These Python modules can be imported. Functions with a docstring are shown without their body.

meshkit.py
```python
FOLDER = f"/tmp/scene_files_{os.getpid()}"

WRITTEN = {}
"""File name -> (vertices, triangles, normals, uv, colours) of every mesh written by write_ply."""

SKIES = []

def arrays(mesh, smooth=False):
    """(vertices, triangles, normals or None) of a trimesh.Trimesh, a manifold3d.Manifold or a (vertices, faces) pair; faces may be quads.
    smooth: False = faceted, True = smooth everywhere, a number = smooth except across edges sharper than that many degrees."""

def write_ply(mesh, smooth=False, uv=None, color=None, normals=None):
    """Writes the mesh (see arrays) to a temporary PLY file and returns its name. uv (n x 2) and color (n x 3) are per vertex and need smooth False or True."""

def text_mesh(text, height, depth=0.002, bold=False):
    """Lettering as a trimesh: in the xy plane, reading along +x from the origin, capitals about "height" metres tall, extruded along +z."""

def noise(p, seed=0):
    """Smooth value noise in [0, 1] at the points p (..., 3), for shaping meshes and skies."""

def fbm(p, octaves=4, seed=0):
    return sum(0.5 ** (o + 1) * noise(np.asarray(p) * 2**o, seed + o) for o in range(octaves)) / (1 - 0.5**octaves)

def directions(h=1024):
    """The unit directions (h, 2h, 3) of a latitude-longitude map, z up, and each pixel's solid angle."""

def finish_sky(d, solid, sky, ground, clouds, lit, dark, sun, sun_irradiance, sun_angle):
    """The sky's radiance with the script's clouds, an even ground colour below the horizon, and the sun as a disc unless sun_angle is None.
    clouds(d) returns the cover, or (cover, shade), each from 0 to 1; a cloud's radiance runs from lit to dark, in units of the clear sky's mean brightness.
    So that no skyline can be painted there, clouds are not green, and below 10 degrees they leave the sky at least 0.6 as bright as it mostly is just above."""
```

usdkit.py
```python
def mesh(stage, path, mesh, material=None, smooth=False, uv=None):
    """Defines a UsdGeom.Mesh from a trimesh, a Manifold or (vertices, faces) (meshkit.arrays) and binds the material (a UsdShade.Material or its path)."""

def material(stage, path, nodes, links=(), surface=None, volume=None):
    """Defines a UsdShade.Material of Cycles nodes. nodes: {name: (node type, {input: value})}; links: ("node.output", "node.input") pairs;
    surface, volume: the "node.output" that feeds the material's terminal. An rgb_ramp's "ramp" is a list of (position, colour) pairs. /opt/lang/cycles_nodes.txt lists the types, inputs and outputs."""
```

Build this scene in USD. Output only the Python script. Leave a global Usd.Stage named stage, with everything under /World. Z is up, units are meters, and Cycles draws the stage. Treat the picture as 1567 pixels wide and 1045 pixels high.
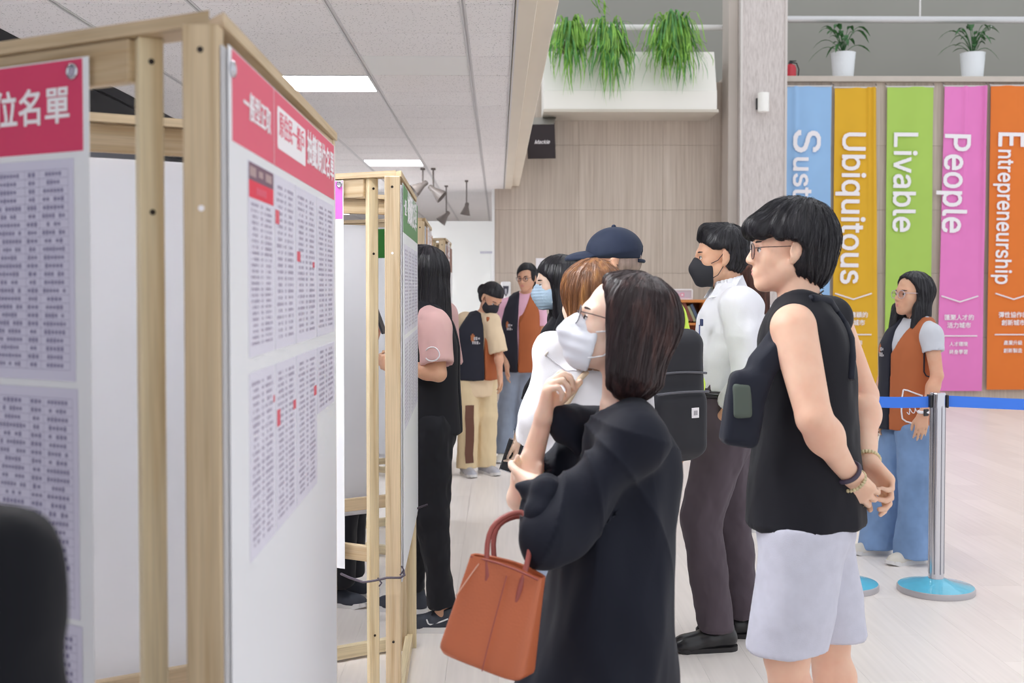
import math, glob, random
import numpy as np
import trimesh
import usdkit, meshkit
from pxr import Usd, UsdGeom, UsdLux, UsdShade, Gf, Sdf, Vt

stage = Usd.Stage.CreateInMemory()
UsdGeom.SetStageUpAxis(stage, 'Z')
UsdGeom.SetStageMetersPerUnit(stage, 1.0)
WORLD = UsdGeom.Xform.Define(stage, '/World')
UsdGeom.Scope.Define(stage, '/World/Looks')
rng = np.random.default_rng(7)
random.seed(7)

# ------------------------------------------------------------------ camera, sky, large lights, exposure
FPX, EYE, YAW, PITCH = 1760.0, 1.49, 0.01222, 0.027      # focal length in pixels of the 1567 x 1045 frame
CX, CY = 783.5, 522.5
SHIFT = (CY - 437.0) - FPX * math.tan(PITCH)             # remaining vertical lens shift, pixels
EXPOSURE = 0.61
cam = UsdGeom.Camera.Define(stage, '/World/camera')
cam.CreateProjectionAttr('perspective')
cam.CreateHorizontalApertureAttr(36.0)
cam.CreateVerticalApertureAttr(36.0 * 1045 / 1567)
cam.CreateFocalLengthAttr(36.0 * FPX / 1567)
cam.CreateVerticalApertureOffsetAttr(-SHIFT * 36.0 / 1567)
cam.CreateFStopAttr(5.0)
cam.CreateFocusDistanceAttr(4.2)
cam.CreateExposureAttr(EXPOSURE)
fw = np.array([math.sin(YAW) * math.cos(PITCH), math.cos(YAW) * math.cos(PITCH), -math.sin(PITCH)])
rt = np.array([math.cos(YAW), -math.sin(YAW), 0.0])
up = np.cross(rt, fw)
cm = np.eye(4); cm[0, :3] = rt; cm[1, :3] = up; cm[2, :3] = -fw; cm[3, :3] = (0, 0, EYE)
cam.AddTransformOp().Set(Gf.Matrix4d(cm.tolist()))

sky = UsdLux.DomeLight.Define(stage, '/World/sky')       # even overcast daylight that fills the open hall
sky.CreateIntensityAttr(0.23)
sky.CreateColorAttr(Gf.Vec3f(0.93, 0.96, 1.0))
atrium = UsdLux.RectLight.Define(stage, '/World/skylight')   # unseen light high over the atrium, lights the hall from above
atrium.CreateWidthAttr(5.0); atrium.CreateHeightAttr(9.0); atrium.CreateIntensityAttr(0.36)
atrium.CreateColorAttr(Gf.Vec3f(1.0, 0.985, 0.97))
atrium.AddTranslateOp().Set(Gf.Vec3d(3.6, 6.5, 8.6))


def at(px, py, Y):
    """The world point at depth Y seen at a pixel of the photograph (used once to read places off the photograph)."""
    d = fw + rt * (px - CX) / FPX + up * ((CY - py) - SHIFT) / FPX
    return np.array([0, 0, EYE]) + d * (Y / d[1])


def pix(p):
    q = np.asarray(p, float) - [0, 0, EYE]
    z = q @ fw
    return CX + FPX * (q @ rt) / z, CY - SHIFT - FPX * (q @ up) / z


# ------------------------------------------------------------------ helpers: materials
def lin(*c):
    c = np.array(c[0] if len(c) == 1 else c, float) / 255.0
    return tuple(np.where(c <= 0.04045, c / 12.92, ((c + 0.055) / 1.055) ** 2.4))


def pbr(name, rgb, rough=0.6, var=0.0, scale=6.0, stretch=(1, 1, 1), bump=0.0, bscale=40.0, bstretch=None, coord='object', **kw):
    """A principled material: colour (sRGB 0-255) with a soft noise variation and a fine bump."""
    col = np.array(lin(rgb))
    p = {'roughness': rough, **kw}
    nodes, links = {}, []
    nodes['tc'] = ('texture_coordinate', {})
    if var > 0:
        nodes['map'] = ('mapping', {'scale': stretch})
        nodes['n'] = ('noise_texture', {'scale': scale, 'detail': 4.0})
        nodes['r'] = ('rgb_ramp', {'ramp': [(0.28, tuple(col * (1 - var))), (0.72, tuple(np.minimum(col * (1 + var), 1)))]})
        links += [('tc.' + coord, 'map.vector'), ('map.vector', 'n.vector'), ('n.fac', 'r.fac'), ('r.color', 'p.base_color')]
    else:
        p['base_color'] = tuple(col)
    if bump > 0:
        nodes['bm'] = ('mapping', {'scale': bstretch or stretch})
        nodes['bn'] = ('noise_texture', {'scale': bscale, 'detail': 3.0})
        nodes['b'] = ('bump', {'strength': bump, 'distance': 0.01})
        links += [('tc.' + coord, 'bm.vector'), ('bm.vector', 'bn.vector'), ('bn.fac', 'b.height'), ('b.normal', 'p.normal')]
    nodes['p'] = ('principled_bsdf', p)
    return usdkit.material(stage, '/World/Looks/' + name, nodes, links, surface='p.BSDF')


def toned(name, rgb, rough, amount, grain=0.0, gscale=(1, 1, 1), noise=6.0, bump=0.0, **kw):
    """Like pbr, but every object wearing it gets its own tone."""
    col = np.array(lin(rgb))
    nodes = {'tc': ('texture_coordinate', {}), 'oi': ('object_info', {}), 'map': ('mapping', {'scale': gscale}),
             'n': ('noise_texture', {'scale': noise, 'detail': 5.0}),
             'r': ('rgb_ramp', {'ramp': [(0.0, tuple(col * (1 - amount))), (1.0, tuple(np.minimum(col * (1 + amount), 1)))]}),
             'g': ('rgb_ramp', {'ramp': [(0.3, (1 - grain,) * 3), (0.7, (1, 1, 1))]}),
             'm': ('mix', {'mix_type': 'multiply', 'fac': 1.0}), 'p': ('principled_bsdf', {'roughness': rough, **kw})}
    links = [('oi.random', 'r.fac'), ('tc.object', 'map.vector'), ('map.vector', 'n.vector'), ('n.fac', 'g.fac'),
             ('r.color', 'm.color1'), ('g.color', 'm.color2'), ('m.color', 'p.base_color')]
    if bump:
        nodes['b'] = ('bump', {'strength': bump, 'distance': 0.004})
        links += [('n.fac', 'b.height'), ('b.normal', 'p.normal')]
    return usdkit.material(stage, '/World/Looks/' + name, nodes, links, surface='p.BSDF')


def emitter(name, rgb, strength):
    return usdkit.material(stage, '/World/Looks/' + name, {'e': ('emission', {'color': lin(rgb), 'strength': strength})}, [], surface='e.emission')


M = {}
M['screw'] = pbr('screw', (52, 44, 40), 0.4, metallic=0.6)
M['white_paint'] = pbr('white_paint', (236, 236, 236), 0.55)
M['steel'] = pbr('steel', (205, 205, 212), 0.18, metallic=1.0)
M['black_plastic'] = pbr('black_plastic', (34, 34, 40), 0.45)


def wood(name, rgb, dark):
    """Pine: grain that runs along the second texture axis of each beam."""
    c, d = np.array(lin(rgb)), np.array(lin(dark))
    return usdkit.material(stage, '/World/Looks/' + name, {
        'tc': ('texture_coordinate', {}), 'map': ('mapping', {'scale': (42, 1.6, 1)}), 'n': ('noise_texture', {'scale': 1.0, 'detail': 3.0, 'distortion': 0.35}),
        'map2': ('mapping', {'scale': (260, 6, 1)}), 'n2': ('noise_texture', {'scale': 1.0, 'detail': 2.0}),
        'r': ('rgb_ramp', {'ramp': [(0.3, tuple(d)), (0.5, tuple(c)), (0.68, tuple(np.minimum(c * 1.1, 1)))]}),
        'g': ('rgb_ramp', {'ramp': [(0.35, (0.88,) * 3), (0.6, (1, 1, 1))]}),
        'm': ('mix', {'mix_type': 'multiply', 'fac': 1.0}), 'b': ('bump', {'strength': 0.15, 'distance': 0.002}),
        'p': ('principled_bsdf', {'roughness': 0.55})},
        [('tc.UV', 'map.vector'), ('map.vector', 'n.vector'), ('n.fac', 'r.fac'), ('tc.UV', 'map2.vector'), ('map2.vector', 'n2.vector'), ('n2.fac', 'g.fac'),
         ('r.color', 'm.color1'), ('g.color', 'm.color2'), ('m.color', 'p.base_color'), ('n2.fac', 'b.height'), ('b.normal', 'p.normal')], surface='p.BSDF')


M['pine'] = wood('pine', (200, 178, 146), (178, 150, 112))
M['pine_pale'] = wood('pine_pale', (220, 203, 168), (200, 176, 136))

# ------------------------------------------------------------------ helpers: prims
_taken = {}


def numbered(parent, name):
    k = (parent, name)
    n = _taken.get(k, 0)
    _taken[k] = n + 1
    return f'{parent}/{name}' if n == 0 else f'{parent}/{name}_{n:03d}'


def path_of(parent):
    return '/World' if parent is None else (parent if isinstance(parent, str) else str(parent.GetPath()))


def tag(o, label=None, cat=None, group=None, kind=None):
    p = o if isinstance(o, Usd.Prim) else o.GetPrim()
    for k, v in (('label', label), ('category', cat), ('group', group), ('kind', kind)):
        if v:
            p.SetCustomDataByKey(k, v)
    return p


def obj(name, mesh, mat, parent=None, smooth=False, uv=None, label=None, kind=None):
    if isinstance(mesh, list):
        mesh = cat(mesh)
    m = usdkit.mesh(stage, numbered(path_of(parent), name), mesh, M[mat] if isinstance(mat, str) else mat, smooth=smooth, uv=uv)
    return tag(m, label=label, kind=kind)


def thing(name, label, category, loc=(0, 0, 0), rotz=0.0, group=None, kind=None):
    x = UsdGeom.Xform.Define(stage, numbered('/World', name))
    x.AddTranslateOp().Set(Gf.Vec3d(*map(float, loc)))
    x.AddRotateZOp().Set(float(rotz))
    return tag(x, label, category, group, kind)


def struct(name, mesh, mat, parent=None, smooth=False):
    o = obj(name, mesh, mat, parent, smooth)
    if parent is None:
        o.SetCustomDataByKey('kind', 'structure')
    return o


def struct_group(name):
    x = UsdGeom.Xform.Define(stage, numbered('/World', name)).GetPrim()
    x.SetCustomDataByKey('kind', 'structure')
    return x


# ------------------------------------------------------------------ helpers: shapes
def cat(ms):
    vs, fs, n = [], [], 0
    for m in ms:
        v, f = (np.asarray(m.vertices), np.asarray(m.faces)) if hasattr(m, 'vertices') else m
        vs.append(v); fs.append(np.asarray(f) + n); n += len(v)
    return trimesh.Trimesh(np.vstack(vs), np.vstack(fs), process=False)


def moved(m, t=(0, 0, 0), R=None):
    m = m.copy()
    v = np.asarray(m.vertices)
    if R is not None:
        v = v @ np.asarray(R).T
    m.vertices = v + np.asarray(t, float)
    return m


def rotm(axis, deg):
    a = math.radians(deg); c, s = math.cos(a), math.sin(a)
    return np.array({'x': [[1, 0, 0], [0, c, -s], [0, s, c]], 'y': [[c, 0, s], [0, 1, 0], [-s, 0, c]], 'z': [[c, -s, 0], [s, c, 0], [0, 0, 1]]}[axis], float)


def box(x0, x1, y0, y1, z0, z1):
    m = trimesh.creation.box((x1 - x0, y1 - y0, z1 - z0))
    m.apply_translation(((x0 + x1) / 2, (y0 + y1) / 2, (z0 + z1) / 2))
    return m


_cb = None


def cbox(sx, sy, sz, c=0.002, at_=(0, 0, 0), R=None):
    """A box with chamfered edges, centred at the origin, then placed."""
    global _cb
    if _cb is None:
        s, k = np.array([1.0, 1.0, 1.0]), 0.2
        pts = []
        for a in (-1, 1):
            for b in (-1, 1):
                for d in (-1, 1):
                    pts += [(a, b * (1 - k), d * (1 - k)), (a * (1 - k), b, d * (1 - k)), (a * (1 - k), b * (1 - k), d)]
        h = trimesh.Trimesh(np.array(pts), process=False).convex_hull
        src = np.array(pts)
        idx = np.array([np.argmin(((src - v) ** 2).sum(1)) for v in h.vertices])
        _cb = (src, idx[h.faces])
    src, f = _cb
    half = np.array([sx, sy, sz]) / 2
    full = np.abs(np.abs(src) - 1) < 1e-9
    v = np.sign(src) * np.where(full, half, half - c)
    m = trimesh.Trimesh(v, f, process=False)
    return moved(m, at_, R)


def tube(pts, r, sides=10, cap=True, closed=False):
    p = np.asarray(pts, float)
    n = len(p)
    rr = np.broadcast_to(np.asarray(r, float), (n,))
    t = np.gradient(p, axis=0) if not closed else (np.roll(p, -1, 0) - np.roll(p, 1, 0))
    t /= np.linalg.norm(t, axis=1, keepdims=True) + 1e-12
    a = np.zeros_like(p)
    ref = np.array([0, 0, 1.0]) if abs(t[0, 2]) < 0.9 else np.array([1.0, 0, 0])
    u = np.cross(t[0], ref); u /= np.linalg.norm(u)
    for i in range(n):
        u = u - t[i] * (u @ t[i]); u /= np.linalg.norm(u) + 1e-12
        a[i] = u
    b = np.cross(t, a)
    ang = np.arange(sides) * 2 * np.pi / sides
    v = (p[:, None] + rr[:, None, None] * (np.cos(ang)[None, :, None] * a[:, None] + np.sin(ang)[None, :, None] * b[:, None])).reshape(-1, 3)
    f = []
    for i in range(n if closed else n - 1):
        i2 = (i + 1) % n
        for j in range(sides):
            j2 = (j + 1) % sides
            f += [(i * sides + j, i * sides + j2, i2 * sides + j2), (i * sides + j, i2 * sides + j2, i2 * sides + j)]
    if cap and not closed:
        v = np.vstack([v, p[0], p[-1]])
        for j in range(sides):
            j2 = (j + 1) % sides
            f += [(n * sides, j2, j), (n * sides + 1, (n - 1) * sides + j, (n - 1) * sides + j2)]
    return trimesh.Trimesh(v, np.array(f), process=False)


def lathe(profile, n=40, at_=(0, 0, 0)):
    """profile: (radius, z) pairs."""
    pr = np.asarray(profile, float)
    ang = np.arange(n) * 2 * np.pi / n
    v = np.stack([pr[:, None, 0] * np.cos(ang), pr[:, None, 0] * np.sin(ang), np.broadcast_to(pr[:, None, 1], (len(pr), n))], -1).reshape(-1, 3)
    f = []
    for i in range(len(pr) - 1):
        for j in range(n):
            j2 = (j + 1) % n
            f += [(i * n + j, i * n + j2, (i + 1) * n + j2), (i * n + j, (i + 1) * n + j2, (i + 1) * n + j)]
    return trimesh.Trimesh(v + np.asarray(at_, float), np.array(f), process=False)


def beam(a, b, w, t, side, name, mat, parent, c=0.002, seed=0):
    """A timber from a to b: width w along `side`, thickness t across both; texture runs along it."""
    a, b = np.asarray(a, float), np.asarray(b, float)
    d = b - a; L = np.linalg.norm(d); d /= L
    s = np.asarray(side, float); s = s - d * (s @ d); s /= np.linalg.norm(s)
    n = np.cross(d, s)
    m = cbox(w, L, t, c)
    v, f = np.asarray(m.vertices), np.asarray(m.faces)
    fn = np.cross(v[f[:, 1]] - v[f[:, 0]], v[f[:, 2]] - v[f[:, 0]])
    vv = v[f].reshape(-1, 3)
    big = np.repeat(np.abs(fn).argmax(1), 3)
    off = rng.uniform(0, 50, 2)
    u = np.where(big == 0, vv[:, 2] + 0.5, vv[:, 0]) + off[0]
    w2 = np.where(big == 1, vv[:, 2], vv[:, 1]) + off[1]
    P = (a + b) / 2 + vv[:, :1] * s + vv[:, 1:2] * d + vv[:, 2:] * n
    return obj(name, (P, np.arange(len(P)).reshape(-1, 3)), mat, parent, uv=np.stack([u, w2], 1))


def prism(poly, z0, z1, along, name, mat, parent):
    """A flat timber with a polygonal outline (counter-clockwise xy points); the grain runs along `along`."""
    p = np.asarray(poly, float)
    n = len(p)
    a = np.asarray(along[:2], float); a /= np.linalg.norm(a)
    b = np.array([-a[1], a[0]])
    off = rng.uniform(0, 50, 2)
    tris, uv = [], []

    def add(q, u):
        tris.append(q); uv.append(u)
    for i in range(1, n - 1):
        for z, order in ((z1, (0, i, i + 1)), (z0, (0, i + 1, i))):
            for k in order:
                add((*p[k], z), (p[k] @ b + off[0], p[k] @ a + off[1]))
    for i in range(n):
        q, r = p[i], p[(i + 1) % n]
        for (xy, z) in ((q, z0), (r, z0), (r, z1), (q, z0), (r, z1), (q, z1)):
            add((*xy, z), (z + 0.3 + off[0], xy @ a + off[1]))
    v = np.array(tris)
    return obj(name, (v, np.arange(len(v)).reshape(-1, 3)), mat, parent, uv=np.array(uv))


_fonts = {}


def glyphs(text, height, depth=0.001, bold=0, cjk=False, width_scale=1.0):
    """Lettering as a thin relief in the xy plane, reading along +x from the origin, em box about `height` tall for CJK, capitals for Latin."""
    from PIL import Image, ImageDraw, ImageFont
    from shapely import affinity, box as sbox, union_all
    key = 'cjk' if cjk else 'inter'
    if key not in _fonts:
        _fonts[key] = ImageFont.truetype(glob.glob('/opt/blender-*/*/datafiles/fonts/' + ('Noto Sans CJK*' if cjk else 'Inter.woff2'))[0], 64)
    font = _fonts[key]
    x0, y0, x1, y1 = font.getbbox(text, anchor='ls', stroke_width=bold)
    im = Image.new('L', (x1 - x0 + 8, y1 - y0 + 8))
    ImageDraw.Draw(im).text((4 - x0, 4 - y0), text, 255, font, anchor='ls', stroke_width=bold)
    on = np.pad(np.asarray(im) > 127, ((0, 0), (1, 1))).astype(np.int8)
    rows, starts = np.nonzero(np.diff(on, axis=1) == 1)
    ends = np.nonzero(np.diff(on, axis=1) == -1)[1]
    shape = union_all(sbox(starts, -rows - 1, ends, -rows)).buffer(0.6).buffer(-0.6).simplify(0.6)
    s = height / (64.0 if cjk else 46.5)
    shape = affinity.affine_transform(shape, [s * width_scale, 0, 0, s, (x0 - 4) * s * width_scale, (4 - y0) * s])
    return cat([trimesh.creation.extrude_polygon(g, depth, engine='earcut') for g in getattr(shape, 'geoms', [shape])])


def on_plane(m, origin, right, upv):
    """Carries a relief from the xy plane to a plane given by its origin, its right and its up direction; z goes out of it."""
    r, u = np.asarray(right, float), np.asarray(upv, float)
    return moved(m, origin, np.stack([r, u, np.cross(r, u)], 1))


def quads(rects, z=0.0):
    """Flat rectangles (x0, x1, y0, y1) as one mesh in the xy plane."""
    r = np.asarray(rects, float)
    v = np.stack([np.stack([r[:, 0], r[:, 2]], 1), np.stack([r[:, 1], r[:, 2]], 1), np.stack([r[:, 1], r[:, 3]], 1), np.stack([r[:, 0], r[:, 3]], 1)], 1).reshape(-1, 2)
    v = np.hstack([v, np.full((len(v), 1), z)])
    i = np.arange(len(r))[:, None] * 4
    return trimesh.Trimesh(v, np.vstack([i + [0, 1, 2], i + [0, 2, 3]]), process=False)


# ================================================================== THE ROOM
WALL_Y, CEIL = 14.8, 2.73
# floor: pale laminate planks running away from the camera
plankmat = toned('floor_plank', (240, 232, 227), 0.34, 0.035, grain=0.07, gscale=(30, 1.2, 1), noise=1.6, specular_ior_level=0.4)
floor = struct_group('floor')
obj('subfloor', box(-3.4, 9.5, -1.5, 24, -0.06, -0.02), pbr('subfloor', (196, 184, 172), 0.8), floor)
PW, PL = 0.20, 1.5
rows_far, near_set = [], []
for i in range(int(12.6 / PW)):
    x0 = -3.2 + i * PW
    y = -1.4 - (i * 0.618 % 1) * PL
    while y < 18.5:
        y0, y1 = max(y, -1.4), min(y + PL, 18.5)
        y += PL
        if y1 - y0 < 0.05:
            continue
        m = box(x0 + 0.0003, x0 + PW - 0.0003, y0 + 0.0003, y1 - 0.0003, -0.02, 0.0)
        q = pix((x0 + PW / 2, (max(y0, 2) + y1) / 2, 0))
        near_set.append((abs(y0 + y1) / 2 if (y1 > 3.3 and -60 < q[0] < 1640 and x0 > -1.2) else 999, m))
near_set.sort(key=lambda t: t[0])
for k, (d, m) in enumerate(near_set):
    if k < 290 and d < 900:
        obj('plank', m, plankmat, floor)
    else:
        rows_far.append(m)
obj('plank', rows_far, pbr('floor_plank_far', (240, 232, 227), 0.34, var=0.05, scale=1.5, stretch=(5, 0.7, 1), specular_ior_level=0.4), floor, kind='stuff')

# ceiling: mineral-fibre tiles in a white grid, pinholes in the material
def tile_mat(name, rgb):
    c = np.array(lin(rgb))
    return usdkit.material(stage, '/World/Looks/' + name, {
        'tc': ('texture_coordinate', {}), 'oi': ('object_info', {}), 'v': ('voronoi_texture', {'scale': 62.0}), 'n': ('noise_texture', {'scale': 26.0, 'detail': 3.0}),
        'ad': ('math', {'math_type': 'multiply_add', 'value2': 0.30}), 'r': ('rgb_ramp', {'ramp': [(0.33, tuple(c * 0.60)), (0.40, tuple(c))]}),
        'tone': ('rgb_ramp', {'ramp': [(0, (0.955,) * 3), (1, (1, 1, 1))]}), 'm': ('mix', {'mix_type': 'multiply', 'fac': 1.0}),
        'p': ('principled_bsdf', {'roughness': 0.9})},
        [('tc.object', 'v.vector'), ('tc.object', 'n.vector'), ('n.fac', 'ad.value1'), ('v.distance', 'ad.value3'), ('ad.value', 'r.fac'), ('oi.random', 'tone.fac'),
         ('r.color', 'm.color1'), ('tone.color', 'm.color2'), ('m.color', 'p.base_color')], surface='p.BSDF')


tilemat = tile_mat('ceiling_tile', (242, 239, 240))
ceiling = struct_group('ceiling')
BARS = [at(x, 437 - 340.0, FPX * (CEIL - EYE) / 340.0)[0] for x in (554.5, 719.0)]
TW = BARS[1] - BARS[0]
TD = 0.2404e-3 * FPX * (CEIL - EYE) * 1.09
Y0 = FPX * (CEIL - EYE) / (437.0 - 88.5)
XR = 0.078
xs = [BARS[1] - TW * k for k in range(6, -1, -1)] + [XR]
far = []
lights_at = []
EXTRA = ((1, -4), (3, -4), (5, -7), (1, 3), (3, -7), (1, 9), (1, -7), (5, -5), (2, -6), (4, -5), (1, 14), (2, 17), (1, 19), (2, 21), (1, 23), (0, 12), (2, 13), (1, 12), (2, 14), (0, 9), (0, 5), (0, 1))
for r in range(-8, 34):
    y0, y1 = Y0 + r * TD, Y0 + (r + 1) * TD
    for c in range(len(xs) - 1):
        a, b = xs[c], xs[c + 1]
        m = cbox(b - a - 0.014, y1 - y0 - 0.009, 0.012, 0.003, ((a + b) / 2, (y0 + y1) / 2, CEIL + 0.006 + 0.0012 * rng.random()))
        if (c == len(xs) - 4 and r == 1) or (c == len(xs) - 4 and r == 9) or (c, r) in EXTRA:
            
            if (c, r) not in EXTRA:
                lights_at.append((a, b, y0, y1))
            continue
        if c == len(xs) - 3 and r == 0:
            m.vertices[:, 2] += 0.0
            obj('tile', m, 'white_paint', ceiling, label='smooth blank tile without pinholes'); continue
        if -2 <= r < 12 and a > -2.4:
            obj('tile', m, tilemat, ceiling)
        else:
            far.append(m)
obj('tile', far, tilemat, ceiling, kind='stuff')
gridmat = pbr('ceiling_grid', (206, 204, 206), 0.5)
for x in xs:
    w = 0.026
    obj('grid_bar', [box(x - w / 2, x - 0.004, 0, 22, CEIL - 0.004, CEIL + 0.004), box(x + 0.004, x + w / 2, 0, 22, CEIL - 0.004, CEIL + 0.004), box(x - 0.004, x + 0.004, 0, 22, CEIL + 0.002, CEIL + 0.008)], gridmat, ceiling)
obj('grid_bar', [box(-3.2, XR, Y0 + r * TD - 0.004, Y0 + r * TD + 0.004, CEIL + 0.004, CEIL + 0.008) for r in range(-8, 34)], pbr('ceiling_joint', (96, 92, 96), 0.7), ceiling, kind='stuff')
obj('slab', box(-3.6, XR + 0.12, -1, 24, CEIL + 0.05, CEIL + 0.15), 'white_paint', ceiling)
lampmat = emitter('lamp_panel', (250, 252, 255), 15.0)
lamp_labels = ('square ceiling light panel glowing white above the red-headed poster', 'smaller-looking far ceiling light panel above the green-headed stand')


def lamp_parts(parent, a, b, y0, y1, o=(0, 0, 0), pre=''):
    cx_, cy_ = (a + b) / 2 - o[0], (y0 + y1) / 2 - o[1]
    w, d, z = (b - a) / 2 - 0.008, (y1 - y0) / 2 - 0.004, CEIL - o[2]
    obj(pre + 'frame', [moved(m, (cx_, cy_, z)) for m in (box(-w, w, -d, -d + 0.014, -0.002, 0.03), box(-w, w, d - 0.014, d, -0.002, 0.03), box(-w, -w + 0.014, -d, d, -0.002, 0.03), box(w - 0.014, w, -d, d, -0.002, 0.03))], 'white_paint', parent)
    obj(pre + 'diffuser', cbox(2 * w - 0.02, 2 * d - 0.02, 0.01, 0.002, (cx_, cy_, z + 0.012)), lampmat, parent)


for (a, b, y0, y1), lab in zip(lights_at, lamp_labels):
    o = ((a + b) / 2, (y0 + y1) / 2, CEIL)
    lamp_parts(thing('ceiling_light', lab, 'ceiling light', o), a, b, y0, y1, o)
for (c_, r_) in EXTRA:                                       # unseen ceiling panels, out of view, placed to light the stands and partition
    lamp_parts(ceiling, xs[c_], xs[c_ + 1], Y0 + r_ * TD, Y0 + (r_ + 1) * TD, pre='light_panel_')
# dark linear grille at the ceiling's left edge, with the dark wall below it
wl = struct_group('wall_left')
obj('wall_face', box(-3.5, -3.3, -1, 24, 0, CEIL + 0.05), pbr('wall_left_dark', (120, 122, 132), 0.7, var=0.05, scale=2), wl)
gm = pbr('grille_dark', (58, 56, 66), 0.5)
for k in range(7):
    obj('grille_slat', cbox(0.03, 12, 0.05, 0.004, (xs[0] + 0.55 - 3.0 - 0.075 * k + 1.45, 6, CEIL - 0.03 - 0.012 * k)), gm, wl)
obj('grille_back', box(-3.3, -2.4, 0, 12, CEIL - 0.004, CEIL), pbr('grille_black', (30, 29, 34), 0.8), wl)

# beam between the tiled ceiling and the open hall
bm = pbr('beam_paint', (226, 216, 200), 0.6, var=0.03, scale=1.2)
beam_ = struct_group('trim_1')
obj('beam', [cbox(0.095, 16.2, 0.55, 0.004, (XR + 0.048, WALL_Y - 8.1, CEIL + 0.272)), cbox(0.102, 16.2, 0.5, 0.004, (XR + 0.146, WALL_Y - 8.1, CEIL + 0.285))], bm, beam_)
obj('shadow_gap', box(XR - 0.012, XR, -1.2, WALL_Y, CEIL - 0.002, CEIL + 0.02), pbr('gap_dark', (92, 90, 92), 0.8), beam_)  # dark strip along the joint of ceiling and beam

# back wall of travertine slabs
travertine = usdkit.material(stage, '/World/Looks/travertine', {
    'tc': ('texture_coordinate', {}), 'oi': ('object_info', {}), 'map': ('mapping', {'scale': (34, 34, 0.9)}), 'n': ('noise_texture', {'scale': 1.0, 'detail': 5.0, 'roughness': 0.6}),
    'map2': ('mapping', {'scale': (5, 5, 0.5)}), 'n2': ('noise_texture', {'scale': 1.0, 'detail': 3.0}),
    'r': ('rgb_ramp', {'ramp': [(0.26, lin(188, 172, 158)), (0.5, lin(206, 192, 179)), (0.74, lin(219, 206, 194))]}),
    'r2': ('rgb_ramp', {'ramp': [(0.3, (0.88, 0.87, 0.86)), (0.7, (1, 1, 1))]}), 'tone': ('rgb_ramp', {'ramp': [(0, (0.93, 0.925, 0.92)), (1, (1, 1, 1))]}),
    'm': ('mix', {'mix_type': 'multiply', 'fac': 1.0}), 'm2': ('mix', {'mix_type': 'multiply', 'fac': 1.0}),
    'b': ('bump', {'strength': 0.2, 'distance': 0.004}), 'p': ('principled_bsdf', {'roughness': 0.6})},
    [('tc.object', 'map.vector'), ('map.vector', 'n.vector'), ('n.fac', 'r.fac'), ('tc.object', 'map2.vector'), ('map2.vector', 'n2.vector'), ('n2.fac', 'r2.fac'),
     ('r.color', 'm.color1'), ('r2.color', 'm.color2'), ('oi.random', 'tone.fac'), ('m.color', 'm2.color1'), ('tone.color', 'm2.color2'), ('m2.color', 'p.base_color'), ('n.fac', 'b.height'), ('b.normal', 'p.normal')], surface='p.BSDF')
wb = struct_group('wall_back')
WX0 = at(757, 437, WALL_Y)[0]
WTOP = at(783, 125, WALL_Y)[2]
zs = [0.0, 0.86, at(783, 437 - 2, WALL_Y)[2] - 0.0, at(783, 321, WALL_Y)[2], at(783, 221, WALL_Y)[2], WTOP]
zs = [0.0, 0.82, 1.65, at(783, 321, WALL_Y)[2], at(783, 222, WALL_Y)[2], WTOP]
zs = sorted(set(zs))
PWX = 1.08
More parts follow.
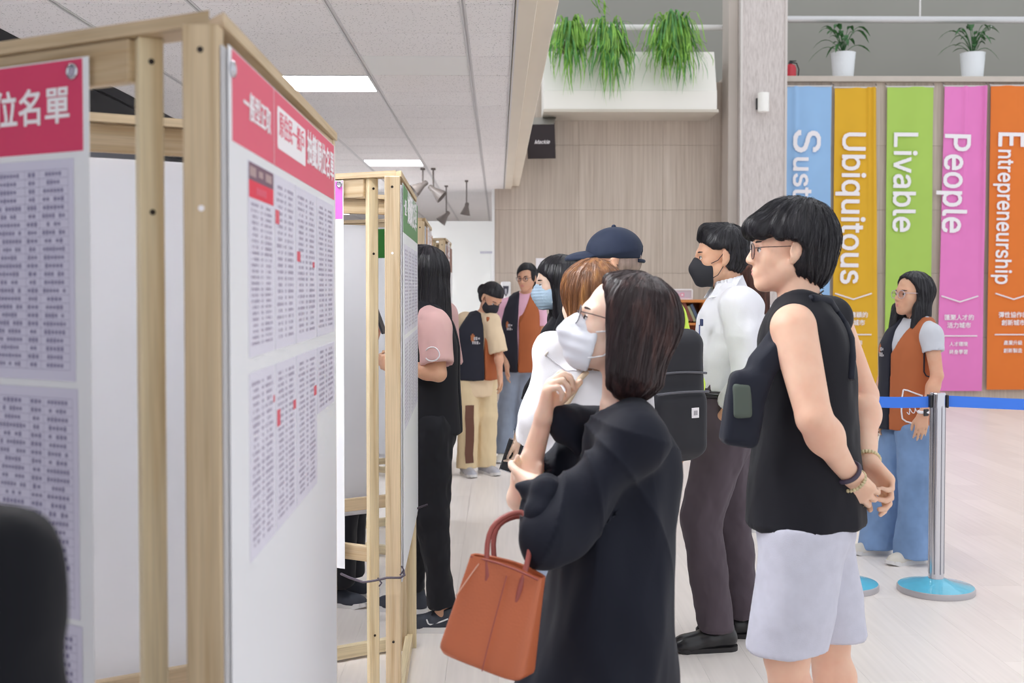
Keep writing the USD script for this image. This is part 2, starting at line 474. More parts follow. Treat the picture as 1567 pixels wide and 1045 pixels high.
for i in range(9):
    a, b = WX0 + i * PWX, min(WX0 + (i + 1) * PWX, 9.6)
    for j in range(len(zs) - 1):
        obj('slab', cbox(b - a - 0.002, 0.05, zs[j + 1] - zs[j] - 0.002, 0.001, ((a + b) / 2, WALL_Y + 0.025 - 0.0012 * ((i * 3 + j * 5) % 4), (zs[j] + zs[j + 1]) / 2)), travertine, wb)
obj('wall_core', box(WX0, 9.6, WALL_Y + 0.045, WALL_Y + 0.3, 0, WTOP), pbr('wall_core', (150, 134, 120), 0.8), wb)
obj('wall_edge', cbox(0.035, 0.36, CEIL, 0.003, (WX0 - 0.0175, WALL_Y + 0.14, CEIL / 2)), 'white_paint', wb)
# ledge over the banners, on the wall's top
struct('ledge', cbox(7.0, 0.55, 0.07, 0.006, (6.4, WALL_Y + 0.2, WTOP + 0.035)), pbr('ledge_stone', (196, 186, 176), 0.6, var=0.05))
# white partition left of the travertine
wp = struct_group('wall_partition')
obj('wall_face', box(-3.3, WX0 - 0.03, WALL_Y + 0.05, WALL_Y + 0.12, 0, at(740, 338, WALL_Y)[2]), pbr('partition_white', (238, 240, 238), 0.7), wp)
nl = at(735, 388, WALL_Y + 0.048)
obj('notice_lettering', on_plane(quads([(0.02 * k, 0.02 * k + 0.012, 0, 0.03) for k in range(8)]), nl, (1, 0, 0), (0, 0, 1)), pbr('sign_grey', (176, 174, 196), 0.6), wp)
wf = struct('wall_far', box(-3.3, 0.3, 22.5, 22.7, 0, 3.2), 'white_paint')
# upper gallery wall and slab behind the railing
struct('wall_gallery', box(-0.5, 12, 18.2, 18.4, WTOP - 0.6, 9.0), pbr('gallery_grey', (156, 155, 148), 0.7, var=0.06, scale=0.6, stretch=(1, 1, 0.6)))
struct('gallery_floor', box(0.05, 12, WALL_Y + 0.3, 18.3, WTOP - 0.5, WTOP - 0.3), pbr('gallery_floor', (150, 140, 130), 0.8))

# column in front of the wall
COLY = 14.1
cx0, cx1 = at(1131, 437, COLY)[0], at(1203, 437, COLY)[0]
col = struct_group('column')
concrete = usdkit.material(stage, '/World/Looks/column_stone', {
    'tc': ('texture_coordinate', {}), 'map': ('mapping', {'scale': (60, 60, 9)}), 'n': ('noise_texture', {'scale': 1.0, 'detail': 5.0, 'roughness': 0.7}),
    'r': ('rgb_ramp', {'ramp': [(0.3, lin(182, 172, 169)), (0.5, lin(204, 195, 192)), (0.7, lin(217, 209, 206))]}), 'b': ('bump', {'strength': 0.3, 'distance': 0.006}), 'p': ('principled_bsdf', {'roughness': 0.7})},
    [('tc.object', 'map.vector'), ('map.vector', 'n.vector'), ('n.fac', 'r.fac'), ('r.color', 'p.base_color'), ('n.fac', 'b.height'), ('b.normal', 'p.normal')], surface='p.BSDF')
cw = cx1 - cx0
obj('shaft', cbox(cw - 0.004, WALL_Y - COLY - 0.012, 8.6, 0.004, ((cx0 + cx1) / 2, (COLY + WALL_Y) / 2 + 0.006, 4.3)), concrete, col)
obj('edge_strip', cbox(0.03, 0.03, 8.6, 0.004, (cx0 + 0.017, COLY + 0.012, 4.3)), pbr('strip_pale', (214, 208, 204), 0.5), col)
obj('edge_strip', cbox(0.03, 0.03, 8.6, 0.004, (cx1 - 0.017, COLY + 0.012, 4.3)), pbr('strip_pale2', (206, 198, 194), 0.5), col)
obj('pilaster', cbox(0.12, 0.4, 8.6, 0.004, (cx0 - 0.06, COLY + 0.32, 4.3)), pbr('pilaster', (188, 178, 170), 0.7, var=0.05, scale=3), col)


# ================================================================== NOTICE STANDS (triangular, pine frames)
M['vinyl'] = pbr('poster_vinyl', (228, 229, 233), 0.5)
M['board_white'] = usdkit.material(stage, '/World/Looks/board_white', {           # corrugated plastic sheet: lets light through
    'p': ('principled_bsdf', {'base_color': lin(230, 230, 233), 'roughness': 0.5}), 't': ('translucent_bsdf', {'color': lin(230, 230, 233)}), 'm': ('mix_closure', {'fac': 0.5})},
    [('p.BSDF', 'm.closure1'), ('t.BSDF', 'm.closure2')], surface='m.closure')
M['paper'] = pbr('list_paper', (216, 213, 226), 0.7)
M['paper_grey'] = pbr('list_paper_grey', (206, 203, 222), 0.7)
M['ink'] = pbr('ink', (182, 174, 192), 0.8)
M['ink_dark'] = pbr('ink_dark', (132, 126, 160), 0.8)
M['ink_red'] = pbr('ink_red', (222, 96, 112), 0.7)
M['print_white'] = pbr('print_white', (240, 236, 240), 0.6)
M['crimson'] = pbr('crimson', (212, 66, 104), 0.5)
M['rose'] = pbr('rose', (224, 92, 118), 0.5)  # same header red as crimson, with light and haze put into the colour
M['pinkviolet'] = pbr('pinkviolet', (214, 108, 196), 0.5)
M['green_head'] = pbr('green_head', (86, 140, 88), 0.5)
M['green_deep'] = pbr('green_deep', (44, 112, 40), 0.5)
M['tan_head'] = pbr('tan_head', (188, 142, 98), 0.5)
M['mauve_head'] = pbr('mauve_head', (140, 98, 86), 0.5)
M['cable'] = pbr('cable', (72, 62, 74), 0.5)
KH = 1.852


class Side:
    def __init__(self, O, r, n, S):
        self.O, self.r, self.n, self.S = np.asarray(O, float), np.asarray(r, float), np.asarray(n, float), S

    def P(self, u, z, out=0.0):
        return self.O + self.r * u + self.n * out + np.array([0, 0, z])

    def lay(self, mesh, u, z, out):
        return on_plane(mesh, self.P(u, z, out), self.r, (0, 0, 1))


def kiosk(N, S, label, EL=0.105, turn=0.0):
    N = np.array([N[0], N[1], 0.0])
    T = rotm('z', turn)
    F = N + T @ [0, S, 0]
    L = N + S * T @ np.array([-math.cos(math.radians(30)), 0.5, 0])
    c = (N + F + L) / 3
    t = thing('notice_stand', label, 'notice stand', c)
    c30, s30 = math.cos(math.radians(30)), 0.5
    sides = [Side(o_ - c, T @ np.array(r_, float), T @ np.array(n_, float), S) for o_, r_, n_ in ((N, (0, 1, 0), (1, 0, 0)), (L, (c30, -s30, 0), (-s30, -c30, 0)), (F, (-c30, -s30, 0), (-s30, c30, 0)))]
    for k, s in enumerate(sides):
        e0, e1 = [(0.0, 0.02), (0.07, EL), (0.07, 0.07)][k]
        pw, pt = 0.030 if k == 0 else 0.036, 0.048
        mat = 'pine'
        for q, (ua, ub) in enumerate(((e0, e0 + pw), (S - e1 - pw, S - e1))):
            m = 'pine' if (k, q) != (0, 1) else 'pine_pale'
            turned = (k, q) == (1, 1)                      # this post stands turned in its corner
            side = np.array([c30, s30, 0]) if turned else s.r
            cpt = s.P((ua + ub) / 2, 0, -pt / 2)
            pw_, pt_ = (0.034, 0.026) if turned else (pw, pt)
            post = beam(cpt, cpt + [0, 0, KH - 0.018], pw_, pt_, side, 'post', 'pine_pale' if turned else m, t)
            fdir = np.array([s30, -c30, 0]) if turned else (s.r * (-1 if q == 0 else 1))
            half = pt_ / 2 if turned else pw / 2
            for zz in (KH - 0.052, 1.592, 0.36):
                cen = cpt + fdir * half + [0, 0, zz]
                obj('screw', tube([cen - fdir * 0.004, cen + fdir * 0.0012], 0.0042, 8), 'print_white' if (k, q, zz) == (0, 0, 1.592) else 'screw', post)
        rb = beam(s.P(e0 + pw, KH - 0.048, -0.030), s.P(S - e1 - pw, KH - 0.049, -0.014), 0.060, 0.022, (0, 0, 1), 'top_rail', 'pine', t)
        beam(s.P(e0 + pw, 0.62, -0.030), s.P(S - e1 - pw, 0.62, -0.030), 0.05, 0.022, (0, 0, 1), 'middle_rail', 'pine', t)
        beam(s.P(e0, 0.035, -0.030), s.P(S - e1, 0.035, -0.030), 0.05, 0.030, (0, 0, 1), 'base_rail', 'pine_pale', t)
        inr = 0.062                                        # mitred cap boards on top
        tip = 0.03 if k == 0 else 0.0
        A_, B_ = s.P(0, 0, 0.004), s.P(S, 0, 0.004)
        m_ = inr / math.tan(math.radians(30))
        quad = [A_ + s.r * 0.012, B_ - s.r * 0.012, B_ - s.r * m_ - s.n * inr, A_ + s.r * m_ - s.n * inr]
        prism([(w_[0], w_[1]) for w_ in quad][::-1] if np.cross(np.append(s.r[:2], 0), np.append(-s.n[:2], 0))[2] < 0 else [(w_[0], w_[1]) for w_ in quad], KH - 0.018, KH, s.r, 'cap_board', 'pine', t)
        for uu in (0.12, S * 0.5, S - 0.2):
            obj('screw', tube([s.P(uu, KH - 0.03, -0.02), s.P(uu, KH - 0.03, -0.0165)], 0.0042, 8), 'screw', t)
    return t, c, sides


def rect_board(s, u0, u1, z0, z1, out, th=0.004, c=0.0006):
    return s.lay(cbox(u1 - u0, z1 - z0, th, c), (u0 + u1) / 2, (z0 + z1) / 2, out)


def world_side(s, c):
    return Side(s.O + c, s.r, s.n, s.S)


def curl_sheet(s, u0, u1, z0, z1, out, bulge=0.0, n=10, th=0.0008):
    """A hung sheet with its own thickness, bowed a little away from its board."""
    us, zs = np.linspace(u0, u1, n), np.linspace(z0, z1, n)
    U, Z = np.meshgrid(us, zs, indexing='ij')
    a, b = (U - u0) / (u1 - u0), (z1 - Z) / (z1 - z0)
    o = out + bulge * b * np.sin(np.pi * np.clip(a, 0, 1)) + bulge * 0.4 * b ** 2
    front = s.O + U[..., None] * s.r + Z[..., None] * np.array([0, 0, 1.0]) + o[..., None] * s.n
    back = front - s.n * th
    v = np.vstack([front.reshape(-1, 3), back.reshape(-1, 3)])
    f = []
    for i in range(n - 1):
        for j in range(n - 1):
            p, q, r, w = i * n + j, (i + 1) * n + j, (i + 1) * n + j + 1, i * n + j + 1
            f += [(p, q, r), (p, r, w), (p + n * n, r + n * n, q + n * n), (p + n * n, w + n * n, r + n * n)]
    ring = [i * n for i in range(n)] + [(n - 1) * n + j for j in range(1, n)] + [i * n + n - 1 for i in range(n - 2, -1, -1)] + [j for j in range(n - 2, 0, -1)]
    for a_, b_ in zip(ring, ring[1:] + ring[:1]):
        f += [(a_, b_ + n * n, b_), (a_, a_ + n * n, b_ + n * n)]
    return trimesh.Trimesh(v, np.array(f), process=False)


def poster(name, s, u0, u1, z0, z1, head_h, head_mat, label, out=0.006, eyelets=(), group=None, inset=0.012):
    t = thing(name, label, 'poster', s.P((u0 + u1) / 2, 0, 0) * [1, 1, 0] + [0, 0, z0], group=group)
    q = Side(s.O - (s.P((u0 + u1) / 2, 0, 0) * [1, 1, 0] + [0, 0, z0]), s.r, s.n, s.S)
    obj('sheet', rect_board(q, u0, u1, z0, z1, out, 0.0012, 0.0003), 'vinyl', t)
    obj('header_band', rect_board(q, u0 + inset, u1 - inset, z1 - head_h, z1 - 0.002, out + 0.0008, 0.0006, 0.0001), head_mat, t)
    for (uu, zz) in eyelets:
        ring = tube([(0.0088 * math.cos(a), 0.0088 * math.sin(a), 0.0) for a in np.linspace(0, 2 * np.pi, 25)[:-1]], 0.003, 8, closed=True)
        e = obj('eyelet', q.lay(ring, uu, zz, out + 0.003), M['steel'], t, smooth=True)
        obj('eyelet_hole', q.lay(tube([(0, 0, -0.001), (0, 0, 0.0012)], 0.0072, 16), uu, zz, out + 0.001), 'ink', e)
    return t, q


def lettering(t, q, text, u, z, h, out, mat='print_white', cjk=True, ws=1.0, bold=1, name='lettering'):
    return obj(name, q.lay(glyphs(text, h, 0.0006, bold, cjk, ws), u, z, out), mat, t)


def list_sheet(s, u0, u1, z0, z1, out, label, rows, cols, group, mat='paper', red=(), rules=True, ink='ink', heavy=0.45, strip=False, seed=0, rise=0.0):
    """One printed A4 list: the paper, its ruled lines and its rows of print."""
    r = np.random.default_rng(seed)
    base = s.P((u0 + u1) / 2, 0, 0) * [1, 1, 0] + [0, 0, z0]
    t = thing('list_sheet', label, 'printed list', base, group=group)
    q = Side(s.O - base, s.r, s.n, s.S)
    obj('paper', rect_board(q, u0, u1, z0, z1, out, 0.0005, 0.0001), mat, t)
    w, h = u1 - u0, z1 - z0
    top = h * (0.80 if strip else 0.955)
    bot = h * 0.05
    pitch = (top - bot) / rows
    edges = np.concatenate([[0.05], 0.05 + 0.9 * np.cumsum(cols) / np.sum(cols)]) * w
    dash, lines, reds = [], [], []
    for i in range(rows):
        y = bot + (i + 0.5) * pitch
        for j in range(len(cols)):
            a, b = edges[j], edges[j + 1]
            fill = 0.45 + 0.4 * r.random()
            L = (b - a) * min(fill, 0.8)
            x = a + (b - a - L) / 2
            n = max(2, int(L / (pitch * 0.55)))
            for k in range(n):
                if r.random() < 0.12 and k not in (0, n - 1):
                    continue
                cw_ = L / n
                hh = pitch * (0.20 + 0.1 * r.random())
                dash.append((x + k * cw_, x + k * cw_ + cw_ * 0.74, y - hh, y + hh))
    if rules:
        for i in range(rows + 1):
            y = bot + i * pitch
            lines.append((edges[0], edges[-1], y - 0.00028, y + 0.00028))
        for e in edges:
            lines.append((e - 0.00028, e + 0.00028, bot, bot + rows * pitch))
        obj('ruled_lines', q.lay(quads(lines), u0, z0, out + 0.00045), ink, t)
    obj('printed_rows', q.lay(quads(dash), u0, z0, out + 0.0005), ink, t, kind='stuff')
    for (a, b, c_, d) in red:
        obj('red_mark', q.lay(quads([(a * w, b * w, c_ * h, d * h)]), u0, z0, out + 0.00055), 'ink_red', t)
    if strip:
        p = obj('heading_strip', q.lay(quads([(0.02 * w, 0.98 * w, 0.905 * h, 0.995 * h)]), u0, z0, out + 0.0005), pbr('strip_dark', (122, 92, 108), 0.7), t)
        obj('heading_print', q.lay(quads([(0.05 * w, 0.28 * w, 0.925 * h, 0.975 * h), (0.38 * w, 0.55 * w, 0.935 * h, 0.97 * h), (0.65 * w, 0.9 * w, 0.93 * h, 0.975 * h)]), u0, z0, out + 0.0007), pbr('strip_print', (176, 150, 150), 0.7), p)
        p2 = obj('heading_strip', q.lay(quads([(0.02 * w, 0.98 * w, 0.815 * h, 0.905 * h)]), u0, z0, out + 0.0005), pbr('strip_red', (224, 60, 82), 0.7), t)
        obj('heading_print', q.lay(quads([(0.3 * w + 0.1 * w * k, 0.3 * w + 0.1 * w * k + 0.07 * w, 0.84 * h, 0.878 * h) for k in range(4)]), u0, z0, out + 0.0007), 'rose', p2)
    return t


# ---- first stand
K1N = (-0.367, 1.525)
t1, c1, sd1 = kiosk(K1N, 1.24, 'nearest triangular pine notice stand with crimson-headed posters at left of photo', 0.132, turn=0.9)
R1, L1, B1 = (world_side(s, c1) for s in sd1)
obj('white_board', rect_board(sd1[2], 0.05, 1.15, 0.5, KH - 0.088, 0.003), 'board_white', t1)


def u_of(side, px, z=1.49, lo=-0.3, hi=None):
    """Where along a side a pixel column falls."""
    f = lambda u: pix(side.P(u, z))[0] - px
    a, b = lo, (side.S + 0.1 if hi is None else hi)
    for _ in range(60):
        m = (a + b) / 2
        a, b = (m, b) if (f(a) < 0) == (f(m) < 0) else (a, m)
    return (a + b) / 2


def z_of(side, u, py):
    f = lambda z: pix(side.P(u, z))[1] - py
    a, b = -1.0, 3.5
    for _ in range(60):
        m = (a + b) / 2
        a, b = (m, b) if (f(m) > 0) else (a, m)
    return (a + b) / 2


obj('white_board', rect_board(sd1[0], 0.004, u_of(R1, 508) + 0.004, 0.55, KH - 0.045, 0.003), 'board_white', t1)
u0, u1 = 0.022, u_of(R1, 508)
um = u_of(R1, 412)
zt = 1.812
zb = z_of(R1, u_of(R1, 360), 222)
p, q = poster('poster', R1, u0, u1, 0.56, zt, zt - zb, 'rose', 'white board-length poster with rose-red header on the near stand\'s receding face', out=0.0075, eyelets=((u0 + 0.018, zt - 0.03),), inset=0.02)
obj('header_seam', q.lay(quads([(-0.0015, 0.0015, 0, zt - zb)]), um, zb, 0.0093), 'print_white', p)
zc = (zt + zb) / 2
lettering(p, q, '一般型正取', u_of(R1, 364), z_of(R1, u_of(R1, 364), 172), (u_of(R1, 407) - u_of(R1, 364)) / 5.0, 0.0092, bold=1)
pa, pb = u_of(R1, 417.5), u_of(R1, 461)
from shapely.geometry import box as _sb
pill = trimesh.creation.extrude_polygon(_sb(0.008, 0.008, pb - pa - 0.008, 0.062).buffer(0.008), 0.0006)
zp = z_of(R1, pa, 226)
pl_ = obj('white_label', q.lay(pill, pa, zp, 0.0088), 'print_white', p)
lettering(pl_, q, '原住民一般戶', pa + 0.014, zp + 0.026, (pb - pa - 0.028) / 6.0, 0.0094, mat='rose', bold=0)
lettering(p, q, '抽籤順位名單', u_of(R1, 463.5), z_of(R1, u_of(R1, 463), 243), (u_of(R1, 505) - u_of(R1, 463)) / 6.0, 0.0092, bold=1)
cols = [370.5, 412.2, 445, 478, 505.5]
ord_ = ('first', 'second', 'third', 'fourth')
for j in range(4):
    a, b = u_of(R1, cols[j]) + 0.004, u_of(R1, cols[j + 1]) - 0.004
    za, zb_ = 1.672, 1.385
    rr = {1: [(0.02, 0.2, 0.72, 0.80)], 2: [(0.05, 0.2, 0.52, 0.585), (0.8, 0.9, 0.49, 0.53)]}.get(j, [])
    list_sheet(R1, a, b, zb_, za, 0.0085, f'{ord_[j]} list sheet from the near post, upper row under red header' + (', with red heading strip' if j == 0 else ''), 24, (3, 1, 3), 'list sheets on the near stand', red=rr, rules=False, strip=(j == 0), seed=10 + j, heavy=0.3)
for j in range(4):
    a, b = u_of(R1, cols[j]) + 0.004, u_of(R1, cols[j + 1]) - 0.004
    rr = {0: [(0.93, 0.99, 0.78, 0.82)], 1: [(0.05, 0.2, 0.62, 0.72), (0.85, 1.0, 0.66, 0.72)], 2: [(0.84, 0.98, 0.66, 0.73)]}.get(j, [])
    list_sheet(R1, a, b, 1.085 + (0.14 if j == 3 else 0.0), 1.362, 0.0085, f'{ord_[j]} list sheet from the near post in the lower row on the receding face', 24 if j < 3 else 11, (3, 1, 3), 'list sheets on the near stand', red=rr, rules=False, seed=20 + j)

# left face of the first stand: hung poster with crimson header
ue = u_of(L1, 143, 1.7)
ua = ue - 0.95
ztl = z_of(L1, ue - 0.01, 88)
zbl = z_of(L1, ue - 0.01, 231)
p, q = poster('poster', L1, ua, ue, 0.52, ztl, ztl - zbl, 'crimson', 'poster with deep crimson header hanging on the near stand\'s left face', out=0.007, eyelets=((u_of(L1, 119, 1.78), z_of(L1, u_of(L1, 119, 1.78), 111)),), inset=0.012)
ch = (u_of(L1, 117, 1.72) - u_of(L1, 0, 1.72)) / 2.95
lettering(p, q, '抽籤順位名單', u_of(L1, 116.5, 1.72) - 6 * ch, z_of(L1, u_of(L1, 76), 186), ch, 0.0092, bold=1)
ur = u_of(L1, 120, 1.65)
tops = [(246, 581), (592, 938), (947, 1290)]
for k, (ya, yb) in enumerate(tops):
    uq = ur - 0.06
    ur2 = ur + 0.004 * k
    list_sheet(L1, ur2 - 0.215, ur2, z_of(L1, uq, yb), z_of(L1, uq, ya), 0.0085, ('upper', 'middle', 'lowest')[k] + ' grey table sheet under the deep crimson header', 24, (3.1, 1.05, 1.9, 0.0001)[:3] if False else (1.0, 2.4, 1.0, 2.0), 'table sheets on the left face', mat='paper_grey', rules=True, ink='ink_dark', seed=40 + k)
    list_sheet(L1, ur2 - 0.44, ur2 - 0.225, z_of(L1, uq, yb), z_of(L1, uq, ya), 0.0085, ('upper', 'middle', 'lowest')[k] + ' grey table sheet beyond the picture edge on the crimson poster', 24, (1.0, 2.4, 1.0, 2.0), 'table sheets on the left face', mat='paper_grey', rules=True, ink='ink_dark', seed=50 + k) if k == 0 else None

# ---- second stand
K2N = (-0.308, 3.625)
t2, c2, sd2 = kiosk(K2N, 1.12, 'second triangular pine notice stand with green-headed and pink-headed posters', turn=1.5)
R2, L2, B2 = (world_side(s, c2) for s in sd2)
obj('white_board', rect_board(sd2[0], 0.004, 1.09, 0.55, KH - 0.045, 0.003), 'board_white', t2)
obj('white_board', rect_board(sd2[2], 0.20, 1.05, 0.57, KH - 0.12, 0.003), 'board_white', t2)
p, q = poster('poster', R2, 0.02, 1.09, 0.57, 1.815, 0.155, 'green_head', 'poster with muted green header on the second stand\'s receding face', out=0.0075, inset=0.006)
lettering(p, q, '抽籤順位名單', 0.28, 1.715, 0.115, 0.0092, bold=1)
lettering(p, q, '一般型', 0.06, 1.725, 0.055, 0.0092, bold=1)
for j in range(4):
    for i in range(2):
        list_sheet(R2, 0.10 + 0.24 * j, 0.315 + 0.24 * j, 1.33 - 0.31 * i, 1.625 - 0.31 * i, 0.0085, f'{ord_[j]} list sheet in the {("upper", "lower")[i]} row under the green header', 22, (3, 1, 3), 'list sheets on the second stand', rules=False, seed=70 + j * 2 + i, mat='paper')
ue = u_of(L2, 528)
p, q = poster('poster', L2, ue - 0.6, ue, 0.57, z_of(L2, ue, 276), z_of(L2, ue, 276) - z_of(L2, ue, 335), 'pinkviolet', 'poster with pink-violet header on the second stand, mostly hidden by the first', out=0.007, eyelets=((u_of(L2, 523), z_of(L2, ue, 282)),), inset=0.003)
# ---- third and fourth stands
K3N = (-0.392, 6.15)
t3, c3, sd3 = kiosk(K3N, 1.12, 'third notice stand back with tan-headed poster', turn=1.4)
R3, L3, B3 = (world_side(s, c3) for s in sd3)
for sd, (a, b) in ((sd3[0], (0.004, 1.09)), (sd3[1], (0.1, 1.0)), (sd3[2], (0.1, 1.05))):
    obj('white_board', rect_board(sd, a, b, 0.55, KH - 0.045, 0.003), 'board_white', t3)
p, q = poster('poster', R3, 0.02, 1.09, 0.57, 1.80, 0.16, 'tan_head', 'poster with tan header on the third stand back', out=0.0075, inset=0.006)
lettering(p, q, '順位名單', 0.2, 1.68, 0.17, 0.0092, bold=1)
p, q = poster('poster', L3, 0.1, 1.0, 0.57, 1.80, 0.16, 'green_deep', 'poster with deep green header glimpsed through the gap in the second stand', out=0.0075, inset=0.006)
lettering(p, q, '位名單', 0.35, 1.68, 0.10, 0.0092, bold=1)
K4N = (-0.40, 8.75)
t4, c4, sd4 = kiosk(K4N, 1.12, 'farthest notice stand with mauve-brown headed poster')
R4, L4, B4 = (world_side(s, c4) for s in sd4)
for sd, (a, b) in ((sd4[0], (0.004, 1.09)), (sd4[1], (0.1, 1.0)), (sd4[2], (0.1, 1.05))):
    obj('white_board', rect_board(sd, a, b, 0.55, KH - 0.045, 0.003), 'board_white', t4)
p, q = poster('poster', R4, 0.02, 1.09, 0.57, 1.80, 0.2, 'mauve_head', 'poster with mauve-brown header on the farthest stand', out=0.0075, inset=0.006)
lettering(p, q, '名單', 0.2, 1.68, 0.2, 0.0092, bold=1)

# wire ties round the second stand's near posts
for k, (py, lab) in enumerate(((886, 'dark wire tie looped round the second stand\'s near posts'), (778, 'dark wire end poking from the second stand\'s far post'))):
    if k == 0:
        z = z_of(R2, 0, py)
        P = [at(522, 878, 3.72), at(535, 884, 3.66), at(556, 891, 3.60), at(575, 888, 3.585), at(592, 884, 3.585), at(612, 884, 3.59), at(619, 880, 3.62), at(617, 872, 3.64)]
        twist = [[at(578, 884, 3.575), at(584, 892, 3.57), at(580, 897, 3.572)], [at(612, 880, 3.57), at(618, 872, 3.57), at(614, 866, 3.57)]]
    else:
        P = [at(628, 790, 4.66), at(632, 782, 4.64), at(640, 777, 4.62), at(654, 772, 4.60)]
        twist = []
    t = thing('wire_tie', lab, 'wire', (0, 0, 0))
    obj('wire', tube(P, 0.004, 6), 'cable', t, smooth=True)
    for w_ in twist:
        obj('wire_end', tube(w_, 0.0025, 6), 'cable', t, smooth=True)

# ================================================================== FIXTURES ON THE WALLS AND IN THE HALL
# hanging banners
BW = WALL_Y - 0.05
banners = [
    ('blue', (150, 190, 232), 1203, 1272, 1200, 1268, 132, 590, 'Sustainable', 1217, 196, 1.0, None),
    ('yellow', (222, 172, 36), 1277, 1340, 1273, 1343, 134, 597, 'Ubiquitous', 1292, 199, 1.0, ('開放聰穎的', '數位城市')),
    ('green', (168, 202, 92), 1357, 1428, 1353, 1423, 133, 597, 'Livable', 1371, 199, 1.0, None),
    ('pink', (230, 128, 196), 1445, 1509, 1433, 1502, 132, 598, 'People', 1449, 201, 1.0, ('匯聚人才的', '活力城市')),
    ('orange', (226, 120, 44), 1516, 1596, 1509, 1590, 131, 596, 'Entrepreneurship', 1531, 199, 1.0, ('彈性協作的', '創新城市')),
]
subs = {'yellow': ('數據運用', '服務升級'), 'pink': ('人才環境', '終身學習'), 'orange': ('產業升級', '創新製造')}


def cloth_banner(x0t, x1t, x0b, x1b, yt, yb, folds, seed):
    """A hung cloth with soft vertical folds and its own thickness, in wall coordinates (x, out, z)."""
    r = np.random.default_rng(seed)
    a, b, c, d = at(x0t, yt, BW), at(x1t, yt, BW), at(x0b, yb, BW), at(x1b, yb, BW)
    n, m = 44, 46
    u, v = np.meshgrid(np.linspace(0, 1, n), np.linspace(0, 1, m), indexing='ij')
    P = (a * (1 - u[..., None]) + b * u[..., None]) * (1 - v[..., None]) + (c * (1 - u[..., None]) + d * u[..., None]) * v[..., None]
    o = 0.006 * np.sin(u * 9 + r.uniform(0, 6) + v * 0.8) * (1 - 0.5 * v)
    for (uc, w, h, vl) in folds:
        o += h * np.exp(-((u - uc) / w) ** 2) * np.exp(-(v / vl) ** 2)
    P[..., 1] -= 0.012 + o + 0.004 * np.sin(v * 14 + u * 2)
    B = P + [0, 0.003, 0]
    V = np.vstack([P.reshape(-1, 3), B.reshape(-1, 3)])
    i, j = np.meshgrid(np.arange(n - 1), np.arange(m - 1), indexing='ij')
    p, q, s, t = (i * m + j).ravel(), ((i + 1) * m + j).ravel(), ((i + 1) * m + j + 1).ravel(), (i * m + j + 1).ravel()
    K = n * m
    f = [np.stack([p, s, q], 1), np.stack([p, t, s], 1), np.stack([p, q, s], 1) + K, np.stack([p, s, t], 1) + K]
    ring = [i * m for i in range(n)] + [(n - 1) * m + j for j in range(1, m)] + [i * m + m - 1 for i in range(n - 2, -1, -1)] + list(range(m - 2, 0, -1))
    e = []
    for a_, b_ in zip(ring, ring[1:] + ring[:1]):
        e += [(a_, b_, b_ + K), (a_, b_ + K, a_ + K)]
    return trimesh.Trimesh(V, np.vstack(f + [np.array(e)]), process=False)


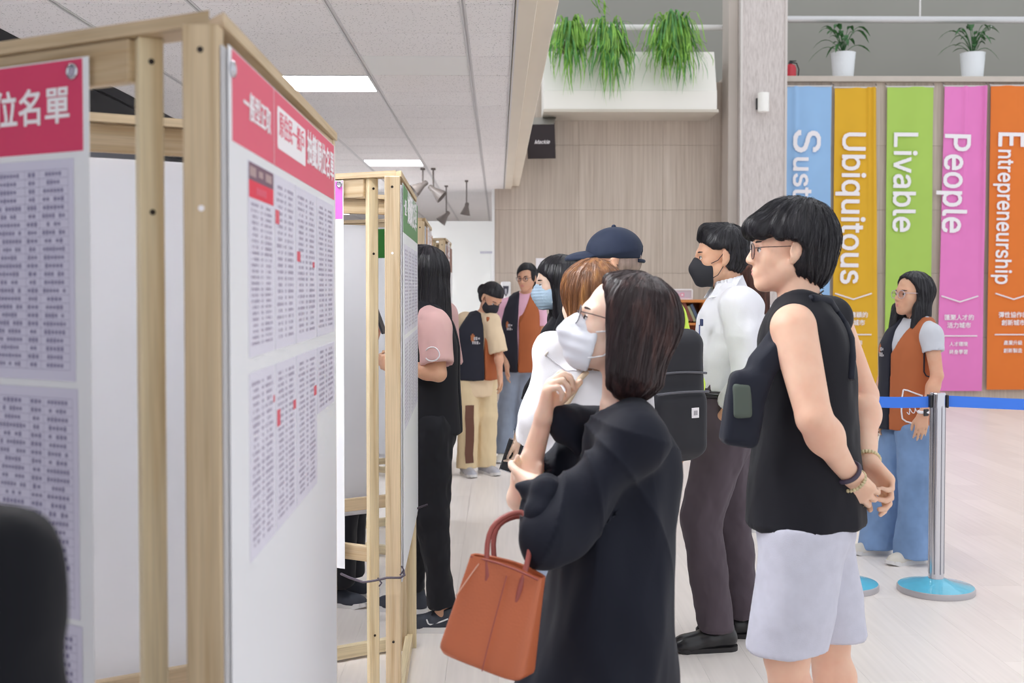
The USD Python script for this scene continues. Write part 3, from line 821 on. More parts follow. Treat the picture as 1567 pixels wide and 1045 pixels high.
for bi, (nm, rgb, x0t, x1t, x0b, x1b, yt, yb, word, tx, ty, ws, zh) in enumerate(banners):
    folds = {'yellow': [(0.93, 0.05, 0.05, 0.5), (0.82, 0.04, 0.03, 0.4)], 'pink': [(0.96, 0.05, 0.05, 0.6), (0.5, 0.05, 0.02, 0.3)], 'blue': [(0.2, 0.06, 0.015, 0.4)]}.get(nm, [(0.5, 0.2, 0.006, 0.6)])
    base = at((x0t + x1t) / 2, yb, BW)
    t = thing('banner', f'long {nm} hanging banner reading {word}', 'banner', base)
    mat = pbr('banner_' + nm, rgb, 0.75, var=0.03, scale=3, bump=0.04, bscale=400)
    obj('cloth', moved(cloth_banner(x0t, x1t, x0b, x1b, yt, yb, folds, bi), -base), mat, t, smooth=40)
    # rod, hooks
    ra, rb_ = at(x0t - 1, yt, BW), at(x1t + 1, yt, BW)
    obj('rod', moved(tube([ra - [0, 0.012, 0], rb_ - [0, 0.012, 0]], 0.010, 8), -base), pbr('rod_white', (210, 206, 204), 0.5) if bi == 0 else stage and UsdShade.Material.Get(stage, '/World/Looks/rod_white'), t, smooth=True)
    for r_ in (ra, rb_):
        obj('hook', moved(tube([r_ + [0, -0.01, 0], r_ + [0, 0.0, 0.03], r_ + [0, 0.03, 0.05]], 0.006, 6), -base), 'steel', t, smooth=True)
    # the word, turned a quarter clockwise: reads downwards
    capital = {'Sustainable': 40, 'Ubiquitous': 34, 'Livable': 35, 'People': 38, 'Entrepreneurship': 38}[word]
    length = {'Sustainable': 250, 'Ubiquitous': 230, 'Livable': 151, 'People': 150, 'Entrepreneurship': 231}[word]
    k = WALL_Y / FPX
    big, rest = word[0], word[1:]
    hb = capital * k
    hs = hb * {'Sustainable': .72, 'Ubiquitous': 1.0, 'Livable': 0.95, 'People': 0.95, 'Entrepreneurship': 0.62}[word]
    g1 = glyphs(big, hb, 0.002, 1)
    g2 = glyphs(rest, hs, 0.002, 1)
    gap = hb * 0.1
    w1 = np.asarray(g1.vertices)[:, 0].max()
    g2 = moved(g2, (w1 + gap, 0, 0))
    g = cat([g1, g2])
    xs_ = np.asarray(g.vertices)[:, 0]
    g.vertices = np.asarray(g.vertices) * [length * k / (xs_.max() - xs_.min()), 1, 1]
    # downwards is the reading direction; the letters' up points to the right of the picture
    lean = (x0b - x0t) / (yb - yt)
    org = at(tx, ty, BW - 0.052)
    org = at(tx - 2, ty - (0), BW - 0.032)
    rd = np.array([lean, 0, -1.0]); rd /= np.linalg.norm(rd)
    ud = np.array([1.0, 0, lean]); ud /= np.linalg.norm(ud)
    obj('lettering', moved(on_plane(g, org, rd, ud), -base), 'print_white', t)
    if zh:
        mid_t = (x0t + x1t) / 2
        mx = lambda py: mid_t + lean * (py - yt)
        R_, U_ = np.array([1.0, 0, 0]), np.array([0, 0, 1.0])
        out = BW - 0.024
        z0_ = {'yellow': 0, 'pink': 4, 'orange': 0}[nm]
        y1 = 449 + z0_
        w = 28
        obj('arrow_line', moved(tube([at(mx(y1) - w, y1, out), at(mx(y1), y1 + 9, out), at(mx(y1) + w, y1, out)], 0.010, 6), -base), 'print_white', t)
        obj('rule_line', moved(tube([at(mx(512) - w, 512 + z0_ / 2, out), at(mx(512) + w, 512 + z0_ / 2, out)], 0.009, 6), -base), 'print_white', t)
        for (txt, yy, px_h) in ((zh[0], 485 + z0_, 9.2), (zh[1], 497 + z0_, 9.2)):
            gl = glyphs(txt, px_h * k, 0.002, 1, True)
            wv = np.asarray(gl.vertices)[:, 0]
            obj('lettering', moved(on_plane(gl, at(mx(yy), yy, out) - [(wv.max() + wv.min()) / 2, 0, 0], R_, U_), -base), 'print_white', t)
        for (txt, yy, px_h) in ((subs[nm][0], 527 + z0_ / 2, 7.2), (subs[nm][1], 539 + z0_ / 2, 7.2)):
            gl = glyphs(txt, px_h * k, 0.002, 1, True)
            wv = np.asarray(gl.vertices)[:, 0]
            obj('lettering', moved(on_plane(gl, at(mx(yy), yy, out) - [(wv.max() + wv.min()) / 2, 0, 0], R_, U_), -base), 'print_white', t)

# planter box on the wall with hanging greenery
PY = WALL_Y - 0.75
pl = thing('planter_box', 'white sloping planter box fixed high on the stone wall', 'planter', at(966, 170, PY) * [1, 1, 0] + [0, 0, at(966, 170, PY)[2]])
o = at(966, 170, PY)
xa, xb = at(832, 170, PY)[0], at(1097, 170, PY)[0]
zb, zm, zt = at(966, 167, PY)[2], at(966, 139, PY)[2], at(966, 74, PY)[2]
prof = [(0, zb), (0, zm), (0.02, zm + 0.01), (0.20, zt), (0.26, zt), (0.26, zt - 0.08), (0.742, zt - 0.08), (0.742, zb)]
from shapely.geometry import Polygon
pm = trimesh.creation.extrude_polygon(Polygon(prof), xb - xa, engine='earcut')
v = np.asarray(pm.vertices)
pm = trimesh.Trimesh(np.stack([xa + v[:, 2], PY + v[:, 0], v[:, 1]], 1), np.asarray(pm.faces), process=False)
obj('box', moved(pm, -o), pbr('planter_white', (240, 236, 230), 0.6), pl)
obj('base_slab', moved(box(xa, xb + 0.02, PY - 0.012, PY + 0.742, zb - 0.035, zb - 0.002), -o), pbr('planter_base', (204, 196, 184), 0.7), pl)


def leaf_strip(path, w, flat=0.25):
    """An arching strap leaf as a folded double-sided ribbon."""
    p = np.asarray(path, float); n = len(p)
    t = np.gradient(p, axis=0); t /= np.linalg.norm(t, axis=1, keepdims=True) + 1e-9
    s = np.cross(t, [0, 0, 1.0]); s /= np.linalg.norm(s, axis=1, keepdims=True) + 1e-9
    nn = np.cross(s, t)
    ww = w * np.sin(np.pi * np.clip(np.linspace(0.12, 1.0, n), 0, 1)) ** 0.6
    ww[-1] = w * 0.05
    v = np.concatenate([p - s * ww[:, None], p - nn * ww[:, None] * flat, p + s * ww[:, None]])
    f = []
    for i in range(n - 1):
        for a in (0, n):
            q = [a + i, a + i + 1, a + n + i + 1, a + n + i]
            f += [(q[0], q[1], q[2]), (q[0], q[2], q[3])]
    return v, np.array(f)


def leafmat(name, rgb, trans=0.35):
    c = np.array(lin(rgb))
    return usdkit.material(stage, '/World/Looks/' + name, {
        'tc': ('texture_coordinate', {}), 'n': ('noise_texture', {'scale': 9.0, 'detail': 2.0}), 'r': ('rgb_ramp', {'ramp': [(0.3, tuple(c * 0.62)), (0.7, tuple(np.minimum(c * 1.25, 1)))]}),
        'p': ('principled_bsdf', {'roughness': 0.5}), 't': ('translucent_bsdf', {}), 'm': ('mix_closure', {'fac': trans})},
        [('tc.object', 'n.vector'), ('n.fac', 'r.fac'), ('r.color', 'p.base_color'), ('r.color', 't.color'), ('p.BSDF', 'm.closure1'), ('t.BSDF', 'm.closure2')], surface='m.closure')


M['leaf_bright'] = leafmat('leaf_bright', (150, 196, 92))
M['leaf_dark'] = leafmat('leaf_dark', (62, 112, 62), 0.2)
M['soil'] = pbr('soil', (70, 56, 46), 0.9)


def fern(px, spread_px, drop_px, label, n, seed, top_px=70, lift=0.2):
    r = np.random.default_rng(seed)
    c = at(px, top_px + 6, PY + 0.12)
    t = thing('hanging_plant', label, 'plant', c, group=None)
    k = PY / FPX
    parts, dark = [], []
    for i in range(n):
        a = r.uniform(-1, 1)
        L = drop_px * k * (0.25 + 0.75 * r.random() ** 1.3) * (1 - 0.3 * abs(a))
        x1 = a * spread_px * k * r.uniform(0.5, 1.1)
        y1 = -0.28 - r.uniform(0.0, 0.16)
        wild = r.random() < 0.28
        if wild:
            L *= 0.45; x1 *= 1.35
        u = np.linspace(0, 1, 9)
        h = lift * (r.uniform(0.9, 1.5) if wild else r.uniform(0.3, 1.0))
        P = np.stack([x1 * np.sin(u * np.pi / 2) ** 0.9, y1 * np.sin(u * np.pi / 2) ** 0.7 + 0.02 * np.sin(u * 5 + i), h * np.sin(np.pi * np.minimum(u * 1.6, 1)) * (1 - 0.4 * u) - L * u ** 1.7], 1)
        P[:, 0] += 0.06 * np.sin(u * 4 + r.uniform(0, 6)) * u
        (parts if r.random() < 0.6 else dark).append(leaf_strip(P, r.uniform(0.007, 0.014)))
    obj('foliage', cat(parts), 'leaf_bright', t, kind='stuff')
    obj('foliage', cat(dark), pbr_leaf2, t, kind='stuff')
    obj('root_ball', moved(trimesh.creation.icosphere(2, 0.09), (0, 0.02, -0.07)), 'soil', t, smooth=True)


pbr_leaf2 = leafmat('leaf_mid', (104, 164, 92), 0.3)
fern(868, 34, 96, 'leftmost hanging fern of the planter, beside the beam', 110, 31, 58, .24)
fern(931, 44, 108, 'middle hanging fern spilling over the planter', 150, 32, 62, .26)
fern(1027, 54, 98, 'rightmost bushy hanging fern spilling over the planter', 210, 33, 60, .30)
# a trailing stem from above
t = thing('trailing_plant', 'thin green trailing stem hanging from the storey above near the beam', 'plant', at(905, -5, PY + 0.1))
parts = []
r = np.random.default_rng(5)
for s_ in range(5):
    x = r.uniform(-0.05, 0.08)
    u = np.linspace(0, 1, 9)
    P = np.stack([x + 0.20 * u + 0.04 * np.sin(6 * u + s_), -0.05 * u, 0.1 - r.uniform(0.3, 0.5) * u], 1)
    parts.append(leaf_strip(P, 0.018))
obj('foliage', cat(parts), 'leaf_bright', t, kind='stuff')
obj('stem', tube([(0, 0, 1.2), (0.02, 0, 0.4), (0.0, 0, 0.1), (0.1, -0.02, -0.2)], 0.006, 6), pbr_leaf2, t, smooth=True)

# railings of the gallery
RY = WALL_Y - 0.1
t = thing('handrail', 'white pipe handrail behind the hanging ferns', 'railing', (0, 0, 0))
za = at(1000, 42, RY)[2]
obj('rail_pipe', tube([(at(835, 42, RY)[0] - 0.8, RY, za), (at(1108, 42, RY)[0], RY, za)], 0.036, 14), pbr('rail_white', (222, 220, 218), 0.35), t, smooth=True)
xp = at(1110, 60, RY)[0]
obj('rail_post', tube([(xp, RY, za + 0.36), (xp, RY, WTOP - 0.05)], 0.016, 10), UsdShade.Material.Get(stage, '/World/Looks/rail_white'), t, smooth=True)
obj('bracket', [cbox(0.05, 0.06, 0.09, 0.006, (xp + 0.0, RY, za)), tube([(xp, RY, za), (xp + 0.03, RY, za + 0.12), (xp + 0.01, RY, za + 0.3)], 0.014, 8)], pbr('bracket_grey', (120, 116, 110), 0.5), t)
t = thing('handrail', 'long steel handrail above the potted plants', 'railing', (0, 0, 0))
zr = at(1300, 30, WALL_Y + 0.25)[2]
obj('rail_pipe', tube([(cx1 - 0.05, WALL_Y + 0.25, zr), (9.6, WALL_Y + 0.25, zr)], 0.045, 14), pbr('rail_steel', (206, 206, 208), 0.3, metallic=0.4), t, smooth=True)
xw = at(1408, 10, WALL_Y + 0.25)[0]
obj('rail_hanger', tube([(xw, WALL_Y + 0.25, zr), (xw, WALL_Y + 0.25, zr + 2.5)], 0.012, 8), UsdShade.Material.Get(stage, '/World/Looks/rail_white'), t, smooth=True)

# potted plants on the ledge
def potted(px, label, seed, flower=False):
    r = np.random.default_rng(seed)
    c = at(px, 122, WALL_Y + 0.16); c[2] = WTOP + 0.0705
    t = thing('potted_plant', label, 'potted plant', c)
    obj('pot', lathe([(0.0, 0), (0.125, 0), (0.13, 0.01), (0.155, 0.32), (0.160, 0.335), (0.150, 0.335), (0.145, 0.30), (0, 0.29)], 36), pbr('pot_white', (226, 230, 234), 0.5, bump=0.3, bscale=30) if seed == 1 else UsdShade.Material.Get(stage, '/World/Looks/pot_white'), t, smooth=30)
    obj('soil', lathe([(0, 0.302), (0.145, 0.300)], 24), 'soil', t)
    for i in range(26):
        a = r.uniform(0, 2 * np.pi)
        R_ = r.uniform(0.14, 0.48); H_ = r.uniform(0.16, 0.52)
        u = np.linspace(0, 1, 9)
        d = np.array([math.cos(a), math.sin(a)])
        drop = R_ * r.uniform(0.2, 0.9)
        P = np.stack([d[0] * R_ * u ** 1.2, d[1] * R_ * u ** 1.2 * 0.6, 0.29 + H_ * np.sin(u * np.pi * 0.6) - drop * u ** 2.5 * 0.7], 1)
        stem = P[:6]
        lf, ff = leaf_strip(P[4:], r.uniform(0.022, 0.040), 0.15)
        sm = tube(stem, 0.004, 5)
        obj('leaf', cat([sm, (lf, ff)]), 'leaf_dark', t)
    if flower:
        obj('flower_stalk', tube([(0.02, 0, 0.3), (0.16, 0, 0.62), (0.24, 0, 0.66)], 0.004, 5), 'leaf_dark', t)
        obj('flower', lathe([(0, -0.03), (0.014, 0), (0, 0.04)], 8, (0.24, 0, 0.67)), 'print_white', t)


potted(1290, 'peace lily in white pot on the ledge above yellow banner', 1)
potted(1488, 'peace lily with flower stalk in white pot above pink banner', 2, True)

# red extinguisher standing by the column on the gallery
c = at(1213, 121, WALL_Y + 0.3)
t = thing('fire_extinguisher', 'red fire extinguisher peeking out beside the column', 'fire extinguisher', (c[0] - 0.03, c[1], WTOP + 0.0705))
obj('cylinder', lathe([(0, 0), (0.072, 0), (0.075, 0.01), (0.075, 0.16), (0.06, 0.20), (0.02, 0.22), (0.0, 0.22)], 28), pbr('extinguisher_red', (206, 60, 74), 0.35), t, smooth=40)
obj('valve', [cbox(0.04, 0.05, 0.03, 0.004, (0, 0, 0.235)), cbox(0.09, 0.02, 0.012, 0.003, (0.03, 0, 0.26))], 'black_plastic', t)
obj('hose', tube([(0.02, 0, 0.24), (0.08, 0, 0.23), (0.11, 0, 0.15), (0.10, 0, 0.03)], 0.009, 8), 'black_plastic', t, smooth=True)

# white lamp on the column
c = at(1166, 158, COLY)
t = thing('wall_lamp', 'small white cylinder lamp mounted on the column', 'wall lamp', c)
obj('shade', lathe([(0, -0.115), (0.066, -0.115), (0.068, -0.11), (0.068, 0.11), (0.066, 0.115), (0, 0.115)], 32, (0, -0.075, 0)), pbr('lamp_white', (244, 242, 238), 0.5), t, smooth=40)
obj('mount', cbox(0.05, 0.03, 0.14, 0.004, (-0.05, -0.01, -0.01)), 'black_plastic', t)

# loudspeaker under the planter
SYa = WALL_Y - 0.50
c = at(828, 217, SYa)
t = thing('loudspeaker', 'black wall loudspeaker hanging under the planter by the beam', 'loudspeaker', c)
k = SYa / FPX
hw, hh = 21.5 * k, 26.5 * k
trap = Polygon([(-hw, 0), (hw, 0), (hw * 0.82, 0.36), (-hw * 0.82, 0.36)])
cab = trimesh.creation.extrude_polygon(trap, 2 * hh)
Rs = rotm('z', -8) @ rotm('x', 22)
obj('cabinet', moved(moved(cab, (0, 0, -hh)), (0, 0, 0), Rs), pbr('cabinet_black', (58, 50, 52), 0.6), t)
obj('grille', moved(cbox(2 * hw - 0.02, 0.012, 2 * hh - 0.02, 0.003, (0, -0.006, 0)), (0, 0, 0), Rs), pbr('speaker_grille', (52, 44, 48), 0.7, bump=0.5, bscale=500), t)
lg = glyphs('Mackie', 0.045, 0.003, 1)
lv = np.asarray(lg.vertices); lg.vertices = lv * [0.9, 1, 1] + np.stack([lv[:, 1] * 0.35, 0 * lv[:, 0], 0 * lv[:, 0]], 1)
obj('lettering', moved(on_plane(lg, (-0.085, -0.014, -0.02), (1, 0, 0), (0, 0, 1)), (0, 0, 0), Rs), 'print_white', t)
obj('top_panel', moved(cbox(2 * hw * 0.95, 0.34, 0.008, 0.002, (0, 0.18, hh + 0.004)), (0, 0, 0), Rs), pbr('speaker_top', (150, 148, 142), 0.4), t)
obj('wall_bracket', tube([(0, 0.3, 0.0), (0, 0.49, 0.02)], 0.025, 10), 'black_plastic', t)

# soap / sanitizer dispenser on the wall
c = at(774, 447, WALL_Y - 0.02)
t = thing('dispenser', 'white wall dispenser with dark drop-shaped window', 'dispenser', c)
k = WALL_Y / FPX
obj('housing', cbox(15 * k, 0.11, 32 * k, 0.012, (0, -0.055, 0)), pbr('dispenser_white', (238, 238, 240), 0.35), t)
wp_ = Polygon([(-4 * k, 9 * k), (4 * k, 9 * k), (2.9 * k, -1 * k), (0, -6 * k), (-2.9 * k, -1 * k)]).buffer(0.004)
obj('window', on_plane(trimesh.creation.extrude_polygon(wp_, 0.004), (0, -0.111, 0), (1, 0, 0), (0, 0, 1)), pbr('dispenser_window', (72, 72, 84), 0.2), t)
obj('tank', on_plane(trimesh.creation.extrude_polygon(Polygon([(-1.3 * k, 5 * k), (1.3 * k, 5 * k), (1 * k, -2 * k), (0, -4 * k), (-1 * k, -2 * k)]), 0.006), (0, -0.112, 0), (1, 0, 0), (0, 0, 1)), pbr('dispenser_tank', (188, 188, 196), 0.3), t)

# paper notice on the wall behind the queue
c = at(835, 412, WALL_Y - 0.006)
t = thing('wall_notice', 'white paper notice on the stone wall behind the heads', 'notice', c)
obj('paper', cbox(30 * k, 0.003, 34 * k, 0.0005), 'print_white', t)
obj('heading', on_plane(quads([(-9 * k + 2.2 * k * i, -9 * k + 2.2 * k * i + 1.6 * k, 10 * k, 11.6 * k) for i in range(8)]), (0, -0.0022, 0), (1, 0, 0), (0, 0, 1)), 'ink', t)
obj('corner_mark', on_plane(quads([(10 * k, 14 * k, 12 * k, 16 * k)]), (0, -0.0022, 0), (1, 0, 0), (0, 0, 1)), pbr('note_yellow', (226, 214, 168), 0.7), t)

# bookcase behind the queue
BY = 11.6
c = at(1048, 470, BY); k = BY / FPX
zt = at(1048, 459, BY)[2]
xl, xr = at(1008, 460, BY)[0], at(1079, 460, BY)[0]
bw = xr - xl
caseM = pbr('bookcase_wood', (206, 128, 62), 0.5, var=0.1, scale=3, stretch=(1, 1, 6))
t = thing('bookcase', 'orange-brown wooden bookcase standing behind the queue', 'bookcase', (xl, BY, 0))
obj('side_panel', cbox(0.022, 0.34, zt, 0.002, (0.011, 0.17, zt / 2)), caseM, t)
obj('side_panel', cbox(0.022, 0.34, zt, 0.002, (bw - 0.011, 0.17, zt / 2)), caseM, t)
obj('back_panel', cbox(bw - 0.02, 0.012, zt - 0.02, 0.001, (bw / 2, 0.333, zt / 2)), pbr('bookcase_back', (160, 96, 60), 0.6), t)
obj('top', cbox(bw + 0.03, 0.36, 0.026, 0.003, (bw / 2, 0.17, zt - 0.012)), caseM, t)
zsh = [zt - 34 * k - 0.02, zt - 34 * k - 0.36, 0.06]
for z in zsh:
    obj('shelf', cbox(bw - 0.044, 0.32, 0.022, 0.002, (bw / 2, 0.165, z)), caseM, t)
bookcols = [(150, 150, 160), (120, 128, 140), (196, 206, 214), (110, 70, 70), (150, 176, 190), (96, 158, 158), (160, 190, 196), (190, 170, 130), (140, 84, 70), (176, 186, 150), (90, 110, 140), (200, 196, 180)]
for i in range(11):
    z = zsh[0] + 0.0115
    hgt, th = 0.17 + 0.02 * ((i * 7) % 3), 0.024 + 0.004 * (i % 3)
    bx_ = thing('book', ('pale grey', 'slate', 'light blue-grey', 'maroon', 'steel blue', 'teal', 'pale cyan', 'tan', 'brown', 'olive', 'navy')[i] + ' book leaning on the bookcase\'s top shelf', 'book', (xl + 0.05 + 0.036 * i, BY + 0.09, z + 0.008), 0, 'books leaning on the shelf')
    Rb = rotm('y', -24)
    cov = pbr(f'book_{i}', bookcols[i], 0.6)
    obj('cover', [moved(cbox(0.003, 0.13, hgt, 0.0005, (0, 0.065, hgt / 2)), (0, 0, 0), Rb), moved(cbox(0.003, 0.13, hgt, 0.0005, (th, 0.065, hgt / 2)), (0, 0, 0), Rb), moved(cbox(th, 0.003, hgt, 0.0005, (th / 2, 0.0, hgt / 2)), (0, 0, 0), Rb)], cov, bx_)
    obj('pages', moved(cbox(th - 0.006, 0.122, hgt - 0.01, 0.0005, (th / 2, 0.066, hgt / 2)), (0, 0, 0), Rb), 'print_white', bx_)
# clear box with leaflets on top of the bookcase
t = thing('display_box', 'clear-framed box with pink print on top of the bookcase', 'display box', ((xl + xr) / 2 - 0.03, BY + 0.1, zt + 0.0015))
w2, h2 = 22.5 * k, 15.5 * k
fm = pbr('box_frame', (232, 230, 234), 0.4)
obj('frame', [cbox(2 * w2, 0.02, 0.014, 0.002, (0, 0, 0.007)), cbox(2 * w2, 0.02, 0.014, 0.002, (0, 0, h2)), cbox(0.016, 0.02, h2, 0.002, (-w2, 0, h2 / 2)), cbox(0.016, 0.02, h2, 0.002, (w2, 0, h2 / 2))], fm, t)
obj('card', cbox(2 * w2 - 0.02, 0.006, h2 - 0.02, 0.001, (0, 0.005, h2 / 2)), pbr('card_lilac', (206, 194, 206), 0.6), t)
obj('print', on_plane(quads([(-0.07, 0.02, 0.035, 0.06), (0.03, 0.07, 0.03, 0.07), (-0.12, -0.085, 0.03, 0.065), (-0.1, 0.12, 0.014, 0.018)]), (0, 0.0015, 0), (1, 0, 0), (0, 0, 1)), pbr('card_pink', (230, 150, 180), 0.6), t)
obj('print', on_plane(quads([(-0.06, 0.01, 0.041, 0.054), (0.04, 0.06, 0.04, 0.06)]), (0, 0.001, 0), (1, 0, 0), (0, 0, 1)), 'print_white', t)
obj('tray', [cbox(2 * w2, 0.12, 0.008, 0.001, (0, 0.06, 0.004)), cbox(2 * w2, 0.008, h2 * 0.6, 0.001, (0, 0.12, h2 * 0.3))], fm, t)

# stanchions with belts
beltM = pbr('belt_blue', (58, 122, 232), 0.6)
baseM = pbr('stanchion_film', (96, 196, 226), 0.25, var=0.12, scale=9, bump=0.4, bscale=14, coat_weight=0.6)


def stanchion(X, Y, label):
    t = thing('stanchion', label, 'stanchion', (X, Y, 0))
    R = 0.180
    obj('base_rim', lathe([(0, 0), (R, 0), (R + 0.002, 0.004), (R + 0.002, 0.024), (R - 0.003, 0.03), (0, 0.03)], 64), pbr('rim_grey', (186, 182, 186), 0.4, metallic=0.3) if Y < 6 and not UsdShade.Material.Get(stage, '/World/Looks/rim_grey') else UsdShade.Material.Get(stage, '/World/Looks/rim_grey'), t, smooth=40)
    obj('base_cover', lathe([(R - 0.003, 0.0301), (R * 0.72, 0.041), (R * 0.4, 0.054), (0.045, 0.066), (0.0, 0.067)], 64), baseM, t, smooth=True)
    pm_ = []
    prof_ = [(0.036, 0.085), (0.036, 0.96)]
    obj('pole', lathe([(0, 0.06), (0.0365, 0.06), (0.0365, 0.955), (0, 0.955)], 40), 'steel', t, smooth=40)
    for a in range(8):
        an = a * np.pi / 4 + 0.2
        obj('groove_strip', cbox(0.005, 0.003, 0.82, 0.001, (0.0365 * math.cos(an), 0.0365 * math.sin(an), 0.5), rotm('z', math.degrees(an) + 90)), pbr('groove_grey', (128, 126, 134), 0.4) if not UsdShade.Material.Get(stage, '/World/Looks/groove_grey') else UsdShade.Material.Get(stage, '/World/Looks/groove_grey'), t)
    h = obj('head', lathe([(0, 0.9), (0.038, 0.9), (0.038, 0.962), (0.034, 0.972), (0, 0.974)], 40), 'steel', t, smooth=40)
    obj('belt_slot', [cbox(0.012, 0.05, 0.062, 0.003, (0.04, 0, 0.93)), cbox(0.012, 0.05, 0.062, 0.003, (-0.04, 0, 0.93))], 'black_plastic', t)
    return t


s1 = at(1432, 910, FPX * EYE / (910 - 437.0))
s2y = FPX * EYE / (908 - 437.0)
s2 = at(1305, 906, s2y)
stanchion(s1[0], s1[1], 'steel crowd stanchion with blue film base standing free at right')
stanchion(s2[0] - 0.045, s2[1] + 0.05, 'steel stanchion half hidden behind the man in grey shorts')
zb_ = at(1431, 615, s1[1])[2]


def belt(a, b, label):
    t = thing('belt', label, 'barrier belt', (0, 0, 0))
    a, b = np.array(a), np.array(b)
    n = 24
    u = np.linspace(0, 1, n)
    P = a[None] * (1 - u)[:, None] + b[None] * u[:, None]
    P[:, 2] -= 0.03 * np.sin(np.pi * u) * np.linalg.norm(b - a) / 2
    d = (b - a) / np.linalg.norm(b - a)
    s = np.cross(d, [0, 0, 1.0])
    h = 0.027
    V = np.concatenate([P + [0, 0, h] + s * 0.001, P + [0, 0, -h] + s * 0.001, P + [0, 0, -h] - s * 0.001, P + [0, 0, h] - s * 0.001])
    f = []
    for i in range(n - 1):
        for k_ in range(4):
            k2 = (k_ + 1) % 4
            f += [(k_ * n + i, k2 * n + i, k2 * n + i + 1), (k_ * n + i, k2 * n + i + 1, k_ * n + i + 1)]
    obj('webbing', trimesh.Trimesh(V, np.array(f), process=False), beltM, t, smooth=30)


belt((s1[0] - 0.045, s1[1], zb_), (s2[0] + 0.0, s2[1] + 0.05, zb_), 'blue belt between the two stanchions in front of the rust-vest woman')
belt((s1[0] + 0.045, s1[1], zb_ + 0.004), (s1[0] + 2.4, s1[1] + 0.0, zb_ + 0.004), 'blue belt running out of the picture at right')

# ceiling track spotlights
trk = at(655, 262, 12.0)


def spot(px, py, Y, tilt, turn, size, label):
    c = at(px, py, Y)
    t = thing('track_spotlight', label, 'spotlight', c)
    R = rotm('z', turn) @ rotm('y', tilt)
    gm_ = UsdShade.Material.Get(stage, '/World/Looks/spot_grey')
    s = size
    obj('shade', moved(lathe([(0.018 * s, 0.06 * s), (0.028 * s, 0.05 * s), (0.03 * s, 0.0), (0.075 * s, -0.12 * s), (0.078 * s, -0.125 * s), (0.07 * s, -0.12 * s), (0.026 * s, 0), (0.0, 0.01 * s)], 24), (0, 0, 0), R), gm_, t, smooth=40)
    obj('bulb', moved(moved(trimesh.creation.icosphere(2, 0.035 * s), (0, 0, -0.05 * s)), (0, 0, 0), R), 'white_paint', t, smooth=True)
    obj('stem', tube([(0, 0, 0.03 * s), (0.0, 0, 0.1 * s), (0, 0.0, CEIL - c[2] - 0.01)], 0.009 * s, 8), gm_, t, smooth=True)
    obj('clamp', cbox(0.05 * s, 0.05 * s, 0.02, 0.004, (0, 0, CEIL - c[2] - 0.01)), gm_, t)


pbr('spot_grey', (112, 104, 100), 0.5)
spot(647, 283, 12.2, 55, 20, 1.0, 'left cone spotlight of the cluster below the ceiling')
spot(663, 290, 12.2, -50, -10, 1.0, 'right cone spotlight of the cluster below the ceiling')
spot(714, 316, 13.6, 10, 0, 0.8, 'small cylinder spotlight hanging near the white partition top')
spot(683, 329, 14.3, 40, 10, 0.9, 'lowest far spotlight above the fourth notice stand')
# thin fixture hanging at the top edge
c = at(556, 6, 4.6)
t = thing('ceiling_bracket', 'thin pale bracket hanging from the ceiling at the top edge', 'bracket', (c[0], c[1], CEIL))
obj('arm', tube([(-0.06, 0, -0.002), (0.0, 0.02, -0.06)], 0.006, 8), 'cable', t, smooth=True)
obj('plate', cbox(0.09, 0.02, 0.06, 0.003, (0.04, 0.03, -0.03)), 'white_paint', t)

# ================================================================== BODIES: smooth unions of tapered bones, meshed by surface nets
f32 = np.float32


def rc(a, b, ra, rb):
    a, b = np.asarray(a, float), np.asarray(b, float)
    ba = b - a; bb = max(ba @ ba, 1e-12)

    def fn(p):
        q = p - a.astype(f32)
        t = np.clip((q @ ba.astype(f32)) / f32(bb), 0, 1)
        q = q - t[:, None] * ba.astype(f32)
        return np.sqrt((q * q).sum(1)) - (f32(ra) + f32(rb - ra) * t)
    return fn, np.minimum(a - ra, b - rb), np.maximum(a + ra, b + rb)


def ell(c, r, R=None):
    c, r = np.asarray(c, float), np.asarray(r, float) * np.ones(3)
    R = np.eye(3) if R is None else np.asarray(R)
    ext = np.sqrt(((R * r) ** 2).sum(1))

    def fn(p):
        q = (p - c.astype(f32)) @ R.astype(f32) / r.astype(f32)
        k0 = np.sqrt((q * q).sum(1))
        q = q / r.astype(f32)
        k1 = np.sqrt((q * q).sum(1))
        return k0 * (k0 - 1) / np.maximum(k1, 1e-6)
    return fn, c - ext, c + ext


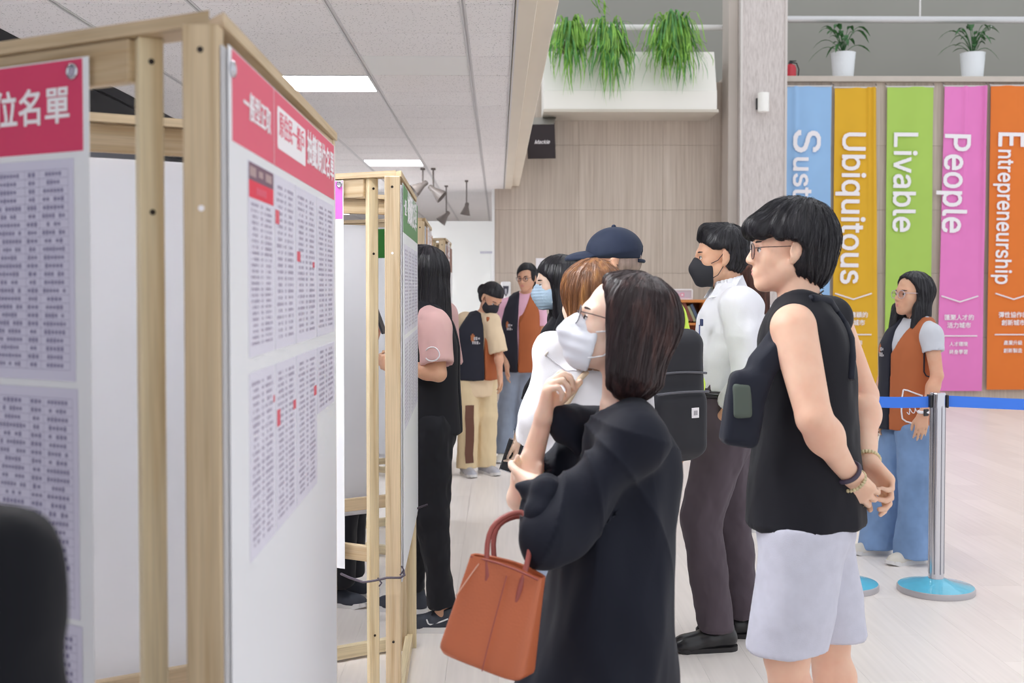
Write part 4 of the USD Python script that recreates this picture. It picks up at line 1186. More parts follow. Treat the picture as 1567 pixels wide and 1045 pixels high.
def loft(levels, R=None, c=(0, 0, 0), power=2.0):
    """A body of elliptical sections: rows (z, cx, cy, rx, ry)."""
    from scipy.interpolate import PchipInterpolator
    L = np.asarray(sorted(levels), float)
    zz = np.linspace(L[0, 0], L[-1, 0], 96)
    T = PchipInterpolator(L[:, 0], L[:, 1:])(zz).astype(f32)
    R = np.eye(3) if R is None else np.asarray(R, float)
    c = np.asarray(c, float)
    lo = np.array([(T[:, 0] - T[:, 2]).min(), (T[:, 1] - T[:, 3]).min(), zz[0]])
    hi = np.array([(T[:, 0] + T[:, 2]).max(), (T[:, 1] + T[:, 3]).max(), zz[-1]])
    cor = np.array([[(lo, hi)[i][0], (lo, hi)[j][1], (lo, hi)[k][2]] for i in (0, 1) for j in (0, 1) for k in (0, 1)]) @ R.T + c

    def fn(p):
        q = (p - c.astype(f32)) @ R.astype(f32)
        z = q[:, 2]
        g = np.clip((z - zz[0]) / (zz[-1] - zz[0]) * 95, 0, 94.999)
        i = g.astype(int); w = (g - i)[:, None].astype(f32)
        P = T[i] * (1 - w) + T[i + 1] * w
        a, b = (q[:, 0] - P[:, 0]) / P[:, 2], (q[:, 1] - P[:, 1]) / P[:, 3]
        if power != 2.0:
            k0 = (np.abs(a) ** power + np.abs(b) ** power) ** (1 / power)
            d = (k0 - 1) * np.minimum(P[:, 2], P[:, 3])
        else:
            k0 = np.hypot(a, b)
            k1 = np.hypot(a / P[:, 2], b / P[:, 3])
            d = k0 * (k0 - 1) / np.maximum(k1, 1e-6)
        return np.maximum(d, np.maximum(f32(zz[0]) - z, z - f32(zz[-1])))
    return fn, cor.min(0), cor.max(0)


def rbox(c, half, r):
    c, half = np.asarray(c, float), np.asarray(half, float)

    def fn(p):
        q = np.abs(p - c.astype(f32)) - (half - r).astype(f32)
        return np.sqrt((np.maximum(q, 0) ** 2).sum(1)) + np.minimum(q.max(1), 0) - f32(r)
    return fn, c - half, c + half


def cut(prim, *planes):
    """Keeps the side of each plane (point, normal) against its normal."""
    fn, lo, hi = prim
    pl = [(np.asarray(p, f32), (np.asarray(n, float) / np.linalg.norm(n)).astype(f32)) for p, n in planes]

    def g(p):
        d = fn(p)
        for a, n in pl:
            d = np.maximum(d, (p - a) @ n)
        return d
    return g, lo, hi


def both(a, b):
    """The part two solids share."""
    return (lambda p: np.maximum(a[0](p), b[0](p))), np.maximum(a[1], b[1]), np.minimum(a[2], b[2])


def grown(prim, r):
    return (lambda p: prim[0](p) - f32(r)), prim[1] - r, prim[2] + r


def placed(prim, R, c, s=1.0):
    """A solid made in a local frame, carried to centre c with axes R (columns) and scale s."""
    fn, lo, hi = prim
    R, c = np.asarray(R, float), np.asarray(c, float)
    cor = np.array([[(lo, hi)[i][0], (lo, hi)[j][1], (lo, hi)[k][2]] for i in (0, 1) for j in (0, 1) for k in (0, 1)]) * s @ R.T + c
    Rf, cf = (R / s).astype(f32), c.astype(f32)
    return (lambda p: fn((p - cf) @ Rf) * f32(s)), cor.min(0), cor.max(0)


def surface(ops, h, B=12, relax=2):
    """ops: (solid, blend) united in turn; (solid, blend, 'sub') takes away, (solid, 0, 'and') keeps the shared part."""
    adds = [o for o in ops if len(o) == 2]
    lo = np.min([o[0][1] for o in adds], 0) - 3 * h
    hi = np.max([o[0][2] for o in adds], 0) + 3 * h
    nb = np.ceil((hi - lo) / (h * B)).astype(int)
    active = np.zeros(nb, bool)
    spans = []
    for o in ops:
        k = o[1] + 2 * h
        a = np.floor((o[0][1] - k - lo) / (h * B)).astype(int)
        b = np.floor((o[0][2] + k - lo) / (h * B)).astype(int)
        a, b = np.clip(a, 0, nb - 1), np.clip(b, 0, nb - 1)
        spans.append((a, b))
        if len(o) == 2:
            active[a[0]:b[0] + 1, a[1]:b[1] + 1, a[2]:b[2] + 1] = True
    blocks = np.argwhere(active)
    idx = -np.ones(nb, int); idx[tuple(blocks.T)] = np.arange(len(blocks))
    g = np.stack(np.meshgrid(*[np.arange(B + 1)] * 3, indexing='ij'), -1).reshape(-1, 3)
    n3 = len(g)
    D = np.full((len(blocks), n3), 1.0, f32)
    org = lo + blocks * (B * h)
    gh = (g * h).astype(f32)
    for o, (a, b) in zip(ops, spans):
        if len(o) == 3 and o[2] == 'and':
            ids = np.arange(len(blocks))
        else:
            ids = idx[a[0]:b[0] + 1, a[1]:b[1] + 1, a[2]:b[2] + 1].ravel(); ids = ids[ids >= 0]
        if not len(ids):
            continue
        P = (org[ids].astype(f32)[:, None, :] + gh[None]).reshape(-1, 3)
        d = o[0][0](P).reshape(len(ids), n3).astype(f32)
        cur, k = D[ids], max(o[1], 1e-6)
        if len(o) == 2:
            hh = np.maximum(k - np.abs(cur - d), 0) / k
            D[ids] = np.minimum(cur, d) - hh * hh * f32(k * 0.25)
        elif o[2] == 'sub':
            d = -d
            hh = np.maximum(k - np.abs(cur - d), 0) / k
            D[ids] = np.maximum(cur, d) + hh * hh * f32(k * 0.25)
        else:
            D[ids] = np.maximum(cur, d)
    D = D.reshape(len(blocks), B + 1, B + 1, B + 1)
    S = D < 0
    dims = nb * B
    # cells crossed by the surface
    cnt = sum(S[:, i:i + B, j:j + B, k:k + B].astype(np.int8) for i in (0, 1) for j in (0, 1) for k in (0, 1))
    cells = np.argwhere((cnt > 0) & (cnt < 8))
    bi, ci = cells[:, 0], cells[:, 1:]
    acc, num = np.zeros((len(cells), 3)), np.zeros(len(cells))
    for ax in range(3):
        o1, o2 = [a_ for a_ in range(3) if a_ != ax]
        for u in (0, 1):
            for v in (0, 1):
                p0 = ci.copy(); p0[:, o1] += u; p0[:, o2] += v
                p1 = p0.copy(); p1[:, ax] += 1
                d0, d1 = D[bi, p0[:, 0], p0[:, 1], p0[:, 2]], D[bi, p1[:, 0], p1[:, 1], p1[:, 2]]
                m = (d0 < 0) != (d1 < 0)
                t = np.where(m, d0 / np.where(m, d0 - d1, 1), 0)
                q = p0.astype(float); q[:, ax] += t
                acc[m] += q[m]; num[m] += 1
    V = (acc / num[:, None] + blocks[bi] * B) * h + lo
    gc = blocks[bi] * B + ci
    key = (gc[:, 0] * dims[1] + gc[:, 1]) * dims[2] + gc[:, 2]
    order = np.argsort(key); sk = key[order]
    F = []
    for ax in range(3):
        o1, o2 = (ax + 1) % 3, (ax + 2) % 3
        sl0, sl1 = [slice(0, B)] * 3, [slice(0, B)] * 3
        sl1[ax] = slice(1, B + 1)
        a, b = S[(slice(None), *sl0)], S[(slice(None), *sl1)]
        e = np.argwhere(a != b)
        flip = a[tuple(e.T)]
        gp = blocks[e[:, 0]] * B + e[:, 1:]
        quad = []
        for (u, v) in ((0, 0), (-1, 0), (-1, -1), (0, -1)):
            c = gp.copy(); c[:, o1] += u; c[:, o2] += v
            kk = (c[:, 0] * dims[1] + c[:, 1]) * dims[2] + c[:, 2]
            pos = np.clip(np.searchsorted(sk, kk), 0, len(sk) - 1)
            quad.append(np.where(sk[pos] == kk, order[pos], -1))
        q = np.stack(quad, 1)
        ok = (q >= 0).all(1)
        q, fl = q[ok], flip[ok]
        q[~fl] = q[~fl][:, ::-1]
        F += [q[:, [0, 1, 2]], q[:, [0, 2, 3]]]
    F = np.vstack(F)
    if relax:
        V = smooth_v(V, F, relax)
    return trimesh.Trimesh(V, F, process=False)


def smooth_v(V, F, n, lam=0.5):
    import scipy.sparse as sp
    e = np.vstack([F[:, [0, 1]], F[:, [1, 2]], F[:, [2, 0]]]); e = np.vstack([e, e[:, ::-1]])
    A = sp.csr_matrix((np.ones(len(e)), (e[:, 0], e[:, 1])), shape=(len(V), len(V)))
    A.data[:] = 1
    d = np.maximum(np.asarray(A.sum(1)).ravel(), 1)
    for i in range(n):
        V = V + (lam if i % 2 == 0 else -lam * 1.02) * (A @ V / d[:, None] - V) if n > 2 else V + lam * 0.7 * (A @ V / d[:, None] - V)
    return V


def vnormals(m):
    v, f = np.asarray(m.vertices), np.asarray(m.faces)
    n = np.zeros_like(v); fnm = np.cross(v[f[:, 1]] - v[f[:, 0]], v[f[:, 2]] - v[f[:, 0]])
    for k in range(3):
        np.add.at(n, f[:, k], fnm)
    return n / (np.linalg.norm(n, axis=1, keepdims=True) + 1e-12)


def folds(m, amp, freq, seed=0, mask=None):
    """Cloth folds: pushes the surface in and out by stretched noise; freq per axis in 1/m."""
    v = np.asarray(m.vertices); n = vnormals(m)
    q = v * np.asarray(freq, float)
    a = meshkit.fbm(q + seed * 17.3, 2, seed) - 0.5
    r = 1 - np.abs(meshkit.noise(q * 0.8 + 5.1 + seed, seed + 3) * 2 - 1) * 2
    d = amp * (a * 1.3 + 0.35 * r)
    if mask is not None:
        d = d * mask(v)
    m.vertices = v + n * d[:, None]
    return m


# ------------------------------------------------------------------ a head
def head_ops(fem=False, mouth=True):
    """Local frame: x forward, y left, z up, centre between the ears; 0.23 m from chin to crown."""
    j = 0.9 if fem else 1.0
    o = [(ell((-0.012, 0, 0.030), (0.097, 0.076, 0.086)), 0.01),
         (ell((0.030, 0, -0.030), (0.063, 0.060 * (0.97 if fem else 1), 0.085)), 0.02),
         (rc((0.005, 0.048 * j, -0.055), (0.060, 0.015, -0.098), 0.022, 0.017), 0.025), (rc((0.005, -0.048 * j, -0.055), (0.060, -0.015, -0.098), 0.022, 0.017), 0.025),
         (ell((0.074, 0, -0.099), (0.017, 0.02, 0.016)), 0.02),
         (rc((0.055, 0.036, -0.028), (0.062, 0.028, -0.045), 0.024, 0.02), 0.02), (rc((0.055, -0.036, -0.028), (0.062, -0.028, -0.045), 0.024, 0.02), 0.02),
         (rc((0.080, 0.010, 0.014), (0.066, 0.044, 0.012), 0.012, 0.011), 0.018), (rc((0.080, -0.010, 0.014), (0.066, -0.044, 0.012), 0.012, 0.011), 0.018),
         (rc((0.088, 0, 0.004), (0.106, 0, -0.034), 0.0075, 0.0105), 0.012),
         (ell((0.099, 0.0115, -0.038), (0.010, 0.0085, 0.008)), 0.006), (ell((0.099, -0.0115, -0.038), (0.010, 0.0085, 0.008)), 0.006),
         (ell((0.084, 0, -0.068), (0.014, 0.024, 0.018)), 0.015),
         (ell((0.091, 0.0, -0.062), (0.008, 0.022, 0.0052)), 0.004), (ell((0.090, 0.0, -0.073), (0.0085, 0.018, 0.006)), 0.004),
         (ell((0.098, 0.030, -0.006), (0.018, 0.017, 0.011)), 0.010, 'sub'), (ell((0.098, -0.030, -0.006), (0.018, 0.017, 0.011)), 0.010, 'sub')]
    for s in (1, -1):
        Re = rotm('z', 20 * s) @ rotm('y', -12)
        o += [(ell((-0.012, 0.079 * s, -0.008), (0.019, 0.0085, 0.031), Re), 0.006), (ell((-0.004, 0.075 * s, -0.035), (0.010, 0.007, 0.012)), 0.006),
              (ell((-0.006, 0.0875 * s, -0.006), (0.010, 0.006, 0.018), Re), 0.004, 'sub')]
    return o


EYE_L = (0.0735, 0.030, -0.007)


def hand_ops(w, d, n, right, L=0.18, curl=(20, 30, 20), curls=None, spread=4, thumb=(0.55, 0.35), tc=20):
    """A hand from the wrist w along d, palm facing n. curls: a (knuckle, middle, tip) bend per finger from index to little."""
    w, d, n = (np.asarray(x, float) for x in (w, d, n))
    d = d / np.linalg.norm(d); n = n - d * (n @ d); n /= np.linalg.norm(n)
    t = np.cross(d, n) * (1 if right else -1)
    s = L / 0.18
    ops = []
    off = [0.029, 0.0095, -0.0095, -0.027]; fwd = [0.083, 0.087, 0.083, 0.074]; Ls = [0.070, 0.078, 0.073, 0.057]; rr = [0.0092, 0.0095, 0.009, 0.0078]
    P = lambda a, b, c: w + s * (d * a + t * b + n * c)
    for i in range(4):
        ops.append((rc(P(0.004, off[i] * 0.55, 0), P(fwd[i] - 0.006, off[i], 0.0), 0.0155 * s, 0.0118 * s), 0.014))
    ops.append((rc(P(0.01, 0.012, 0.004), P(0.05, 0.022, 0.010), 0.014 * s, 0.013 * s), 0.012))
    for i in range(4):
        c = (curls[i] if curls is not None else curl)
        a = 0.0
        p = P(fwd[i], off[i], 0.0)
        sp = math.radians(spread) * (1.5 - i)
        for q, fr in enumerate((0.46, 0.30, 0.26)):
            a += math.radians(c[q])
            dirv = (d * math.cos(sp) + t * math.sin(sp)) * math.cos(a) + n * math.sin(a)
            p2 = p + dirv * Ls[i] * fr * s
            r0 = rr[i] * s * (1 - 0.09 * q)
            ops.append((rc(p, p2, r0, r0 * 0.92), 0.004 if q == 0 else 0.003))
            p = p2
    a0 = P(0.022, 0.020, 0.008)
    d1 = d * 0.75 + t * thumb[0] + n * thumb[1]; d1 /= np.linalg.norm(d1)
    p1 = a0 + d1 * 0.040 * s
    d2 = d1 + d * 0.25 - t * math.sin(math.radians(tc)) * 0.9; d2 /= np.linalg.norm(d2)
    p2 = p1 + d2 * 0.032 * s
    d3 = d2 + d * 0.1 - t * math.sin(math.radians(tc)) * 0.8; d3 /= np.linalg.norm(d3)
    p3 = p2 + d3 * 0.024 * s
    ops += [(rc(a0, p1, 0.0145 * s, 0.0112 * s), 0.012), (rc(p1, p2, 0.0108 * s, 0.0098 * s), 0.004), (rc(p2, p3, 0.0098 * s, 0.0082 * s), 0.003)]
    return ops


# ------------------------------------------------------------------ a person
def haircol(name, rgb, rough=0.38, tip=None):
    c = np.array(lin(rgb)); t_ = np.array(lin(tip)) if tip else c * 1.4
    return usdkit.material(stage, '/World/Looks/' + name, {
        'tc': ('texture_coordinate', {}), 'map': ('mapping', {'scale': (46, 46, 7)}), 'n': ('noise_texture', {'scale': 1.0, 'detail': 4.0}),
        'r': ('rgb_ramp', {'ramp': [(0.3, tuple(c * 0.6)), (0.52, tuple(c)), (0.75, tuple(t_))]}), 'b': ('bump', {'strength': 0.5, 'distance': 0.004}),
        'p': ('principled_bsdf', {'roughness': rough, 'specular_ior_level': 0.45})},
        [('tc.object', 'map.vector'), ('map.vector', 'n.vector'), ('n.fac', 'r.fac'), ('r.color', 'p.base_color'), ('n.fac', 'b.height'), ('b.normal', 'p.normal')], surface='p.BSDF')


def cloth(name, rgb, rough=0.8, var=0.06, scale=5, weave=0.12, **kw):
    return pbr(name, rgb, rough, var=var, scale=scale, bump=weave, bscale=420, sheen_weight=0.05, specular_ior_level=0.22, **kw)


def skin(name, rgb):
    c = np.array(lin(rgb))
    return usdkit.material(stage, '/World/Looks/' + name, {
        'tc': ('texture_coordinate', {}), 'n': ('noise_texture', {'scale': 14.0, 'detail': 4.0}),
        'r': ('rgb_ramp', {'ramp': [(0.32, tuple(c * [0.95, 0.86, 0.84])), (0.68, tuple(np.minimum(c * [1.02, 1.03, 1.03], 1)))]}),
        'n2': ('noise_texture', {'scale': 260.0, 'detail': 2.0}), 'b': ('bump', {'strength': 0.06, 'distance': 0.002}),
        'p': ('principled_bsdf', {'roughness': 0.48, 'subsurface_weight': 0.18, 'subsurface_radius': (0.012, 0.005, 0.003), 'subsurface_scale': 1.0, 'specular_ior_level': 0.35})},
        [('tc.object', 'n.vector'), ('n.fac', 'r.fac'), ('r.color', 'p.base_color'), ('tc.object', 'n2.vector'), ('n2.fac', 'b.height'), ('b.normal', 'p.normal')], surface='p.BSDF')


M['skin'] = skin('skin', (232, 190, 166))
M['skin_warm'] = skin('skin_warm', (218, 170, 142))
M['skin_pale'] = skin('skin_pale', (238, 204, 184))
M['hair_black'] = haircol('hair_black', (34, 32, 38), 0.36)
M['hair_darkbrown'] = haircol('hair_darkbrown', (52, 38, 40), 0.36, (92, 64, 60))
M['hair_brown'] = haircol('hair_brown', (122, 78, 46), 0.4, (176, 124, 70))
M['hair_auburn'] = haircol('hair_auburn', (84, 50, 42), 0.42, (136, 80, 60))
M['eye_white'] = pbr('eye_white', (226, 222, 220), 0.25)
M['iris'] = pbr('iris', (44, 30, 26), 0.15)
M['brow'] = pbr('brow', (52, 42, 42), 0.8)
M['lips'] = pbr('lips', (206, 128, 124), 0.45)
M['glass'] = usdkit.material(stage, '/World/Looks/spectacle_lens', {'f': ('fresnel', {'IOR': 1.45}), 't': ('transparent_bsdf', {'color': (0.96, 0.96, 0.98)}), 'g': ('glossy_bsdf', {'roughness': 0.03}), 'm': ('mix_closure', {})},
                          [('f.fac', 'm.fac'), ('t.BSDF', 'm.closure1'), ('g.BSDF', 'm.closure2')], surface='m.closure')


class Person:
    def __init__(self, label, X, Y, yaw, H, fem=False, h=0.006, group=None, pose=None, head=None, hs=None, skin_='skin', fat=1.0, z0=0.0):
        self.prim = thing('person', label, 'person', (X, Y, z0), yaw, group)
        self.X, self.Y, self.yaw, self.H, self.fem, self.h = X, Y, math.radians(yaw), H, fem, h
        self.u = u = H / 1.70
        self.skin, self.fat = skin_, fat
        sw = 0.158 if fem else 0.178
        J = dict(pelvis=(0, 0, .93), waist=(0, 0, 1.07), chest=(0, 0, 1.25), neck=(-.02, 0, 1.435), head=(.022, 0, 1.583))
        for s, k in ((1, 'L'), (-1, 'R')):
            J.update({'sh' + k: (-.018, s * sw, 1.375), 'el' + k: (-.04, s * (sw + .045), 1.10), 'wr' + k: (.03, s * (sw + .05), .86),
                      'hip' + k: (0, s * .085, .88), 'kn' + k: (.02, s * .088, .48), 'an' + k: (-.005, s * .09, .085)})
        self.J = {k: np.array(v, float) * u for k, v in J.items()}
        self.hand = {k: dict(d=(.12, 0, -1), n=(0, -1 if k == 'L' else 1, 0), curl=(14, 22, 14)) for k in 'LR'}
        self.foot = {'L': 8.0, 'R': -8.0}
        for k, v in (pose or {}).items():
            self.J[k] = np.array(v, float)
        self.hs = hs or 0.5 * (1 + u)
        hy, hp, hr = head or (0, 0, 0)                     # turn left, look up, tilt to the left
        self.HR = rotm('z', hy) @ rotm('y', -hp) @ rotm('x', -hr)

    def loc(self, p):
        """World to the person's own frame."""
        q = np.asarray(p, float) - [self.X, self.Y, 0]
        c, s = math.cos(self.yaw), math.sin(self.yaw)
        return np.array([q[0] * c + q[1] * s, -q[0] * s + q[1] * c, q[2]])

    def world(self, q):
        c, s = math.cos(self.yaw), math.sin(self.yaw)
        return np.array([self.X + q[0] * c - q[1] * s, self.Y + q[0] * s + q[1] * c, q[2]])

    def px(self, x, y, Y):
        return self.loc(at(x, y, Y))

    def wd(self, v):
        """A world direction in the person's frame."""
        c, s = math.cos(self.yaw), math.sin(self.yaw)
        v = np.asarray(v, float)
        return np.array([v[0] * c + v[1] * s, -v[0] * s + v[1] * c, v[2]])

    def hd(self, p):
        return np.asarray(p, float) * self.hs @ self.HR.T + self.J['head']

    def add(self, name, mesh, mat, parent=None, smooth=True, label=None, kind=None):
        return obj(name, mesh, mat, self.prim if parent is None else parent, smooth, label=label, kind=kind)

    def hl(self, prim):
        return placed(prim, self.HR, self.J['head'], self.hs)

    def body(self, hands='LR', feet=True):
        J, u, f = self.J, self.u, self.fat
        g = 0.88 if self.fem else 1.0
        ops = []
        pz, nz = J['pelvis'], J['neck']
        lv = lambda z: np.array([np.interp(z, [0.93, 1.07, 1.25, 1.435], [J[k][i] for k in ('pelvis', 'waist', 'chest', 'neck')]) for i in (0, 1)])
        rows = []
        for z, rx, ry in ((0.82, .085, .13), (0.93, .10, .15), (1.07, .088, .125), (1.22, .098, .140), (1.33, .088, .135), (1.40, .060, .095), (1.44, .045, .06)):
            c = lv(z)
            rows.append((z * u * (nz[2] / (1.435 * u)), c[0], c[1], rx * g * u * f, ry * g * u * f))
        ops.append((loft(rows), 0.02))
        ops.append((rc(J['neck'] - [0, 0, 0.03 * u], self.hd((-0.022, 0, -0.055)), 0.056 * u * (0.86 if self.fem else 1.0), 0.052 * self.hs * (0.86 if self.fem else 1.0)), 0.03))
        for k in 'LR':
            s_ = 1 if k == 'L' else -1
            ops.append((rc(J['neck'] + [0, s_ * .04 * u, -.03 * u], J['sh' + k] + [0, 0, .012 * u], 0.042 * u * g, 0.045 * u * g), 0.03))
            ops += [(rc(J['sh' + k], J['el' + k], .052 * u * g * f, .039 * u * g * f), 0.02), (rc(J['el' + k], J['wr' + k], .039 * u * g * f, .0265 * u * g), 0.012)]
            m = J['el' + k] * .7 + J['wr' + k] * .3
            ops.append((ell(m, (.041 * u * g * f,) * 3), 0.03))
            hn, kn, an = J['hip' + k], J['kn' + k], J['an' + k]
            ops += [(rc(hn, kn, .080 * u * f * (1.0 if not self.fem else .98), .053 * u * f), 0.02), (rc(kn, an, .050 * u * f, .034 * u), 0.012),
                    (rc(kn * .75 + an * .25 + [-.014 * u, 0, 0], kn * .5 + an * .5 + [-.01 * u, 0, 0], .048 * u * f, .040 * u * f), 0.03)]
            if feet:
                a = math.radians(self.foot[k])
                fd = np.array([math.cos(a), math.sin(a), 0])
                base = np.array([an[0], an[1], 0])
                ops.append((rc(base + [0, 0, an[2] * .6], base + fd * .13 * u + [0, 0, .034], .034 * u, .024 * u), 0.02))
            if k in hands:
                q = self.hand[k]
                ops += hand_ops(J['wr' + k], q['d'], q['n'], k == 'R', L=q.get('L', .182 * u * (.95 if self.fem else 1.03)), curl=q.get('curl', (14, 22, 14)), curls=q.get('curls'), spread=q.get('spread', 3), thumb=q.get('thumb', (.5, .3)), tc=q.get('tc', 20))
        for o in head_ops(self.fem):
            ops.append((self.hl(o[0]), o[1] * self.hs) + tuple(o[2:]))
        self.ops = ops
        self.mesh = surface(ops, self.h)
        return self.add('body', self.mesh, self.skin)

    def face(self, eyes='LR', brows=True, lips=True, look=(0, 0)):
        for k in eyes:
            s = 1 if k == 'L' else -1
            c = np.array([EYE_L[0], EYE_L[1] * s, EYE_L[2]])
            R = self.HR
            e = trimesh.creation.icosphere(2, 0.0118 * self.hs)
            e_ = self.add('eye', moved(e, self.hd(c)), 'eye_white')
            gz = rotm('z', look[0]) @ rotm('y', -look[1]) @ np.array([1.0, 0, 0])
            self.add('iris', moved(trimesh.creation.icosphere(2, 0.0062 * self.hs), self.hd(c + gz * 0.0076)), 'iris', parent=e_)
            lid = tube([self.hd(c + np.array([0.0118 * math.cos(a) * 0.9 + 0.001, 0.0135 * math.sin(a), 0.0055 - 0.003 * abs(math.sin(a))])) for a in np.linspace(-1.2, 1.2, 9)], 0.0014 * self.hs, 6)
            self.add('eyelid', lid, 'brow', parent=e_)
            if brows:
                b = tube([self.hd((0.089 - 0.014 * t ** 2, s * (0.014 + 0.036 * t), 0.0135 + 0.007 * t - 0.006 * t ** 2)) for t in np.linspace(0, 1, 7)], np.array([.0026, .0034, .0034, .0032, .0028, .0022, .0012]) * self.hs, 6)
                self.add('eyebrow', b, 'brow')
        if lips:
            up_ = tube([self.hd((0.0965 - 16 * y * y, y, -0.0625 - 6 * y * y)) for y in np.linspace(-.019, .019, 9)], np.array([.001, .0028, .0036, .004, .0036, .004, .0036, .0028, .001]) * self.hs, 8)
            lo_ = tube([self.hd((0.0958 - 16 * y * y, y, -0.0715 + 5 * y * y)) for y in np.linspace(-.016, .016, 9)], np.array([.001, .003, .0042, .0046, .0048, .0046, .0042, .003, .001]) * self.hs, 8)
            self.add('lips', cat([up_, lo_]), 'lips')

    def hair(self, ops, mat, h=0.006, strands=900, length=0.12, crown=(-.05, 0, .11), gravity=0.8, amp=0.004, width=0.0011, flow=None, smooth_n=2, step=0.012, kinks=0.0, seed=3):
        oo = [(self.hl(o[0]), o[1] * self.hs) + tuple(o[2:]) for o in ops]
        m = surface(oo, h, relax=smooth_n)
        v = np.asarray(m.vertices)
        lc = (v - self.J['head']) @ self.HR / self.hs
        ang = np.arctan2(lc[:, 1] - crown[1], lc[:, 0] - crown[0])
        n = vnormals(m)
        st = meshkit.noise(np.stack([np.cos(ang) * 9, np.sin(ang) * 9, lc[:, 2] * 7 + 3], 1), seed) - 0.5
        st2 = meshkit.noise(np.stack([np.cos(ang) * 24, np.sin(ang) * 24, lc[:, 2] * 9], 1), seed + 1) - 0.5
        m.vertices = v + n * (amp * (1.6 * st + 0.9 * st2))[:, None]
        hp = self.add('hair', m, mat)
        if strands:
            from scipy.spatial import cKDTree
            r = np.random.default_rng(seed)
            v, nv = np.asarray(m.vertices), vnormals(m)
            tree = cKDTree(v)
            tri = np.asarray(m.faces)
            ar = np.linalg.norm(np.cross(v[tri[:, 1]] - v[tri[:, 0]], v[tri[:, 2]] - v[tri[:, 0]]), axis=1)
            pick = r.choice(len(tri), strands, p=ar / ar.sum())
            p = v[tri[pick]].mean(1)
            npt = max(4, int(length / step))
            cw = self.hd(crown)
            pts = []
            ph = r.uniform(0, 6.28, strands)
            for k in range(npt):
                _, i = tree.query(p)
                nn = nv[i]
                p = p - nn * ((p - v[i]) * nn).sum(1, keepdims=True) + nn * (0.0016 * self.hs * min(1, 0.4 + k * .2))
                pts.append(p.copy())
                d = p - cw; d /= np.linalg.norm(d, axis=1, keepdims=True) + 1e-9
                d = d + np.array([0, 0, -gravity]) if flow is None else flow(p, d)
                d = d - nn * (d * nn).sum(1, keepdims=True)
                d /= np.linalg.norm(d, axis=1, keepdims=True) + 1e-9
                if kinks:
                    sd = np.cross(d, nn); d = d + sd * (kinks * np.sin(k * 1.1 + ph))[:, None]
                p = p + d * step
            P = np.stack(pts, 1)
            w = np.linspace(1, 0.25, npt) * width
            c = UsdGeom.BasisCurves.Define(stage, numbered(path_of(hp), 'hair_strands'))
            c.CreateTypeAttr('linear'); c.CreatePointsAttr(Vt.Vec3fArray.FromNumpy(P.reshape(-1, 3).astype(f32)))
            c.CreateCurveVertexCountsAttr(Vt.IntArray.FromNumpy(np.full(strands, npt, np.int32)))
            c.CreateWidthsAttr(Vt.FloatArray.FromNumpy(np.tile(w, strands).astype(f32))); c.SetWidthsInterpolation('vertex')
            UsdShade.MaterialBindingAPI.Apply(c.GetPrim()).Bind(M[mat])
            tag(c, kind='stuff')
        return hp

    # ---- clothing
    def spine(self, z):
        """Centre of the trunk at the standard height z (for 1.70 m)."""
        J = self.J
        return np.array([np.interp(z, [0.93, 1.07, 1.25, 1.435], [J[k][i] for k in ('pelvis', 'waist', 'chest', 'neck')]) for i in (0, 1, 2)]) + ([0, 0, (z - 0.93) * self.u] if z < 0.93 else [0, 0, (z - 1.435) * self.u] if z > 1.435 else [0, 0, 0])

    def trunk(self, rows):
        """rows: (standard height, depth radius, width radius[, forward shift])."""
        out = []
        for r_ in rows:
            c = self.spine(r_[0])
            out.append((c[2], c[0] + (r_[3] if len(r_) > 3 else 0) * self.u, c[1], r_[1] * self.u, r_[2] * self.u))
        return loft(out)

    def sleeve(self, k, end, r0, r1, below=0.0, rb=0.06):
        """A sleeve to `end` of the upper arm, or on down the forearm by `below`."""
        J = self.J
        a, b, w = J['sh' + k], J['el' + k], J['wr' + k]
        u = self.u
        if below <= 0:
            e = a + (b - a) * end
            d = (b - a) / np.linalg.norm(b - a)
            return [(cut(rc(a, e + d * 0.05, r0 * u, r1 * u), (e, d)), 0.03)], (e, d, r1 * u)
        e = b + (w - b) * below
        d = (w - b) / np.linalg.norm(w - b)
        return [(rc(a, b, r0 * u, r1 * u), 0.03), (cut(rc(b, e + d * 0.04, r1 * u, rb * u), (e, d)), 0.02)], (e, d, rb * u)

    def hollow(self, e, d, r, depth=0.035, wall=0.004):
        return (rc(e - d * (depth - r + wall), e + d * 0.06, r - wall, r - wall), 0.004, 'sub')

    def leg(self, k, r, hem, flare=None):
        """A trouser leg: radii at hip, knee, hem; hem height in metres."""
        J, u = self.J, self.u
        a, b, c = J['hip' + k], J['kn' + k], J['an' + k]
        if hem >= b[2]:
            t = (a[2] - hem) / (a[2] - b[2]); e = a + (b - a) * t
            return [(cut(rc(a, e + (b - a) * .12, r[0] * u, r[1] * u), (e, (0, 0, -1))), 0.03)], e
        t = (b[2] - hem) / (b[2] - c[2]); e = b + (c - b) * t
        return [(rc(a, b, r[0] * u, r[1] * u), 0.03), (cut(rc(b, e + (c - b) * .12, r[1] * u, r[2] * u), (e, (0, 0, -1))), 0.02)], e

